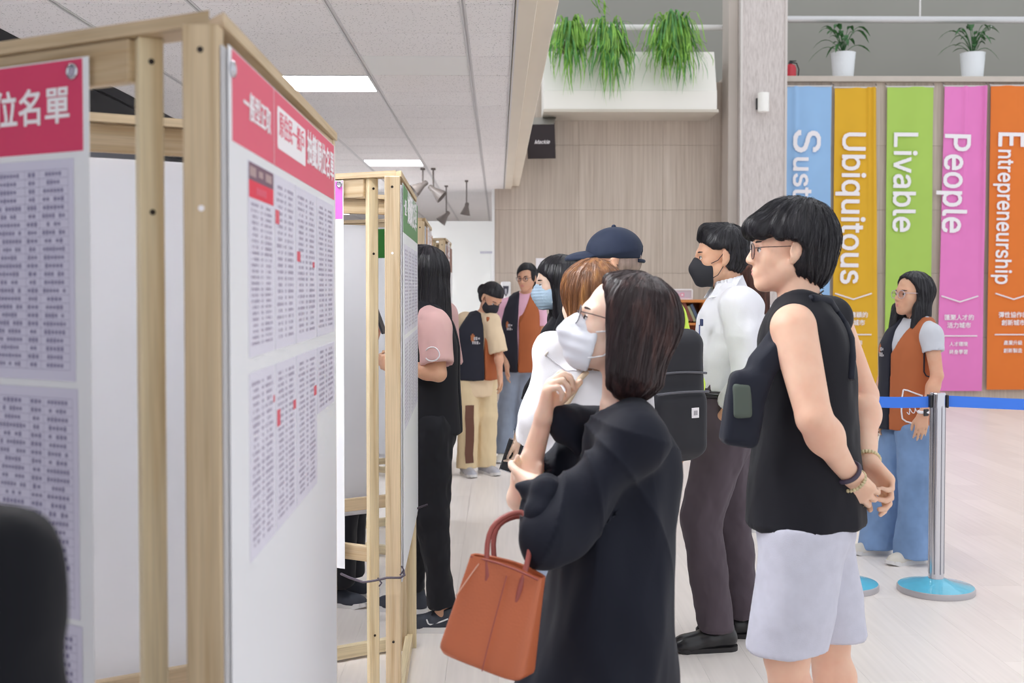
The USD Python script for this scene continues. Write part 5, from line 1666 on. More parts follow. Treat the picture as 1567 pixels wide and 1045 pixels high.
    def shoe(self, k, mat, sole_mat, L=0.26, kind='sneaker', lace=None, collar=0.0, width=0.043, trim=None, label=None):
        an = self.J['an' + k]
        a = math.radians(self.foot[k])
        R = rotm('z', self.foot[k])
        s = L / 0.27
        c = np.array([an[0], an[1], 0.0])
        W = width
        zs = 0.026 if kind == 'sneaker' else 0.018
        up_ = [(cut(rc((-.045, 0, .045), (.03, 0, .046), .040, .040), ((0, 0, zs - .006), (0, 0, -1))), .01),
               (cut(rc((.03, 0, .046), (.125, 0, .030), .041, W * .80), ((0, 0, zs - .006), (0, 0, -1))), .02),
               (cut(ell((.115, 0, .020), (.075, W, .040)), ((0, 0, zs - .006), (0, 0, -1))), .02),
               (cut(rc((-.035, 0, .06), (-.030, 0, .10 + collar), .040, .040), ((0, 0, .092 + collar), (.15, 0, 1))), .015)]
        m = surface([(placed(o[0], R, c, s), o[1]) for o in up_], 0.005)
        nm = 'shoe'
        sh = self.add(nm, m, mat, label=label)
        from shapely.geometry import LineString, Point
        foot = LineString([(-.045, 0), (.10, .002), (.135, 0)]).buffer(.040).union(Point(.13, 0).buffer(W * 1.02)).union(Point(.155, -0.002).buffer(W * .83)).buffer(-.008).buffer(.008)
        sole = trimesh.creation.extrude_polygon(foot, zs)
        v = np.asarray(sole.vertices).copy(); v[:, 2] += np.where(v[:, 2] < .001, np.clip((v[:, 0] - .13) * .25, 0, .012), np.clip((v[:, 0] - .13) * .12, 0, .01))
        self.add('sole', trimesh.Trimesh(v * s @ R.T + c, np.asarray(sole.faces), process=False), sole_mat, parent=sh, smooth=40)
        if lace:
            ls = [tube(np.array([(x, y, .0845 - (x - .02) * .42 - 14 * y * y) for y in np.linspace(-.022, .022, 7)]) * s @ R.T + c, .0028, 6) for x in (.03, .048, .066, .084)]
            ls += [tube(np.array([(.022, 0, .090), (.035, sg * .02, .094), (.045, sg * .034, .078)]) * s @ R.T + c, .0024, 6) for sg in (1, -1)]
            self.add('laces', cat(ls), lace, parent=sh)
        if trim is not None:
            self.add('side_stripe', tube(np.array([(x, .0405 + (0.001 if x < .06 else 0.0), z) for x, z in ((.065, .062), (.058, .045), (.05, .040), (.02, .046), (-.03, .066))]) * s @ R.T + c, .0035, 6), trim, parent=sh)
        return sh

    def mask(self, mat, strap, wide=1.0, low=-0.118, high=-0.012, folds_=True, bulge=0.0, back=.02, lean=.12, pleat=(0.0012, 420)):
        """A face mask over nose and mouth with its ear loops."""
        o = [(cut(ell((.036, 0, -.052), (.075, .066 * wide, .078)), ((back, 0, 0), (-1, 0, lean))), .01),
             (rc((.094 + bulge, 0, -.02), (.104 + bulge, 0, -.048), .010, .016), .03), (rc((.10 + bulge, 0, -.055), (.080, 0, -.102), .015, .018), .03)]
        cuts = [((.10, 0, high), (-.25, 0, 1)), ((.06, 0, low), (.15, 0, -1))]
        o = [(cut(x[0], *cuts), x[1]) for x in o]
        m = surface([(self.hl(x[0]), x[1]) for x in o], max(0.004, self.h * .8))
        if folds_:
            v = np.asarray(m.vertices); lc = (v - self.J['head']) @ self.HR / self.hs
            m.vertices = v + vnormals(m) * (pleat[0] * np.sin(lc[:, 2] * pleat[1] + 1.0) * np.clip((lc[:, 0] - .04) * 40, 0, 1))[:, None]
        mp = self.add('mask', m, mat)
        for s in (1, -1):
            for (z0, x0, z1) in ((-.030, .040, .012), (-.092, .040, -.038)):
                p = [self.hd(q) for q in ((max(x0, back + .006), s * (.0655 - max(0, back - .034) * .35), z0), (.018, s * .0725, z0 * .7 + z1 * .3), (-.004, s * .0785, z1), (-.02, s * .080, z1 - .004))]
                self.add('ear_loop', tube(p, .0016, 6), strap, parent=mp)
        return mp

    def glasses(self, mat, r=0.0215, rim=0.0016, zc=-0.008, sides=18, tilt=0):
        g = []
        xf = 0.100
        lens = []
        for s in (1, -1):
            ring = [(xf - .004 * (abs(math.cos(a)) if s * math.cos(a) > 0 else 0), s * .0315 + r * 1.05 * math.cos(a), zc + r * .92 * math.sin(a)) for a in np.linspace(0, 2 * np.pi, sides + 1)[:-1]]
            g.append(tube([self.hd(q) for q in ring], rim, 6, closed=True))
            c0 = self.hd((xf - .001, s * .0315, zc))
            rp = np.array([self.hd(q) for q in ring]); n = len(rp)
            lens.append(trimesh.Trimesh(np.vstack([rp, c0]), np.array([(i, (i + 1) % n, n) for i in range(n)]), process=False))
            g.append(tube([self.hd(q) for q in ((xf - .004, s * .0535, zc + .008), (.07, s * .070, zc + .010), (.02, s * .0775, zc + .011), (-.012, s * .080, zc + .012), (-.03, s * .079, zc - .006))], rim, 6))
        g.append(tube([self.hd(q) for q in ((xf, .0095, zc + .004), (xf + .004, 0, zc + .007), (xf, -.0095, zc + .004))], rim, 6))
        gp = self.add('glasses', cat(g), mat)
        for l in lens:
            self.add('lens', l, 'glass', parent=gp)
        return gp


def scalp(extra=0.012):
    return ell((-.014, 0, .034), (.097 + extra, .076 + extra, .086 + extra))


def stick(m, pts, off=0.002):
    from scipy.spatial import cKDTree
    v, n = np.asarray(m.vertices), vnormals(m)
    d, i = cKDTree(v).query(np.asarray(pts, float), k=4)
    q = v[i].mean(1); nn = n[i].mean(1)
    p = np.asarray(pts, float)
    p = p - nn * ((p - q) * nn).sum(1, keepdims=True)
    return p + nn * off

# ================================================================== PEOPLE
M['dress_black'] = cloth('dress_black', (20, 23, 36), 0.75, var=0.10, scale=4)
M['mask_white'] = pbr('mask_white', (232, 236, 244), 0.7)
M['mask_black'] = pbr('mask_black', (36, 36, 44), 0.75)
M['mask_blue'] = pbr('mask_blue', (176, 200, 222), 0.7)
M['elastic_white'] = pbr('elastic_white', (232, 232, 236), 0.7)
M['elastic_black'] = pbr('elastic_black', (40, 38, 44), 0.7)
M['gold'] = pbr('gold', (196, 164, 110), 0.3, metallic=0.8)
M['frame_dark'] = pbr('frame_dark', (60, 52, 60), 0.35, metallic=0.5)
M['frame_clear'] = pbr('frame_clear', (190, 176, 186), 0.25)
M['sole_white'] = pbr('sole_white', (222, 220, 220), 0.6)
M['sole_black'] = pbr('sole_black', (34, 32, 34), 0.6)

# ---------------------------------------------------------------- woman in the black dress, hand at her chin
AX, AY = 0.275, 2.55
A = Person('woman in loose black dress with white mask and glasses, hand at her chin', AX, AY, 180, 1.52, fem=True, h=0.0042, skin_='skin_pale', hs=0.96,
           head=(-4, 17, 0), pose=None)
J = A.J
J['head'] = A.px(949, 497, AY); J['head'][1] = 0
J['neck'] = A.px(950, 626, AY); J['neck'][1] = 0
J['chest'] = np.array([-.01, 0, 1.10]); J['waist'] = np.array([.02, 0, .95]); J['pelvis'] = np.array([.02, 0, .82])
J['shL'], J['shR'] = A.px(974, 675, AY - .145), A.px(958, 655, AY + .15)
J['elL'] = A.px(852, 806, 2.372); J['wrL'] = A.px(822, 742, 2.47)
J['elR'], J['wrR'] = A.px(797, 762, AY + .055), A.px(832, 640, AY + .02)
A.hand['R'] = dict(d=(-.16, .10, 1), n=(-1, .18, .05), L=.172, curls=[(38, 62, 40), (52, 66, 40), (62, 70, 40), (68, 70, 42)], thumb=(.25, .75), tc=0, spread=2)
A.hand['L'] = dict(d=(.25, -1, -.05), n=(-.2, 0, 1), curl=(34, 46, 34), L=.160)
A.body()
A.face(look=(8, 4), eyes='LR', lips=False)
# dress: a wide sack from shoulders to shins
dr = [(0.40, .235, .24, .075), (0.67, .205, .225, .050), (0.80, .180, .21, .025), (0.93, .163, .195, .008), (1.07, .145, .172, -.006), (1.22, .130, .150, -.012), (1.33, .106, .138, -.014), (1.385, .086, .112, -.014), (1.415, .074, .096, -.014)]
rows = []
ops = [(A.trunk([(z, a, b, c) for z, a, b, c in dr]), 0.02)]
sl, _e = A.sleeve('L', 1, .058, .074, below=.66, rb=.058)
ops += [(sl[0][0], .035), (sl[1][0], .035)]
ops.append((ell(J['elL'] + [.012, .0, -.020], (.062, .055, .052)), .05))
sr, er = A.sleeve('R', .86, .066, .068)
ops += [(sr[0][0], .05)]
for k in 'LR':
    ops.append((rc(J['neck'] + [.0, .05 * (1 if k == 'L' else -1), -.02], J['sh' + k] + [0, 0, -.004], .040, .052), .05))
ops.append(A.hollow(*er, depth=.05) if False else (rc(J['elR'], J['elR'] + (J['shR'] - J['elR']) * .25, .060, .055), .004, 'sub'))
e_, d_, r_ = _e
ops.append((rc(J['neck'] + [.050, .050, -.050], J['shL'] + [.01, -.02, .0], .036, .044), .05))
ops.append((rc(J['neck'] + [-.03, .055, -.008], J['shL'] + [-.01, 0, .0], .030, .044), .05))
ops.append((rc(e_ - d_ * .03, e_ + d_ * .06, r_ - .006, r_ - .004), .004, 'sub'))
ops.append((ell(J['neck'] + [0.034, 0, .036], (.074, .066, .064)), .006, 'sub'))
dm = surface(ops, 0.0055, relax=2)
body_w = lambda v: np.clip((1.24 - v[:, 2]) * 4, 0.10, 1)
folds(dm, 0.034, (5.5, 5.5, .9), 2, lambda v: np.clip((1.06 - v[:, 2]) * 2.0, 0.10, 1))
folds(dm, 0.022, (12, 12, 4.5), 5, lambda v: body_w(v) * np.clip((v[:, 2] - .30) * 3, 0, 1))
# creases that fan out from the arm across the back
q_ = np.asarray(dm.vertices); arm_ = np.array([.0, .1, 1.16])
r_a = np.arctan2(q_[:, 2] - 1.22, q_[:, 0] - .12)
w_ = np.exp(-((q_[:, 2] - 1.0) / .19) ** 2)
dm.vertices = q_ + vnormals(dm) * (.0075 * (1 - 2 * np.abs(np.sin(r_a * 7 + 2.5 * q_[:, 1] + 6 * q_[:, 2])) ** .7) * w_)[:, None]
A.add('dress', dm, 'dress_black')
# knotted cuffs
def knot(P, c, size, seed):
    r = np.random.default_rng(seed)
    o = []
    for i in range(5):
        a = np.asarray(c) + r.uniform(-1, 1, 3) * size * .35
        o.append((ell(a, size * r.uniform(.35, .6, 3), rotm('z', r.uniform(0, 180)) @ rotm('x', r.uniform(0, 180))), .012))
    return o
ck = knot(A, e_ + np.array([-.022, .045, .0]), .075, 4) + [(rc(e_ + [.03, .02, .02], e_ + [-.075, .055, .005], .022, .034), .02), (rc(e_ + [-.075, .055, .0], e_ + [-.10, .05, -.05], .034, .02), .02), (rc(e_ + [.03, .03, .025], e_ + [.055, .02, .03], .020, .010), .01)]
A.add('sleeve_knot', folds(surface(ck, .005), .008, (30, 30, 18), 3), 'dress_black')
cr_ = J['elR'] * .12 + J['shR'] * .88
c2 = A.px(868, 650, AY + .05)
ck = knot(A, c2, .040, 9) + [(rc(c2, J['shR'], .044, .056), .03), (rc(c2 + [.02, .02, .02], c2 + [-.03, .03, -.05], .026, .02), .02)]
A.add('sleeve_knot', folds(surface(ck, .005), .006, (30, 30, 18), 3), 'dress_black')
# bobbed hair
hc = [(cut(ell((-.022, 0, .032), (.117, .093, .100)), ((.058, 0, .075), (.90, 0, -.52))), .01),
      (both(ell((-.036, 0, -.005), (.122, .120, .176)), cut(loft([(-.178, -.036, 0, .050, .058), (-.155, -.038, 0, .080, .085), (-.125, -.040, 0, .097, .099), (-.08, -.034, 0, .098, .100), (-.02, -.030, 0, .102, .101), (.04, -.026, 0, .098, .094), (.09, -.02, 0, .07, .07)]), ((.032, 0, 0), (1, 0, -.27)), ((.030, 0, -.108), (.62, 0, -.78)))), .03),
      (ell((.052, 0, -.04), (.075, .066, .10)), .012, 'sub'), (rc((-.01, 0, -.06), (-.03, 0, -.20), .052, .05), .01, 'sub')]
A.hair(hc, 'hair_darkbrown', h=.0055, strands=2600, length=.20, crown=(-.035, 0, .125), gravity=.9, amp=.0035, width=.0010, step=.013, seed=5)
A.mask('mask_white', 'elastic_white', low=-.124, high=-.004, bulge=.012, back=.044, lean=.02, pleat=(0.0010, 230))
A.glasses('frame_dark', r=.023, rim=.0011, zc=-.004)
nk = [A.spine(1.42) * 1 + [x, y, z] for x, y, z in ((-.062, 0, .022), (-.045, .045, .012), (.0, .062, -.012), (.045, .04, -.045), (.062, 0, -.062), (.045, -.04, -.045), (.0, -.062, -.012), (-.045, -.045, .012))]
for k in 'LR':
    A.shoe(k, pbr('shoe_black', (40, 38, 40), 0.5) if k == 'L' else UsdShade.Material.Get(stage, '/World/Looks/shoe_black'), 'sole_black', L=.235, kind='flat')

# her handbag
M['bag_tan'] = pbr('bag_tan', (182, 98, 62), 0.42, var=0.06, scale=6, bump=0.12, bscale=220)
M['bag_handle'] = pbr('bag_handle', (150, 74, 66), 0.4)
bagc = at(761, 940, 2.33)
bt = thing('handbag', 'tan leather tote bag hanging from the black-dress woman\'s forearm', 'handbag', (bagc[0], bagc[1], bagc[2]), 0)
def bag_shape(n=30):
    """A tote: narrow soft top, wider base, rounded edges; x across, y depth, z up."""
    vs = []
    zz = np.linspace(-.116, .118, 28)
    ang = np.linspace(0, 2 * np.pi, 64, endpoint=False)
    for z in zz:
        t = (z + .116) / .234
        a, b = .112 - .020 * t, .058 - .036 * t ** 1.3
        if t < .08:
            sh = math.sqrt(max(0, 1 - ((.08 - t) / .08) ** 2)) * .10 + .90
            a, b = a * sh, b * (sh * .6 + .4)
        p = 5
        c, s = np.cos(ang), np.sin(ang)
        rr = (np.abs(c) ** p + np.abs(s) ** p) ** (-1 / p)
        x, y = a * rr * c, b * rr * s
        y = y + .008 * np.sin(x * 26 + 1) * t + .010 * (t * (1 - t)) * np.sign(s) * -1.0
        vs.append(np.stack([x, y, np.full(64, z) + .006 * np.cos(x * 18) * t], 1))
    n1 = len(zz)
    inner = []
    for z, src in zip((zz[-1] - .002, zz[-1] - .06), (vs[-1], vs[-1])):
        q = src * [.955, .80, 1]; q[:, 2] = src[:, 2] - (zz[-1] - z)
        inner.append(q)
    allv = vs + inner
    f = []
    for i in range(len(allv) - 1):
        for j in range(64):
            j2 = (j + 1) % 64
            f += [(i * 64 + j, i * 64 + j2, (i + 1) * 64 + j2), (i * 64 + j, (i + 1) * 64 + j2, (i + 1) * 64 + j)]
    V = np.vstack(allv)
    b0 = len(V); V = np.vstack([V, V[:64].mean(0), V[-64:].mean(0)])
    for j in range(64):
        j2 = (j + 1) % 64
        f += [(b0, j2, j), (b0 + 1, (len(allv) - 1) * 64 + j, (len(allv) - 1) * 64 + j2)]
    return trimesh.Trimesh(V, np.array(f), process=False)
Rb = 0.88 * rotm('y', 13) @ rotm('z', -26)
bm_ = bag_shape(); bv = np.asarray(bm_.vertices)
obj('bag_body', moved(bm_, (0, 0, 0), Rb), 'bag_tan', bt, smooth=50)
top = at(796, 790, 2.40) - bagc
for s, lab in ((-1, 'near'), (1, 'far')):
    a, b = np.array([-.036, .023 * s, .085]) @ Rb.T, np.array([.050, .023 * s, .085]) @ Rb.T
    tp = top + [0.004, .012 * s, 0.014 * (s < 0)]
    u_ = np.linspace(0, 1, 21)
    pth = []
    for t in u_:
        if t <= .5:
            w = t / .5
            q = a * (1 - w) + tp * w + np.array([-.028, 0, .03]) * math.sin(np.pi * w)
        else:
            w = (t - .5) / .5
            q = tp * (1 - w) + b * w + np.array([.020, 0, .02]) * math.sin(np.pi * w)
        pth.append(q)
    pth = np.array(pth); pth[1:-1] = (pth[:-2] + pth[1:-1] * 2 + pth[2:]) / 4
    a2, b2 = a + (np.array([0, .0, -.035]) @ Rb.T), b + (np.array([0, .0, -.035]) @ Rb.T)
    obj('handle', tube(np.vstack([a2, pth, b2]), .0058, 10), 'bag_handle', bt, smooth=True, label=None)
obj('top_seam', tube([np.array([x, -.024 - .0, .118 - .004 + .006 * math.cos(x * 18)]) @ Rb.T for x in np.linspace(-.088, .088, 12)], .0022, 6), 'bag_handle', bt, smooth=True)
obj('side_seam', tube([np.array([-.060 - .03 * t, -.0235 - .028 * t ** .8, .112 - .09 * t]) @ Rb.T for t in np.linspace(0, 1, 8)], .0014, 6), pbr('seam_pale', (206, 160, 138), 0.5), bt, smooth=True)
obj('front_seam', tube([np.array([.012 + .01 * t, -.027 - .0385 * (1 - (1 - t) ** 1.3), .10 - .215 * t]) @ Rb.T for t in np.linspace(0, 1, 10)], .0013, 6), 'bag_handle', bt, smooth=True)

# ---------------------------------------------------------------- man in the black tank top and grey shorts
BX, BY_ = 0.845, 3.14
M['tank_black'] = cloth('tank_black', (27, 27, 34), 0.8, var=0.08)
M['shorts_grey'] = cloth('shorts_grey', (198, 198, 212), 0.85, var=0.04, scale=30)
B = Person('man in black sleeveless top and light grey shorts with hands clasped behind his back', BX, BY_, 164, 1.745, h=0.0042, skin_='skin', hs=1.0, head=(8, 0, 0))
J = B.J
J['head'] = B.px(1207, 379, BY_)
J['neck'] = B.px(1226, 462, BY_ - .02)
J['shL'] = B.px(1214, 503, 2.98); J['shR'] = B.px(1270, 492, 3.30)
J['elL'] = B.px(1246, 640, 2.89); J['wrL'] = B.px(1299, 727, 2.985)
J['elR'] = B.px(1320, 605, 3.34); J['wrR'] = B.px(1327, 706, 3.12)
B.hand['L'] = dict(d=B.wd((.62, .30, -.72)), n=B.wd((.2, .85, .2)), curl=(24, 35, 25), L=.185, thumb=(.45, .3))
B.hand['R'] = dict(d=B.wd((.52, -.30, -.75)), n=B.wd((-.55, -.6, -.45)), curls=[(18, 40, 26), (34, 46, 30), (44, 50, 34), (50, 54, 36)], L=.19, thumb=(.5, .45), tc=14)
J['hipL'], J['hipR'] = np.array([.0, .09, .905]), np.array([.0, -.09, .905])
J['knL'] = B.px(1204, 1005, 3.03); J['anL'] = np.array([J['knL'][0] - .03, .11, .09])
J['knR'] = B.px(1268, 985, 3.27); J['anR'] = np.array([J['knR'][0] - .04, -.12, .09])
J['pelvis'] = np.array([-.0, 0, .95])
B.fat = 1.12
B.body()
B.face(look=(0, 0), lips=True)
# tank top
ops = [(B.trunk([(0.826, .158, .204), (0.93, .150, .190), (1.07, .134, .172), (1.22, .130, .172), (1.32, .118, .160), (1.385, .098, .140), (1.425, .074, .098), (1.45, .064, .074)]), .02)]
for k in 'LR':
    s_ = 1 if k == 'L' else -1
    ops.append((rc(J['neck'] + [0, .05 * s_, -.02], J['sh' + k] + [0, -.045 * s_, .012], .052, .060), .03))
    # the big arm hole
    sh = J['sh' + k]
    a_ = sh + (J['el' + k] - sh) * .05
    ops.append((ell(sh + np.array([0.012, .040 * s_, -.055]), (.074, .066, .150), rotm('z', 0)), .012, 'sub'))
ops.append((ell(J['neck'] + [.035, 0, .058], (.066, .066, .066)), .006, 'sub'))
tm = surface(ops, .006, relax=3)
folds(tm, .020, (7, 7, 1.8), 4, lambda v: np.clip((1.30 - v[:, 2]) * 2.5, .1, 1))
folds(tm, .008, (15, 15, 7), 8)
B.add('tank_top', tm, 'tank_black')
# shorts
ops = [(B.trunk([(.74, .10, .12), (.80, .130, .168), (.86, .126, .162), (.93, .112, .146), (.98, .10, .13)]), .02)]
hems = []
for k, hz in (('L', at(1200, 988, 3.03)[2]), ('R', at(1268, 965, 3.27)[2])):
    o, e = B.leg(k, (.104, .098, .08), hz)
    ops += [(cut(o[0][0], ((0, 0, .848), (0, 0, 1))), .035)]
    J2 = J['hip' + k]
    ops.append((cut(rc(J2, e + (e - J2) * .1, .100, .099), (e, (0, 0, -1)), ((0, 0, .848), (0, 0, 1))), .03))
    hems.append((e, .100))
for e, r in hems:
    ops.append((rc(e + [0, 0, .045], e - [0, 0, .12], r - .010, r - .006), .004, 'sub'))
sm = surface(ops, .006, relax=3)
folds(sm, .016, (7, 7, 5), 14)
folds(sm, .005, (18, 18, 9), 15)
B.add('shorts', sm, 'shorts_grey')
# hair: full rounded crop with fringe and a long nape
hc = [(cut(ell((-.014, 0, .040), (.116, .094, .098)), ((.066, 0, .036), (.42, 0, -.92)), ((0, 0, .018), (.1, 0, -1))), .01),
      (cut(ell((-.040, 0, .010), (.090, .090, .110)), ((-.014, 0, 0), (1, 0, .20))), .03),
      (cut(ell((-.055, 0, -.045), (.058, .064, .068)), ((-.018, 0, 0), (1, 0, .1))), .03),
      (rc((.082, .045, .055), (.095, -.03, .050), .030, .030), .03), 
      (ell((.002, .086, -.010), (.032, .022, .030)), .006, 'sub'), (ell((.002, -.086, -.010), (.032, .022, .030)), .006, 'sub')]
B.hair(hc, 'hair_black', h=.005, strands=2600, length=.085, crown=(-.055, 0, .135), gravity=.35, amp=.006, width=.0012, step=.011, kinks=.18, seed=8)
B.glasses('frame_dark', r=.0235, rim=.0012, zc=-.010)
cord = [J['neck'] + q for q in (np.array([-.058, 0, .030]), np.array([-.042, .048, .018]), np.array([.0, .064, -.008]), np.array([.05, .05, -.04]), np.array([.085, .0, -.07]), np.array([.05, -.05, -.04]), np.array([.0, -.064, -.008]), np.array([-.042, -.048, .018]))]
B.add('neck_cord', tube(cord, .0022, 6, closed=True), 'elastic_black')


def bracelet(P, k, t, r, thick, mat, name, beads=0, label=None):
    w, e = P.J['wr' + k], P.J['el' + k]
    d = (w - e) / np.linalg.norm(w - e)
    c = w + d * t
    a = np.cross(d, [0, 0, 1.0]); a /= np.linalg.norm(a); b = np.cross(d, a)
    ring = [c + a * r * math.cos(q) + b * r * math.sin(q) for q in np.linspace(0, 2 * np.pi, 29)[:-1]]
    if beads:
        ms = [moved(trimesh.creation.icosphere(1, thick), c + a * r * math.cos(q) + b * r * math.sin(q)) for q in np.linspace(0, 2 * np.pi, beads + 1)[:-1]]
        P.add(name, cat(ms), mat, label=label)
    else:
        P.add(name, tube(ring, thick, 8, closed=True), mat, label=label)


M['bead'] = pbr('bead', (206, 190, 150), 0.25, var=0.3, scale=60)
M['band_dark'] = pbr('band_dark', (66, 56, 76), 0.5)
bracelet(B, 'L', -.012, .034, .0062, 'band_dark', 'wrist_band')
bracelet(B, 'L', .022, .035, .0052, 'bead', 'bead_bracelet', beads=26)
bracelet(B, 'R', -.006, .033, .0056, 'bead', 'bead_bracelet', beads=26)
for k in 'LR':
    B.shoe(k, UsdShade.Material.Get(stage, '/World/Looks/shoe_black'), 'sole_white', L=.27)
# his sling bag, worn on the chest
M['sling_fabric'] = cloth('sling_fabric', (30, 33, 45), 0.7)
sc_ = at(1140, 606, 2.98)
st_ = thing('sling_bag', 'dark blue-black sling bag worn on the chest of the tank-top man', 'bag', sc_)
Rl = rotm('y', 8)
o = [(placed(rbox((0, 0, -.035), (.046, .040, .098), .022), Rl, (0, 0, 0)), .02), (placed(rbox((.0, .0, .055), (.030, .032, .075), .018), rotm('y', 34), (.022, 0, .025)), .03),
     (rc((.04, .01, .09), (.085, .03, .165), .028, .016), .03)]
obj('bag_body', folds(surface(o, .006), .008, (14, 14, 9), 2), 'sling_fabric', st_, smooth=True)
o = [(placed(rbox((-.014, -.036, -.008), (.026, .012, .046), .010), Rl @ rotm('y', -10), (0, 0, 0)), .01)]
obj('pocket', surface(o, .005), pbr('sling_green', (78, 88, 80), 0.7), st_, smooth=True)
strap = [at(1160, 545, 2.97) - sc_, at(1178, 512, 2.98) - sc_, at(1200, 478, 3.03) - sc_, at(1232, 452, 3.10) - sc_]
bs = [B.px(x, y, Y_) for x, y, Y_ in ((1240, 458, 3.02), (1262, 463, 3.08), (1284, 472, 3.14), (1302, 490, 3.12), (1311, 515, 3.06), (1313, 545, 3.02), (1310, 580, 3.0))]
bs = stick(tm, bs, .003)
bs = np.array([B.world(q) for q in bs]) - sc_
bs = np.stack([np.interp(np.linspace(0, 6, 25), np.arange(7), bs[:, c_]) for c_ in range(3)], 1)
obj('strap', tube(bs, .011, 8), 'sling_fabric', st_, smooth=True)

# ---------------------------------------------------------------- man in the white shirt with black mask
CX_, CYy = 0.955, 4.75
M['shirt_white'] = cloth('shirt_white', (224, 224, 231), 0.75, var=0.02)
M['trousers_dark'] = cloth('trousers_dark', (84, 74, 82), 0.8, var=0.06)
M['leather_black'] = pbr('leather_black', (34, 33, 36), 0.28)
C = Person('man in white dress shirt, dark trousers and black mask standing in the queue', CX_, CYy, 180, 1.76, h=0.0055, skin_='skin_warm', hs=1.03, head=(-3, 0, 0))
J = C.J
J['head'] = C.px(1102, 392, CYy); J['head'][1] = 0
J['neck'] = C.px(1118, 442, CYy); J['neck'][1] = 0
J['shL'], J['shR'] = C.px(1133, 470, CYy - .18), C.px(1112, 470, CYy + .18)
J['elL'] = C.px(1150, 572, CYy - .26); J['wrL'] = C.px(1110, 636, CYy - .165)
J['elR'] = C.px(1120, 572, CYy + .24); J['wrR'] = C.px(1085, 640, CYy + .18)
C.hand['L'] = dict(d=(.10, -.45, -1), n=(0, -1, 0), curl=(20, 25, 20), L=.17)
J['chest'] = np.array([.0, 0, 1.29]); J['waist'] = C.px(1116, 560, CYy) * [1, 0, 1]; J['pelvis'] = C.px(1106, 640, CYy) * [1, 0, 1]
J['hipL'], J['hipR'] = C.px(1108, 660, CYy - .09), C.px(1112, 660, CYy + .09)
J['knL'] = C.px(1072, 795, CYy - .09); J['anL'] = C.px(1096, 958, CYy - .09); J['anL'][2] = .085
J['knR'] = C.px(1118, 800, CYy + .09); J['anR'] = C.px(1138, 945, CYy + .09); J['anR'][2] = .085
C.body()
C.face(lips=False)
ops = [(C.trunk([(0.95, .100, .138), (1.0, .112, .148), (1.07, .122, .160), (1.20, .130, .172), (1.32, .116, .168), (1.385, .086, .128), (1.42, .066, .086), (1.45, .058, .066)]), .02)]
ex = []
for k in 'LR':
    o, e = C.sleeve(k, 1, .074, .062, below=.80, rb=.048)
    ops += o; ex.append(e)
    s_ = 1 if k == 'L' else -1
    ops.append((rc(J['neck'] + [0, .04 * s_, -.03], J['sh' + k], .045, .068), .04))
ops.append((rc(J['neck'] + [.01, 0, .02], J['neck'] + [.03, 0, .14], .060, .066), .004, 'sub'))
for e in ex:
    ops.append(C.hollow(*e))
cm_ = surface(ops, .007, relax=3)
folds(cm_, .018, (8, 8, 6), 21); folds(cm_, .010, (17, 17, 11), 22)
C.add('shirt', cm_, 'shirt_white')
col_ = loft([(-.03, 0, 0, .078, .084), (.0, 0, 0, .072, .076), (.046, .0, 0, .066, .069)])
cl = surface([(placed(col_, rotm('y', 14), J['neck'] + [.005, 0, .0]), .002), (placed(loft([(-.05, 0, 0, .067, .072), (.06, 0, 0, .061, .064)]), rotm('y', 14), J['neck'] + [.005, 0, .0]), .002, 'sub'), (rc(J['neck'] + [.09, 0, -.06], J['neck'] + [.09, 0, .06], .03, .03), .004, 'sub')], .004)
C.add('collar', cl, 'shirt_white')
for s_ in (1, -1):
    fl = np.array([J['neck'] + q for q in ([-.03, .076 * s_, .050], [.066, .048 * s_, .018], [.100, .056 * s_, -.038], [.016, .096 * s_, -.022])])
    nn = np.cross(fl[1] - fl[0], fl[3] - fl[0]); nn /= np.linalg.norm(nn)
    V = np.vstack([fl + nn * .002, fl - nn * .002])
    C.add('collar_flap', trimesh.Trimesh(V, np.array([(0, 1, 2), (0, 2, 3), (4, 6, 5), (4, 7, 6), (0, 4, 5), (0, 5, 1), (1, 5, 6), (1, 6, 2), (2, 6, 7), (2, 7, 3), (3, 7, 4), (3, 4, 0)]), process=False), 'shirt_white', smooth=False)
# chest pocket pen and badge
pk = C.px(1075, 497, CYy - .13)
C.add('pocket_pen', tube([pk + [0.012, .0, .0], pk + [.012, 0, -.05]], .0028, 6), pbr('pen_blue', (70, 84, 140), 0.4))
C.add('pocket_badge', cbox(.010, .026, .028, .002, pk + [.006, .012, .010]), pbr('badge_navy', (52, 62, 104), 0.5), smooth=False)
ops = [(C.trunk([(.80, .10, .125), (.87, .126, .160), (.95, .124, .158), (1.01, .119, .156), (1.03, .118, .155)]), .02)]
hm = []
for k in 'LR':
    o, e = C.leg(k, (.106, .078, .064), .085)
    ops += o; hm.append(e)
pm_ = surface(ops, .007, relax=3)
folds(pm_, .012, (13, 13, 5), 31); folds(pm_, .007, (26, 26, 16), 32)
C.add('trousers', pm_, 'trousers_dark')
bl = C.spine(1.0)
C.add('belt', tube([bl + [.124 * C.u * math.cos(a), .158 * C.u * math.sin(a), 0] for a in np.linspace(0, 2 * np.pi, 49)[:-1]], .016, 8, closed=True), 'leather_black')
for k in 'LR':
    C.shoe(k, 'leather_black', 'sole_black', L=.285, kind='flat', lace='elastic_black')
hc = [(cut(ell((-.010, 0, .046), (.104, .083, .088)), ((.070, 0, .050), (.55, 0, -.83)), ((0, 0, .030), (-.25, 0, -1))), .01),
      (cut(ell((-.034, 0, .014), (.082, .080, .098)), ((-.012, 0, 0), (1, 0, .25)), ((-.05, 0, -.065), (.3, 0, -1))), .025),
      (rc((.060, .03, .102), (.052, -.04, .098), .026, .024), .03), (ell((.0, .084, -.012), (.03, .02, .03)), .005, 'sub'), (ell((.0, -.084, -.012), (.03, .02, .03)), .005, 'sub')]
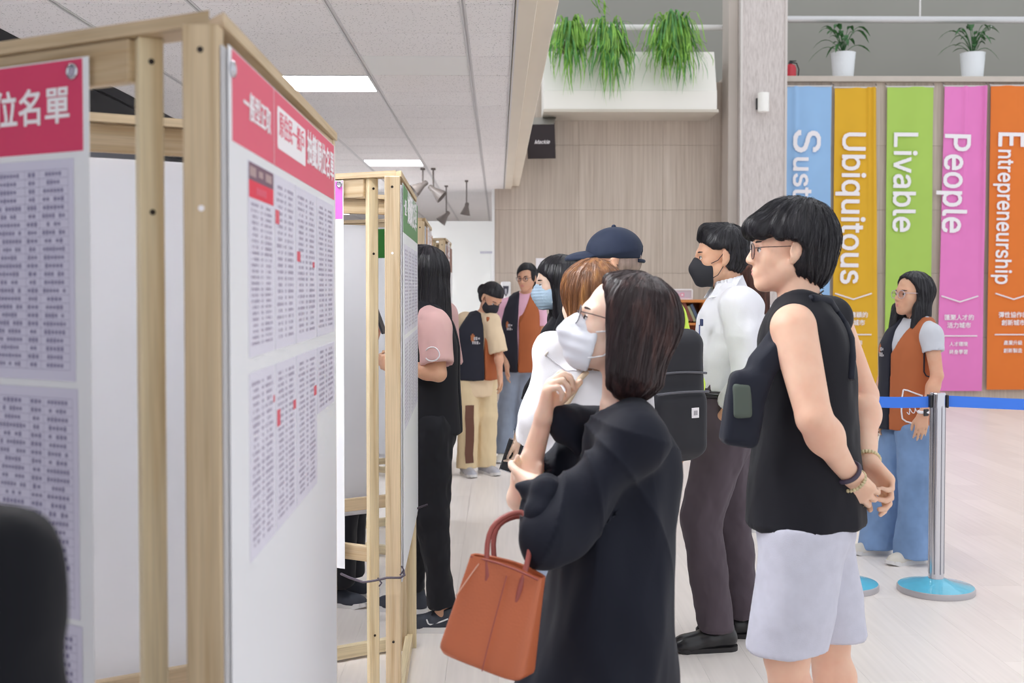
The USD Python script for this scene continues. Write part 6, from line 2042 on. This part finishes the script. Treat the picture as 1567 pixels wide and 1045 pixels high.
C.hair(hc, 'hair_black', h=.0055, strands=1500, length=.06, crown=(-.04, .02, .13), gravity=.15, amp=.005, width=.0014, step=.01, kinks=.12, seed=11)
C.mask('mask_black', 'elastic_black', low=-.120, high=-.012, folds_=False, back=.038, lean=.06, wide=.97)

# ---------------------------------------------------------------- helpers for the others
def long_hair(bottom, wb, db, shift=-.03, face=.045, fringe=False, open_=0.016, part=True, cheeks=(.075, .066)):
    """Straight hair over shoulders and back; bottom: how far below the ears (m)."""
    o = [(cut(ell((-.018, 0, .034), (.112, .089, .098)), ((.060, 0, .082), (.86, 0, -.58)) if not fringe else ((.072, 0, .040), (.5, 0, -.86))), .01),
         (cut(loft([(bottom, shift - .01, 0, db * .72, wb * .86), (bottom + .06, shift - .005, 0, db, wb), (-.06, shift, 0, .090, .094), (.02, -.028, 0, .098, .094), (.08, -.02, 0, .075, .075)]), ((open_, 0, 0), (1, 0, -.06))), .03),
         (ell((.055, 0, -.04), (cheeks[0], cheeks[1], .105)), .012, 'sub')]
    return o


def vest(P, lo, right='vest_black', left='vest_orange', grow=0.0, seed=1, holes=.15, open_v=True, hem_in=0.0):
    """A sleeveless work vest: right half and left half of different cloth."""
    J, out = P.J, {}
    for k, mat, nrm in (('R', right, (0, 1, 0)), ('L', left, (0, -1, 0))):
        s_ = 1 if k == 'L' else -1
        pl = ((J['chest'][0], .004 * s_, 0), nrm)
        g = grow
        body = [(P.trunk([(lo, .138 + g, .170 + g), (.95, .136 + g, .168 + g), (1.07, .130 + g, .164 + g), (1.22, .128 + g, .164 + g), (1.33, .110 + g, .152 + g), (1.39, .082 + g, .122 + g), (1.425, .066 + g, .09 + g)]), .02)]
        body.append((rc(J['neck'] + [0, .045 * s_, -.02], J['sh' + k] + [0, -.03 * s_, .010], .046 * P.u, .056 * P.u), .04))
        ops = [(cut(b[0], pl), b[1]) for b in body]
        a_ = J['sh' + k]
        dirn = J['el' + k] - a_; dirn = dirn / np.linalg.norm(dirn)
        ops.append((rc(a_ + np.array([0.0, .05 * s_, 0]), a_ + dirn * holes * 1.15 + np.array([0, .06 * s_, 0]), .070 * P.u, .062 * P.u), .01, 'sub'))
        ops.append((ell(J['neck'] + [.02, 0, .03], (.062, .060, .060)), .006, 'sub'))
        if open_v:
            ops.append((rc(J['neck'] + [.08, 0, .0], J['chest'] + [.16, 0, -.06], .055, .012), .008, 'sub'))
        m = surface(ops, max(.007, P.h), relax=3)
        folds(m, .010, (8, 8, 3.5), seed + s_)
        nm = 'vest_panel'
        out[k] = (P.add(nm, m, mat, label=('black' if 'black' in mat else 'orange') + ' half of the two-tone vest'), m)
    return out


def vest_logo(P, m, parent, y, z, size=.05):
    """The small emblem on the chest: an orange burst and two rows of white characters."""
    base = np.array([P.spine(1.22)[0] + .13, y, z])
    def patch(rects, mat, nm):
        V, F = [], []
        for (a, b, c, d) in rects:
            k = len(V)
            V += [base + [0, -q * size * -1 * -1, w * size] for q, w in ((a, c), (b, c), (b, d), (a, d))]
            F += [(k, k + 1, k + 2), (k, k + 2, k + 3), (k, k + 2, k + 1), (k, k + 3, k + 2)]
        obj(nm, trimesh.Trimesh(stick(m, V, .004), np.array(F), process=False), mat, parent)
    patch([(.9, .2, .0, .8), (.75, .3, -.25, .0), (.7, .4, .8, 1.0)], M['logo_orange'], 'emblem')
    patch([(.35, .1, .05, .5), (.05, -.2, .05, .5), (-.3, -.55, .15, .4)], M['print_white'], 'emblem_lettering')
    patch([(.6, .35, -.55, -.1), (.28, .02, -.55, -.1), (-.06, -.35, -.55, -.1), (-.45, -.6, -.5, -.3)], M['print_white'], 'emblem_lettering')


M['vest_black'] = cloth('vest_black', (42, 43, 54), 0.75)
M['vest_orange'] = cloth('vest_orange', (176, 100, 62), 0.75)
M['logo_orange'] = pbr('logo_orange', (226, 146, 96), 0.6)
M['shirt_cream'] = cloth('shirt_cream', (232, 208, 176), 0.8, var=0.03)
M['trousers_cream'] = cloth('trousers_cream', (226, 204, 166), 0.8, var=0.04)
M['stripe_brown'] = cloth('stripe_brown', (112, 78, 66), 0.8)
M['jeans_grey'] = cloth('jeans_grey', (146, 158, 178), 0.85, var=0.08, scale=9)
M['jeans_blue'] = cloth('jeans_blue', (122, 150, 190), 0.85, var=0.2, scale=6)
M['tee_pink'] = cloth('tee_pink', (232, 184, 206), 0.8)
M['tee_rose'] = cloth('tee_rose', (220, 178, 176), 0.8)
M['tee_grey'] = cloth('tee_grey', (204, 206, 214), 0.8)
M['black_cloth'] = cloth('black_cloth', (32, 32, 38), 0.8)
M['navy_cloth'] = cloth('navy_cloth', (38, 42, 60), 0.8)
M['jacket_dark'] = cloth('jacket_dark', (10, 11, 19), 0.8)
M['blouse_white'] = cloth('blouse_white', (228, 227, 232), 0.75, var=0.015)
M['shoe_silver'] = pbr('shoe_silver', (176, 176, 186), 0.35, var=0.1, scale=30)
M['shoe_pale'] = pbr('shoe_pale', (214, 208, 198), 0.6)
M['shoe_dark'] = pbr('shoe_dark', (58, 62, 74), 0.7)
M['hivis'] = cloth('hivis', (204, 232, 84), 0.7, var=0.04)


def tee(P, mat, lo, end=.75, r=(.062, .060), grow=0.0, seed=3, amp=.010, below=0.0, rb=.05, rows=None, hol=True, name='shirt'):
    J = P.J
    ops = [(P.trunk(rows or [(lo, .126 + grow, .158 + grow), (.95, .124 + grow, .156 + grow), (1.07, .120 + grow, .152 + grow), (1.22, .118 + grow, .152 + grow), (1.33, .102 + grow, .142 + grow), (1.39, .076, .112), (1.425, .060, .078)]), .02)]
    for k in 'LR':
        s_ = 1 if k == 'L' else -1
        o, e = P.sleeve(k, end, r[0], r[1], below=below, rb=rb)
        ops += o
        ops.append((rc(J['neck'] + [0, .04 * s_, -.03], J['sh' + k], .042 * P.u, r[0] * .92 * P.u), .04))
        if hol:
            ops.append(P.hollow(*e))
    ops.append((ell(J['neck'] + [.02, 0, .035], (.058, .056, .052)), .006, 'sub'))
    m = surface(ops, max(.006, P.h), relax=3)
    folds(m, amp, (9, 9, 5), seed); folds(m, amp * .5, (20, 20, 12), seed + 1)
    return P.add(name, m, mat), m


def pants(P, mat, r=(.10, .072, .062), hem=.07, top=1.0, seed=6, amp=.010, name='trousers', rows=None):
    ops = [(P.trunk(rows or [(.80, .10, .12), (.87, .118, .152), (.95, .116, .148), (top, .108, .138)]), .02)]
    for k in 'LR':
        o, e = P.leg(k, r, hem)
        ops += o
    m = surface(ops, max(.0065, P.h), relax=3)
    folds(m, amp, (11, 11, 4), seed); folds(m, amp * .5, (24, 24, 14), seed + 2)
    return P.add(name, m, mat), m


# ---------------------------------------------------------------- man with cap, bright jacket and backpack
DY = 4.25
D = Person('man in navy baseball cap and lime jacket carrying a black backpack', (958 - 762) / FPX * DY, DY, 122, 1.69, h=.007, skin_='skin_warm', hs=1.0, head=(48, -2, 0), group=None)
J = D.J
J['head'] = D.px(936, 402, DY); J['neck'] = D.px(962, 462, DY)
J['elR'] = D.px(1052, 590, DY + .12); J['wrR'] = D.px(1042, 668, DY + .02)
D.hand['R'] = dict(d=(.1, .1, -1), n=(0, 1, 0), curl=(25, 35, 25))
D.body()
D.face(lips=True)
tee(D, 'hivis', .86, 1.0, (.070, .062), .012, below=.85, rb=.050, name='jacket', seed=41)
pants(D, 'navy_cloth', seed=42)
for k in 'LR':
    D.shoe(k, 'shoe_dark', 'sole_white')
M['cap_navy'] = cloth('cap_navy', (36, 44, 64), 0.7)
co = [(cut(ell((-.012, 0, .040), (.107, .089, .092)), ((0, 0, .030), (-.12, 0, -1))), .01),
      (cut(rc((-.06, 0, .012), (-.07, 0, .03), .052, .05), ((-.125, 0, 0), (-1, 0, 0))), .02) if False else (cut(ell((-.016, 0, .030), (.104, .086, .05)), ((0, 0, .014), (.05, 0, -1))), .015)]
co.append((rc((-.20, 0, .022), (-.095, 0, .026), .028, .026), .004, 'sub'))
cp = surface([(D.hl(o[0]), o[1]) + tuple(o[2:]) for o in co], .006)
cap = D.add('cap', cp, 'cap_navy')
br = [(cut(ell((.080, 0, .018), (.095, .078, .030)), ((.06, 0, .020), (-.22, 0, -1)), ((.05, 0, 0), (-1, 0, 0))), .004), (ell((.080, 0, .006), (.088, .074, .026)), .004, 'sub')]
D.add('brim', surface([(D.hl(o[0]), o[1]) + tuple(o[2:]) for o in br], .005), 'cap_navy', parent=cap)
D.add('cap_button', moved(trimesh.creation.icosphere(1, .009), D.hd((-.012, 0, .132))), 'cap_navy', parent=cap)
D.add('cap_strap', tube([D.hd(q) for q in ((-.100, .040, .004), (-.114, .02, .002), (-.118, 0, .001), (-.114, -.02, .002), (-.100, -.040, .004))], .007, 8), 'cap_navy', parent=cap)
hb = [(cut(ell((-.026, 0, .004), (.086, .0745, .075)), ((-.02, 0, 0), (1, 0, .3)), ((0, 0, -.050), (.3, 0, -1))), .01)]
D.hair(hb, haircol('hair_grey', (120, 112, 108), 0.6) if True else None, h=.006, strands=0) if False else None
M['hair_cropped'] = haircol('hair_cropped', (150, 130, 120), 0.7)
D.hair(hb, 'hair_cropped', h=.006, strands=0, amp=.001)
D.glasses('frame_dark', r=.021, rim=.0012)
# the backpack
M['pack_black'] = cloth('pack_black', (40, 40, 46), 0.6)
bd = np.array([-math.cos(D.yaw), -math.sin(D.yaw)])
pc = np.array([D.X, D.Y]) + bd * .215
pc = np.array([*pc, 1.10])
bp = thing('backpack', 'black backpack with white tag on the lime-jacketed man\'s back', 'backpack', pc, math.degrees(D.yaw) + 180)
o = [(rbox((0, 0, 0), (.078, .150, .235), .06), .02), (rbox((.045, 0, -.095), (.060, .135, .120), .045), .02)]
obj('pack_body', folds(surface(o, .007), .007, (10, 10, 8), 3), 'pack_black', bp, smooth=True)
obj('flap_seam', [tube([(.080, y, .075 + .012 * math.cos(y * 9)) for y in np.linspace(-.13, .13, 14)], .005, 6), tube([(.106, y, .012 + .008 * math.cos(y * 9)) for y in np.linspace(-.118, .118, 14)], .005, 6)], pbr('zip_grey', (84, 84, 92), 0.4), bp, smooth=True)
obj('tag', cbox(.004, .034, .036, .001, (.1065, .055, -.055)), 'print_white', bp)
obj('tag_print', quads([(0, .01, 0, .01)]) if False else cbox(.002, .016, .016, .0005, (.109, .055, -.055)), pbr('tag_grey', (170, 166, 172), 0.6), bp)
for s_ in (1, -1):
    obj('shoulder_strap', tube([(-.07, .07 * s_, .20), (-.14, .085 * s_, .315), (-.24, .095 * s_, .325), (-.34, .10 * s_, .22), (-.345, .12 * s_, .02), (-.24, .16 * s_, -.12), (-.08, .13 * s_, -.18)], .017, 8), 'pack_black', bp, smooth=True)
obj('grab_loop', tube([(-.05, .03, .232), (-.05, .02, .262), (-.05, -.02, .262), (-.05, -.03, .232)], .007, 8), 'pack_black', bp, smooth=True)

# ---------------------------------------------------------------- brown-haired woman in white, seen from behind
EY = 3.42
E = Person('woman in white blouse with long brown hair, seen from behind beside the black-dress woman', (895 - 762) / FPX * EY, EY, 112, 1.575, fem=True, h=.006, skin_='skin_pale', hs=.97, head=(4, 0, 0))
J = E.J
J['head'] = E.px(902, 461, EY)
J['shL'] = E.px(845, 538, EY - .03); J['neck'] = E.px(898, 520, EY)
J['elL'] = E.px(822, 640, EY - .06); J['wrL'] = E.px(814, 735, EY + .10)
E.body()
_, em = tee(E, 'blouse_white', .80, 1.0, (.046, .052), .004, below=.30, rb=.060, seed=51, amp=.013, name='blouse')
pants(E, 'jeans_grey', seed=52)
for k in 'LR':
    E.shoe(k, 'shoe_pale', 'sole_white', L=.24)
ho = long_hair(-.20, .112, .104, shift=-.060, open_=.050)
ho.append((rc((.026, .098, .012), (.002, .112, -.045), .014, .012), .004, 'sub'))
E.hair(ho, 'hair_brown', h=.006, strands=1800, length=.30, crown=(-.03, 0, .125), gravity=1.0, amp=.005, width=.0013, step=.016, seed=15)
E.add('yoke_seam', tube(stick(em, [E.px(x, y, EY - .2) for x, y in ((812, 543), (830, 548), (850, 551), (872, 552), (895, 552))], .001), .0022, 6), pbr('seam_grey', (216, 214, 220), 0.8))
E.add('shoulder_tab', tube(stick(em, [E.px(x, y, EY - .2) for x, y in ((828, 532), (825, 540), (822, 548))], .002), .0035, 6), pbr('tab_beige', (206, 196, 188), 0.7))
st = stick(em, [E.px(x, y, EY - .2) for x, y in ((915, 556), (900, 576), (885, 596), (868, 620), (852, 646), (840, 668))], .003)
E.add('bag_strap', tube(st, .009, 8), pbr('strap_beige', (206, 182, 154), 0.6))

# ---------------------------------------------------------------- woman with long black hair and pale blue mask
FY = 5.3
Fp = Person('woman with long black hair and pale blue mask behind the brown-haired woman', (862 - 762) / FPX * FY, FY, 186, 1.64, fem=True, h=.0075, skin_='skin_pale', head=(0, -4, 0))
J = Fp.J
J['head'] = Fp.px(852, 432, FY)
J['elL'] = Fp.px(822, 600, FY - .2); J['wrL'] = Fp.px(794, 668, FY - .18)
Fp.hand['L'] = dict(d=Fp.wd((-.2, 0, -1)), n=Fp.wd((-1, 0, .2)), curl=(25, 35, 25))
Fp.body()
Fp.face(lips=False)
tee(Fp, 'black_cloth', .86, 1.0, (.062, .058), .008, below=.25, rb=.055, seed=61)
pants(Fp, 'navy_cloth', seed=62)
for k in 'LR':
    Fp.shoe(k, 'shoe_dark', 'sole_white', L=.24)
Fp.hair(long_hair(-.34, .110, .085, shift=-.015, fringe=True, open_=.040, cheeks=(.07, .062)), 'hair_black', h=.007, strands=900, length=.4, gravity=1.0, amp=.004, width=.0016, step=.02, seed=16)
Fp.mask('mask_blue', 'elastic_white', low=-.122, high=-.004)
ph = J['wrL'] + Fp.wd((-.03, -.015, -.085))
tph = thing('phone', 'silver phone held low by the woman with the blue mask', 'phone', np.array([Fp.X, Fp.Y, 0]) + [math.cos(Fp.yaw) * ph[0] - math.sin(Fp.yaw) * ph[1], math.sin(Fp.yaw) * ph[0] + math.cos(Fp.yaw) * ph[1], ph[2]], 0)
obj('case', cbox(.075, .009, .15, .003, (0, 0, 0), rotm('y', 18)), 'steel', tph)
obj('screen', cbox(.068, .002, .14, .0005, (0, -.0055, 0), rotm('y', 18)), 'black_plastic', tph)

# ---------------------------------------------------------------- volunteer in cream with bowed head
GY = 9.05
G = Person('volunteer in cream shirt and trousers with two-tone vest, head bowed', (729 - 762) / FPX * GY, GY, -62, 1.60, fem=True, h=.0085, skin_='skin_warm', head=(12, -38, 6))
J = G.J
J['neck'] = G.px(740, 478, GY); J['head'] = G.px(752, 455, GY - .06)
J['chest'] = G.px(734, 515, GY); J['chest'] = J['chest'] * [1, 0, 1] + [0, 0, 0]
J['shR'] = G.px(711, 492, GY + .06); J['shL'] = G.px(752, 492, GY - .08)
J['elR'] = G.px(707, 545, GY + .05); J['wrR'] = G.px(705, 583, GY - .02)
J['elL'] = G.px(763, 540, GY - .10); J['wrL'] = G.px(765, 575, GY - .18)
G.body()
G.face(lips=False)
_, gm_ = tee(G, 'shirt_cream', .68, .98, (.070, .076), .006, seed=71, amp=.012, rows=[(.66, .118, .150), (.8, .126, .16), (.95, .130, .166), (1.07, .126, .160), (1.22, .122, .158), (1.33, .102, .142), (1.39, .076, .112), (1.425, .060, .078)])
_, pm2 = pants(G, 'trousers_cream', (.098, .084, .088), .06, seed=72, amp=.010)
vv = vest(G, .80, seed=73, grow=.020)
vest_logo(G, vv['R'][1], vv['R'][0], -.075, G.spine(1.20)[2], .055)
sp = [J['hipR'] + [0.03, -.13, -.05], J['knR'] + [.05, -.105, .0], J['anR'] + [.06, -.105, .12], J['anR'] + [.06, -.105, .0]]
sp = [J['hipR'] * (1 - t) + J['knR'] * t + [.085, -.085, 0] for t in np.linspace(.15, 1, 6)] + [J['knR'] * (1 - t) + J['anR'] * t + [.090, -.085, 0] for t in np.linspace(.2, .97, 6)]
sp = [G.px(x, y, GY - .25) for x, y in ((723, 622), (722, 640), (722, 660), (723, 680), (726, 700), (729, 716))]
sp = stick(pm2, sp, .002)
wv = G.wd((1, 0, 0)) * .034
rib = np.vstack([sp + wv, sp - wv]); n_ = len(sp)
rib = stick(pm2, rib, .010)
G.add('side_stripe', trimesh.Trimesh(rib, np.array([t for i in range(n_ - 1) for t in ((i, n_ + i + 1, i + 1), (i, n_ + i, n_ + i + 1))]), process=False), 'stripe_brown', smooth=False)
for k in 'LR':
    G.shoe(k, 'shoe_silver', 'sole_white', L=.26)
gh = [(cut(ell((-.012, 0, .036), (.103, .081, .090)), ((.074, 0, .052), (.35, 0, -.94)), ((0, 0, .0), (-.3, 0, -1))), .01), (cut(ell((-.045, 0, .0), (.075, .078, .095)), ((-.012, 0, 0), (1, 0, .1))), .02), (ell((-.125, 0, -.02), (.040, .036, .05)), .02)]
G.hair(gh, 'hair_black', h=.007, strands=700, length=.09, gravity=.4, amp=.002, width=.0018, seed=17)
G.mask('mask_black', 'elastic_black', low=-.122, high=-.010, folds_=False)

# ---------------------------------------------------------------- volunteer in pink shirt and grey jeans
HY = 9.75
Hh = Person('volunteer in pink shirt and black-and-orange vest with glasses and grey jeans', (797 - 762) / FPX * HY, HY, -102, 1.62, fem=True, h=.0085, skin_='skin_warm', head=(-14, -6, 0))
J = Hh.J
J['head'] = Hh.px(806, 424, HY - .02); J['neck'] = Hh.px(805, 448, HY)
J['elR'] = Hh.px(768, 520, HY + .05); J['wrR'] = Hh.px(776, 560, HY - .12)
J['anR'] = Hh.px(771, 697, HY); J['anR'][2] = .085; J['knR'] = Hh.px(776, 620, HY); J['hipR'] = Hh.px(785, 555, HY)
J['anL'] = Hh.px(800, 700, HY + .1); J['anL'][2] = .085; J['knL'] = Hh.px(801, 625, HY); J['hipL'] = Hh.px(806, 555, HY)
Hh.body()
Hh.face()
tee(Hh, 'tee_pink', .86, .62, (.062, .064), .0, seed=81)
pants(Hh, 'jeans_grey', (.100, .078, .078), .07, seed=82)
vv = vest(Hh, .80, seed=83, grow=.014)
vest_logo(Hh, vv['R'][1], vv['R'][0], -.075, Hh.spine(1.20)[2], .05)
for k in 'LR':
    Hh.shoe(k, 'shoe_pale', 'sole_white', L=.25, trim=pbr('trim_yellow', (216, 206, 120), 0.6) if k == 'L' else UsdShade.Material.Get(stage, '/World/Looks/trim_yellow'))
hh = [(cut(ell((-.012, 0, .036), (.105, .083, .090)), ((.078, -.02, .056), (.5, .35, -.8)), ((0, 0, .020), (-.3, 0, -1))), .01), (cut(ell((-.012, 0, .02), (.094, .081, .090)), ((.040, 0, 0), (1, 0, -.2)), ((0, 0, -.045), (-.3, 0, -1))), .01), (cut(ell((-.040, 0, .0), (.080, .080, .098)), ((-.008, 0, 0), (1, 0, .1))), .02),
      (rc((-.10, -.02, -.05), (-.075, .055, -.17), .034, .022), .02)]
Hh.hair(hh, 'hair_black', h=.007, strands=700, length=.10, gravity=.5, amp=.002, width=.0018, seed=18)
Hh.glasses('frame_dark', r=.021, rim=.0016)

# ---------------------------------------------------------------- woman in rust-and-black vest by the stanchions
IY = 6.22
I = Person('woman in rust-orange and black vest, blue jeans and glasses standing behind the blue belt', (1392 - 762) / FPX * IY, IY, 207, 1.59, fem=True, h=.0065, skin_='skin_warm', head=(-8, 4, 0))
J = I.J
J['head'] = I.px(1396, 450, IY); J['neck'] = I.px(1403, 487, IY)
J['shL'] = I.px(1424, 512, IY - .17); J['elL'] = I.px(1434, 575, IY - .22); J['wrL'] = I.px(1413, 633, IY - .24)
I.hand['L'] = dict(d=I.wd((-.12, -.02, -1)), n=I.wd((.1, 1, 0)), curl=(10, 16, 10))
J['shR'] = I.px(1380, 512, IY + .16); J['elR'] = I.px(1352, 580, IY + .14); J['wrR'] = I.px(1343, 628, IY + .10)
I.hand['R'] = dict(d=I.wd((0, 0, -1)), n=I.wd((0, -1, 0)), curl=(15, 20, 15))
J['hipL'] = I.px(1400, 665, IY - .09); J['knL'] = I.px(1400, 760, IY - .10); J['anL'] = I.px(1397, 852, IY - .10); J['anL'][2] = .08
J['hipR'] = I.px(1376, 665, IY + .09); J['knR'] = I.px(1358, 755, IY + .10); J['anR'] = I.px(1344, 846, IY + .12); J['anR'][2] = .08
I.foot = {'L': -6, 'R': -16}
I.body()
I.face(look=(0, 0))
tee(I, 'tee_grey', .88, .42, (.058, .058), -.004, seed=91)
_, jm = pants(I, 'jeans_blue', (.104, .088, .108), .035, seed=92, amp=.014)
vv = vest(I, .76, seed=93, grow=.012, holes=.24)
vest_logo(I, vv['R'][1], vv['R'][0], -.075, I.spine(1.21)[2], .05)
m_ = vv['L'][1]
pk = [I.px(x, y, IY - .2) for x, y in ((1376, 597), (1372, 612), (1370, 632), (1373, 643), (1382, 647), (1400, 650), (1418, 654))]
pk2 = [I.px(x, y, IY - .2) for x, y in ((1376, 597), (1386, 598), (1400, 602), (1415, 606))]
for q in (pk, pk2):
    I.add('pocket_outline', tube(stick(m_, q, .003), .0045, 6), 'print_white', parent=vv['L'][0])
scr = [I.px(1384 + 4.2 * t + 2 * math.sin(t * 2.4), 632 - 1.0 * t + 4 * math.sin(t * 2.7), IY - .2) for t in np.linspace(0, 6, 44)]
I.add('pocket_lettering', tube(stick(m_, scr, .003), .0025, 5), 'print_white', parent=vv['L'][0])
# dark binding round the arm hole
a_ = J['shL']; dv = J['elL'] - a_; dv /= np.linalg.norm(dv)
arc = [a_ + np.array([.078 * math.cos(t), .02, 0]) + dv * (.085 + .150 * math.sin(t)) for t in np.linspace(-1.9, 5.0, 40)]
arc = [I.px(x, y, IY - .2) for x, y in ((1436, 490), (1427, 495), (1421, 510), (1419, 540), (1419, 570), (1424, 576), (1440, 578), (1452, 571), (1452, 565))]
I.add('vest_binding', tube(stick(m_, arc, .002), .004, 6), 'vest_black', parent=vv['L'][0])
for k in 'LR':
    I.shoe(k, 'shoe_pale', 'sole_white', L=.25, lace='elastic_white')
io = long_hair(-.29, .098, .088, shift=-.018, open_=.026, cheeks=(.080, .066))
io += [(rc((.035, -.075, -.08), (.07, -.085, -.31), .030, .018), .03), (rc((.02, .078, -.08), (.06, .085, -.30), .028, .014), .03)]
I.hair(io, 'hair_black', h=.006, strands=1300, length=.30, crown=(-.01, 0, .125), gravity=1.0, amp=.004, width=.0014, step=.016, kinks=.05, seed=19)
I.glasses('frame_clear', r=.024, rim=.0018)
w, e = J['wrL'], J['elL']; dd = (w - e) / np.linalg.norm(w - e)
wa = I.add('watch', tube([w - dd * .01 + np.array([.029 * math.cos(q), .027 * math.sin(q), 0]) for q in np.linspace(0, 2 * np.pi, 21)[:-1]], .0085, 6, closed=True), 'print_white')
I.add('watch_face', cbox(.034, .010, .036, .003, w - dd * .01 + I.wd((0.0, -.030, 0))), 'black_plastic', parent=wa, smooth=False)

# ---------------------------------------------------------------- woman in black vest over rose sleeves at the second stand
JY = 5.02
Jp = Person('woman with long black hair, rose sleeves and black jeans reading the second notice stand', (657 - 762) / FPX * JY, JY, 168, 1.67, fem=True, h=.0065, skin_='skin_warm', head=(6, 0, 0))
J = Jp.J
jpx = lambda x, y, Y: Jp.px(x - 7, y, Y)
J['head'] = jpx(648, 420, JY); J['neck'] = jpx(660, 462, JY)
J['shL'] = jpx(672, 500, JY - .16); J['elL'] = jpx(678, 572, JY - .22); J['wrL'] = jpx(618, 558, JY - .15)
Jp.hand['L'] = dict(d=(1, -.2, .1), n=(0, -1, 0), curl=(30, 40, 30))
J['hipL'] = jpx(664, 655, JY - .09); J['knL'] = jpx(668, 790, JY - .10); J['anL'] = jpx(684, 930, JY - .09); J['anL'][2] = .085
J['hipR'] = jpx(650, 655, JY + .09); J['knR'] = jpx(640, 790, JY + .10); J['anR'] = jpx(635, 930, JY + .20); J['anR'][2] = .085
Jp.body()
_, jt = tee(Jp, 'tee_rose', .90, .80, (.066, .070), -.002, seed=101)
pants(Jp, 'black_cloth', (.100, .070, .058), .105, seed=102, amp=.018)
vest(Jp, .86, 'black_cloth', 'vest_black2' if False else 'black_cloth', seed=103, grow=.006, holes=.16)
lg_ = [J['shL'] * .45 + J['elL'] * .55 + np.array([.035 * math.cos(t), .08, .03 * math.sin(t)]) for t in np.linspace(.5, 5.6, 18)]
Jp.add('sleeve_print', tube(stick(jt, lg_, .002), .003, 5), 'print_white')
for k in 'LR':
    Jp.shoe(k, 'shoe_dark', 'sole_white', L=.265, lace='elastic_black', trim='elastic_white' if k == 'L' else None, collar=.01)
Jp.hair(long_hair(-.26, .105, .095, shift=-.045, open_=.0), 'hair_black', h=.006, strands=1600, length=.36, gravity=1.0, amp=.004, width=.0013, step=.018, kinks=.05, seed=20)

# ---------------------------------------------------------------- person behind the second stand, glimpsed through its frame
KY = 5.42
Kp = Person('person in black glimpsed through the frame of the second notice stand, holding a phone', -.75, KY, -8, 1.64, fem=True, h=.009, skin_='skin_warm', head=(0, -12, 0))
J = Kp.J
J['elL'] = np.array([.04, .19, 1.06]); J['wrL'] = np.array([.15, .06, 1.24])
J['elR'] = np.array([.04, -.19, 1.06]); J['wrR'] = np.array([.15, -.05, 1.22])
Kp.hand['R'] = dict(d=(.25, .1, 1), n=(.1, 1, 0), curl=(30, 40, 30)); Kp.hand['L'] = dict(d=(.25, -.1, 1), n=(.1, -1, 0), curl=(30, 40, 30))
Kp.body(); Kp.face()
tee(Kp, 'black_cloth', .84, 1.0, (.066, .062), .01, below=.7, rb=.05, seed=111)
pants(Kp, 'black_cloth', (.106, .098, .098), .10, seed=112)
for k in 'LR':
    Kp.shoe(k, 'shoe_dark', 'sole_white', L=.25)
Kp.hair(long_hair(-.22, .10, .085), 'hair_black', h=.008, strands=400, length=.3, gravity=1.0, width=.002, step=.02, seed=21)
q = np.array([.195, .0, 1.335]); cyk, syk = math.cos(Kp.yaw), math.sin(Kp.yaw)
tph = thing('phone', 'dark phone held up by the person behind the second stand', 'phone', (Kp.X + cyk * q[0] - syk * q[1], Kp.Y + syk * q[0] + cyk * q[1], q[2]), -8)
obj('case', cbox(.010, .075, .15, .003, (0, 0, 0), rotm('y', -20)), 'black_plastic', tph)
obj('screen', cbox(.002, .068, .14, .0005, (-.006, 0, 0), rotm('y', -20)), pbr('screen_grey', (150, 158, 176), 0.2), tph)

# ---------------------------------------------------------------- woman with auburn hair behind the men
LY = 7.0
Lp = Person('woman with auburn hair half hidden between the white-shirt and tank-top men', (1152 - 762) / FPX * LY, LY, 150, 1.63, fem=True, h=.009, skin_='skin_warm')
Lp.body(); Lp.face()
tee(Lp, 'blouse_white', .86, .8, seed=121)
pants(Lp, 'navy_cloth', seed=122)
for k in 'LR':
    Lp.shoe(k, 'shoe_pale', 'sole_white', L=.24)
Lp.hair(long_hair(-.26, .098, .085, shift=-.035), 'hair_auburn', h=.007, strands=900, length=.3, gravity=1.0, amp=.004, width=.0018, step=.02, seed=22)

# ---------------------------------------------------------------- person in dark jacket close to the camera at the lower left
MX, MY = -.585, 1.02
Mp = Person('blurred person in dark jacket close to the camera at lower left edge', MX, MY, 96, 1.56, h=.007)
J = Mp.J
J['shR'] = Mp.loc((-.444, 1.0, 1.232)); J['elR'] = Mp.loc((-.424, .985, .985)); J['wrR'] = Mp.loc((-.47, 1.12, .80))
Mp.body(); Mp.face()
tee(Mp, 'jacket_dark', .80, 1.0, (.064, .060), .012, below=.9, rb=.045, seed=131, amp=.016, name='jacket')
pants(Mp, 'black_cloth', seed=132)
for k in 'LR':
    Mp.shoe(k, 'shoe_dark', 'sole_black')
Mp.hair([(cut(scalp(.012), ((.05, 0, .05), (.8, 0, -.6)), ((0, 0, -.06), (.2, 0, -1))), .01)], 'hair_black', h=.008, strands=0)
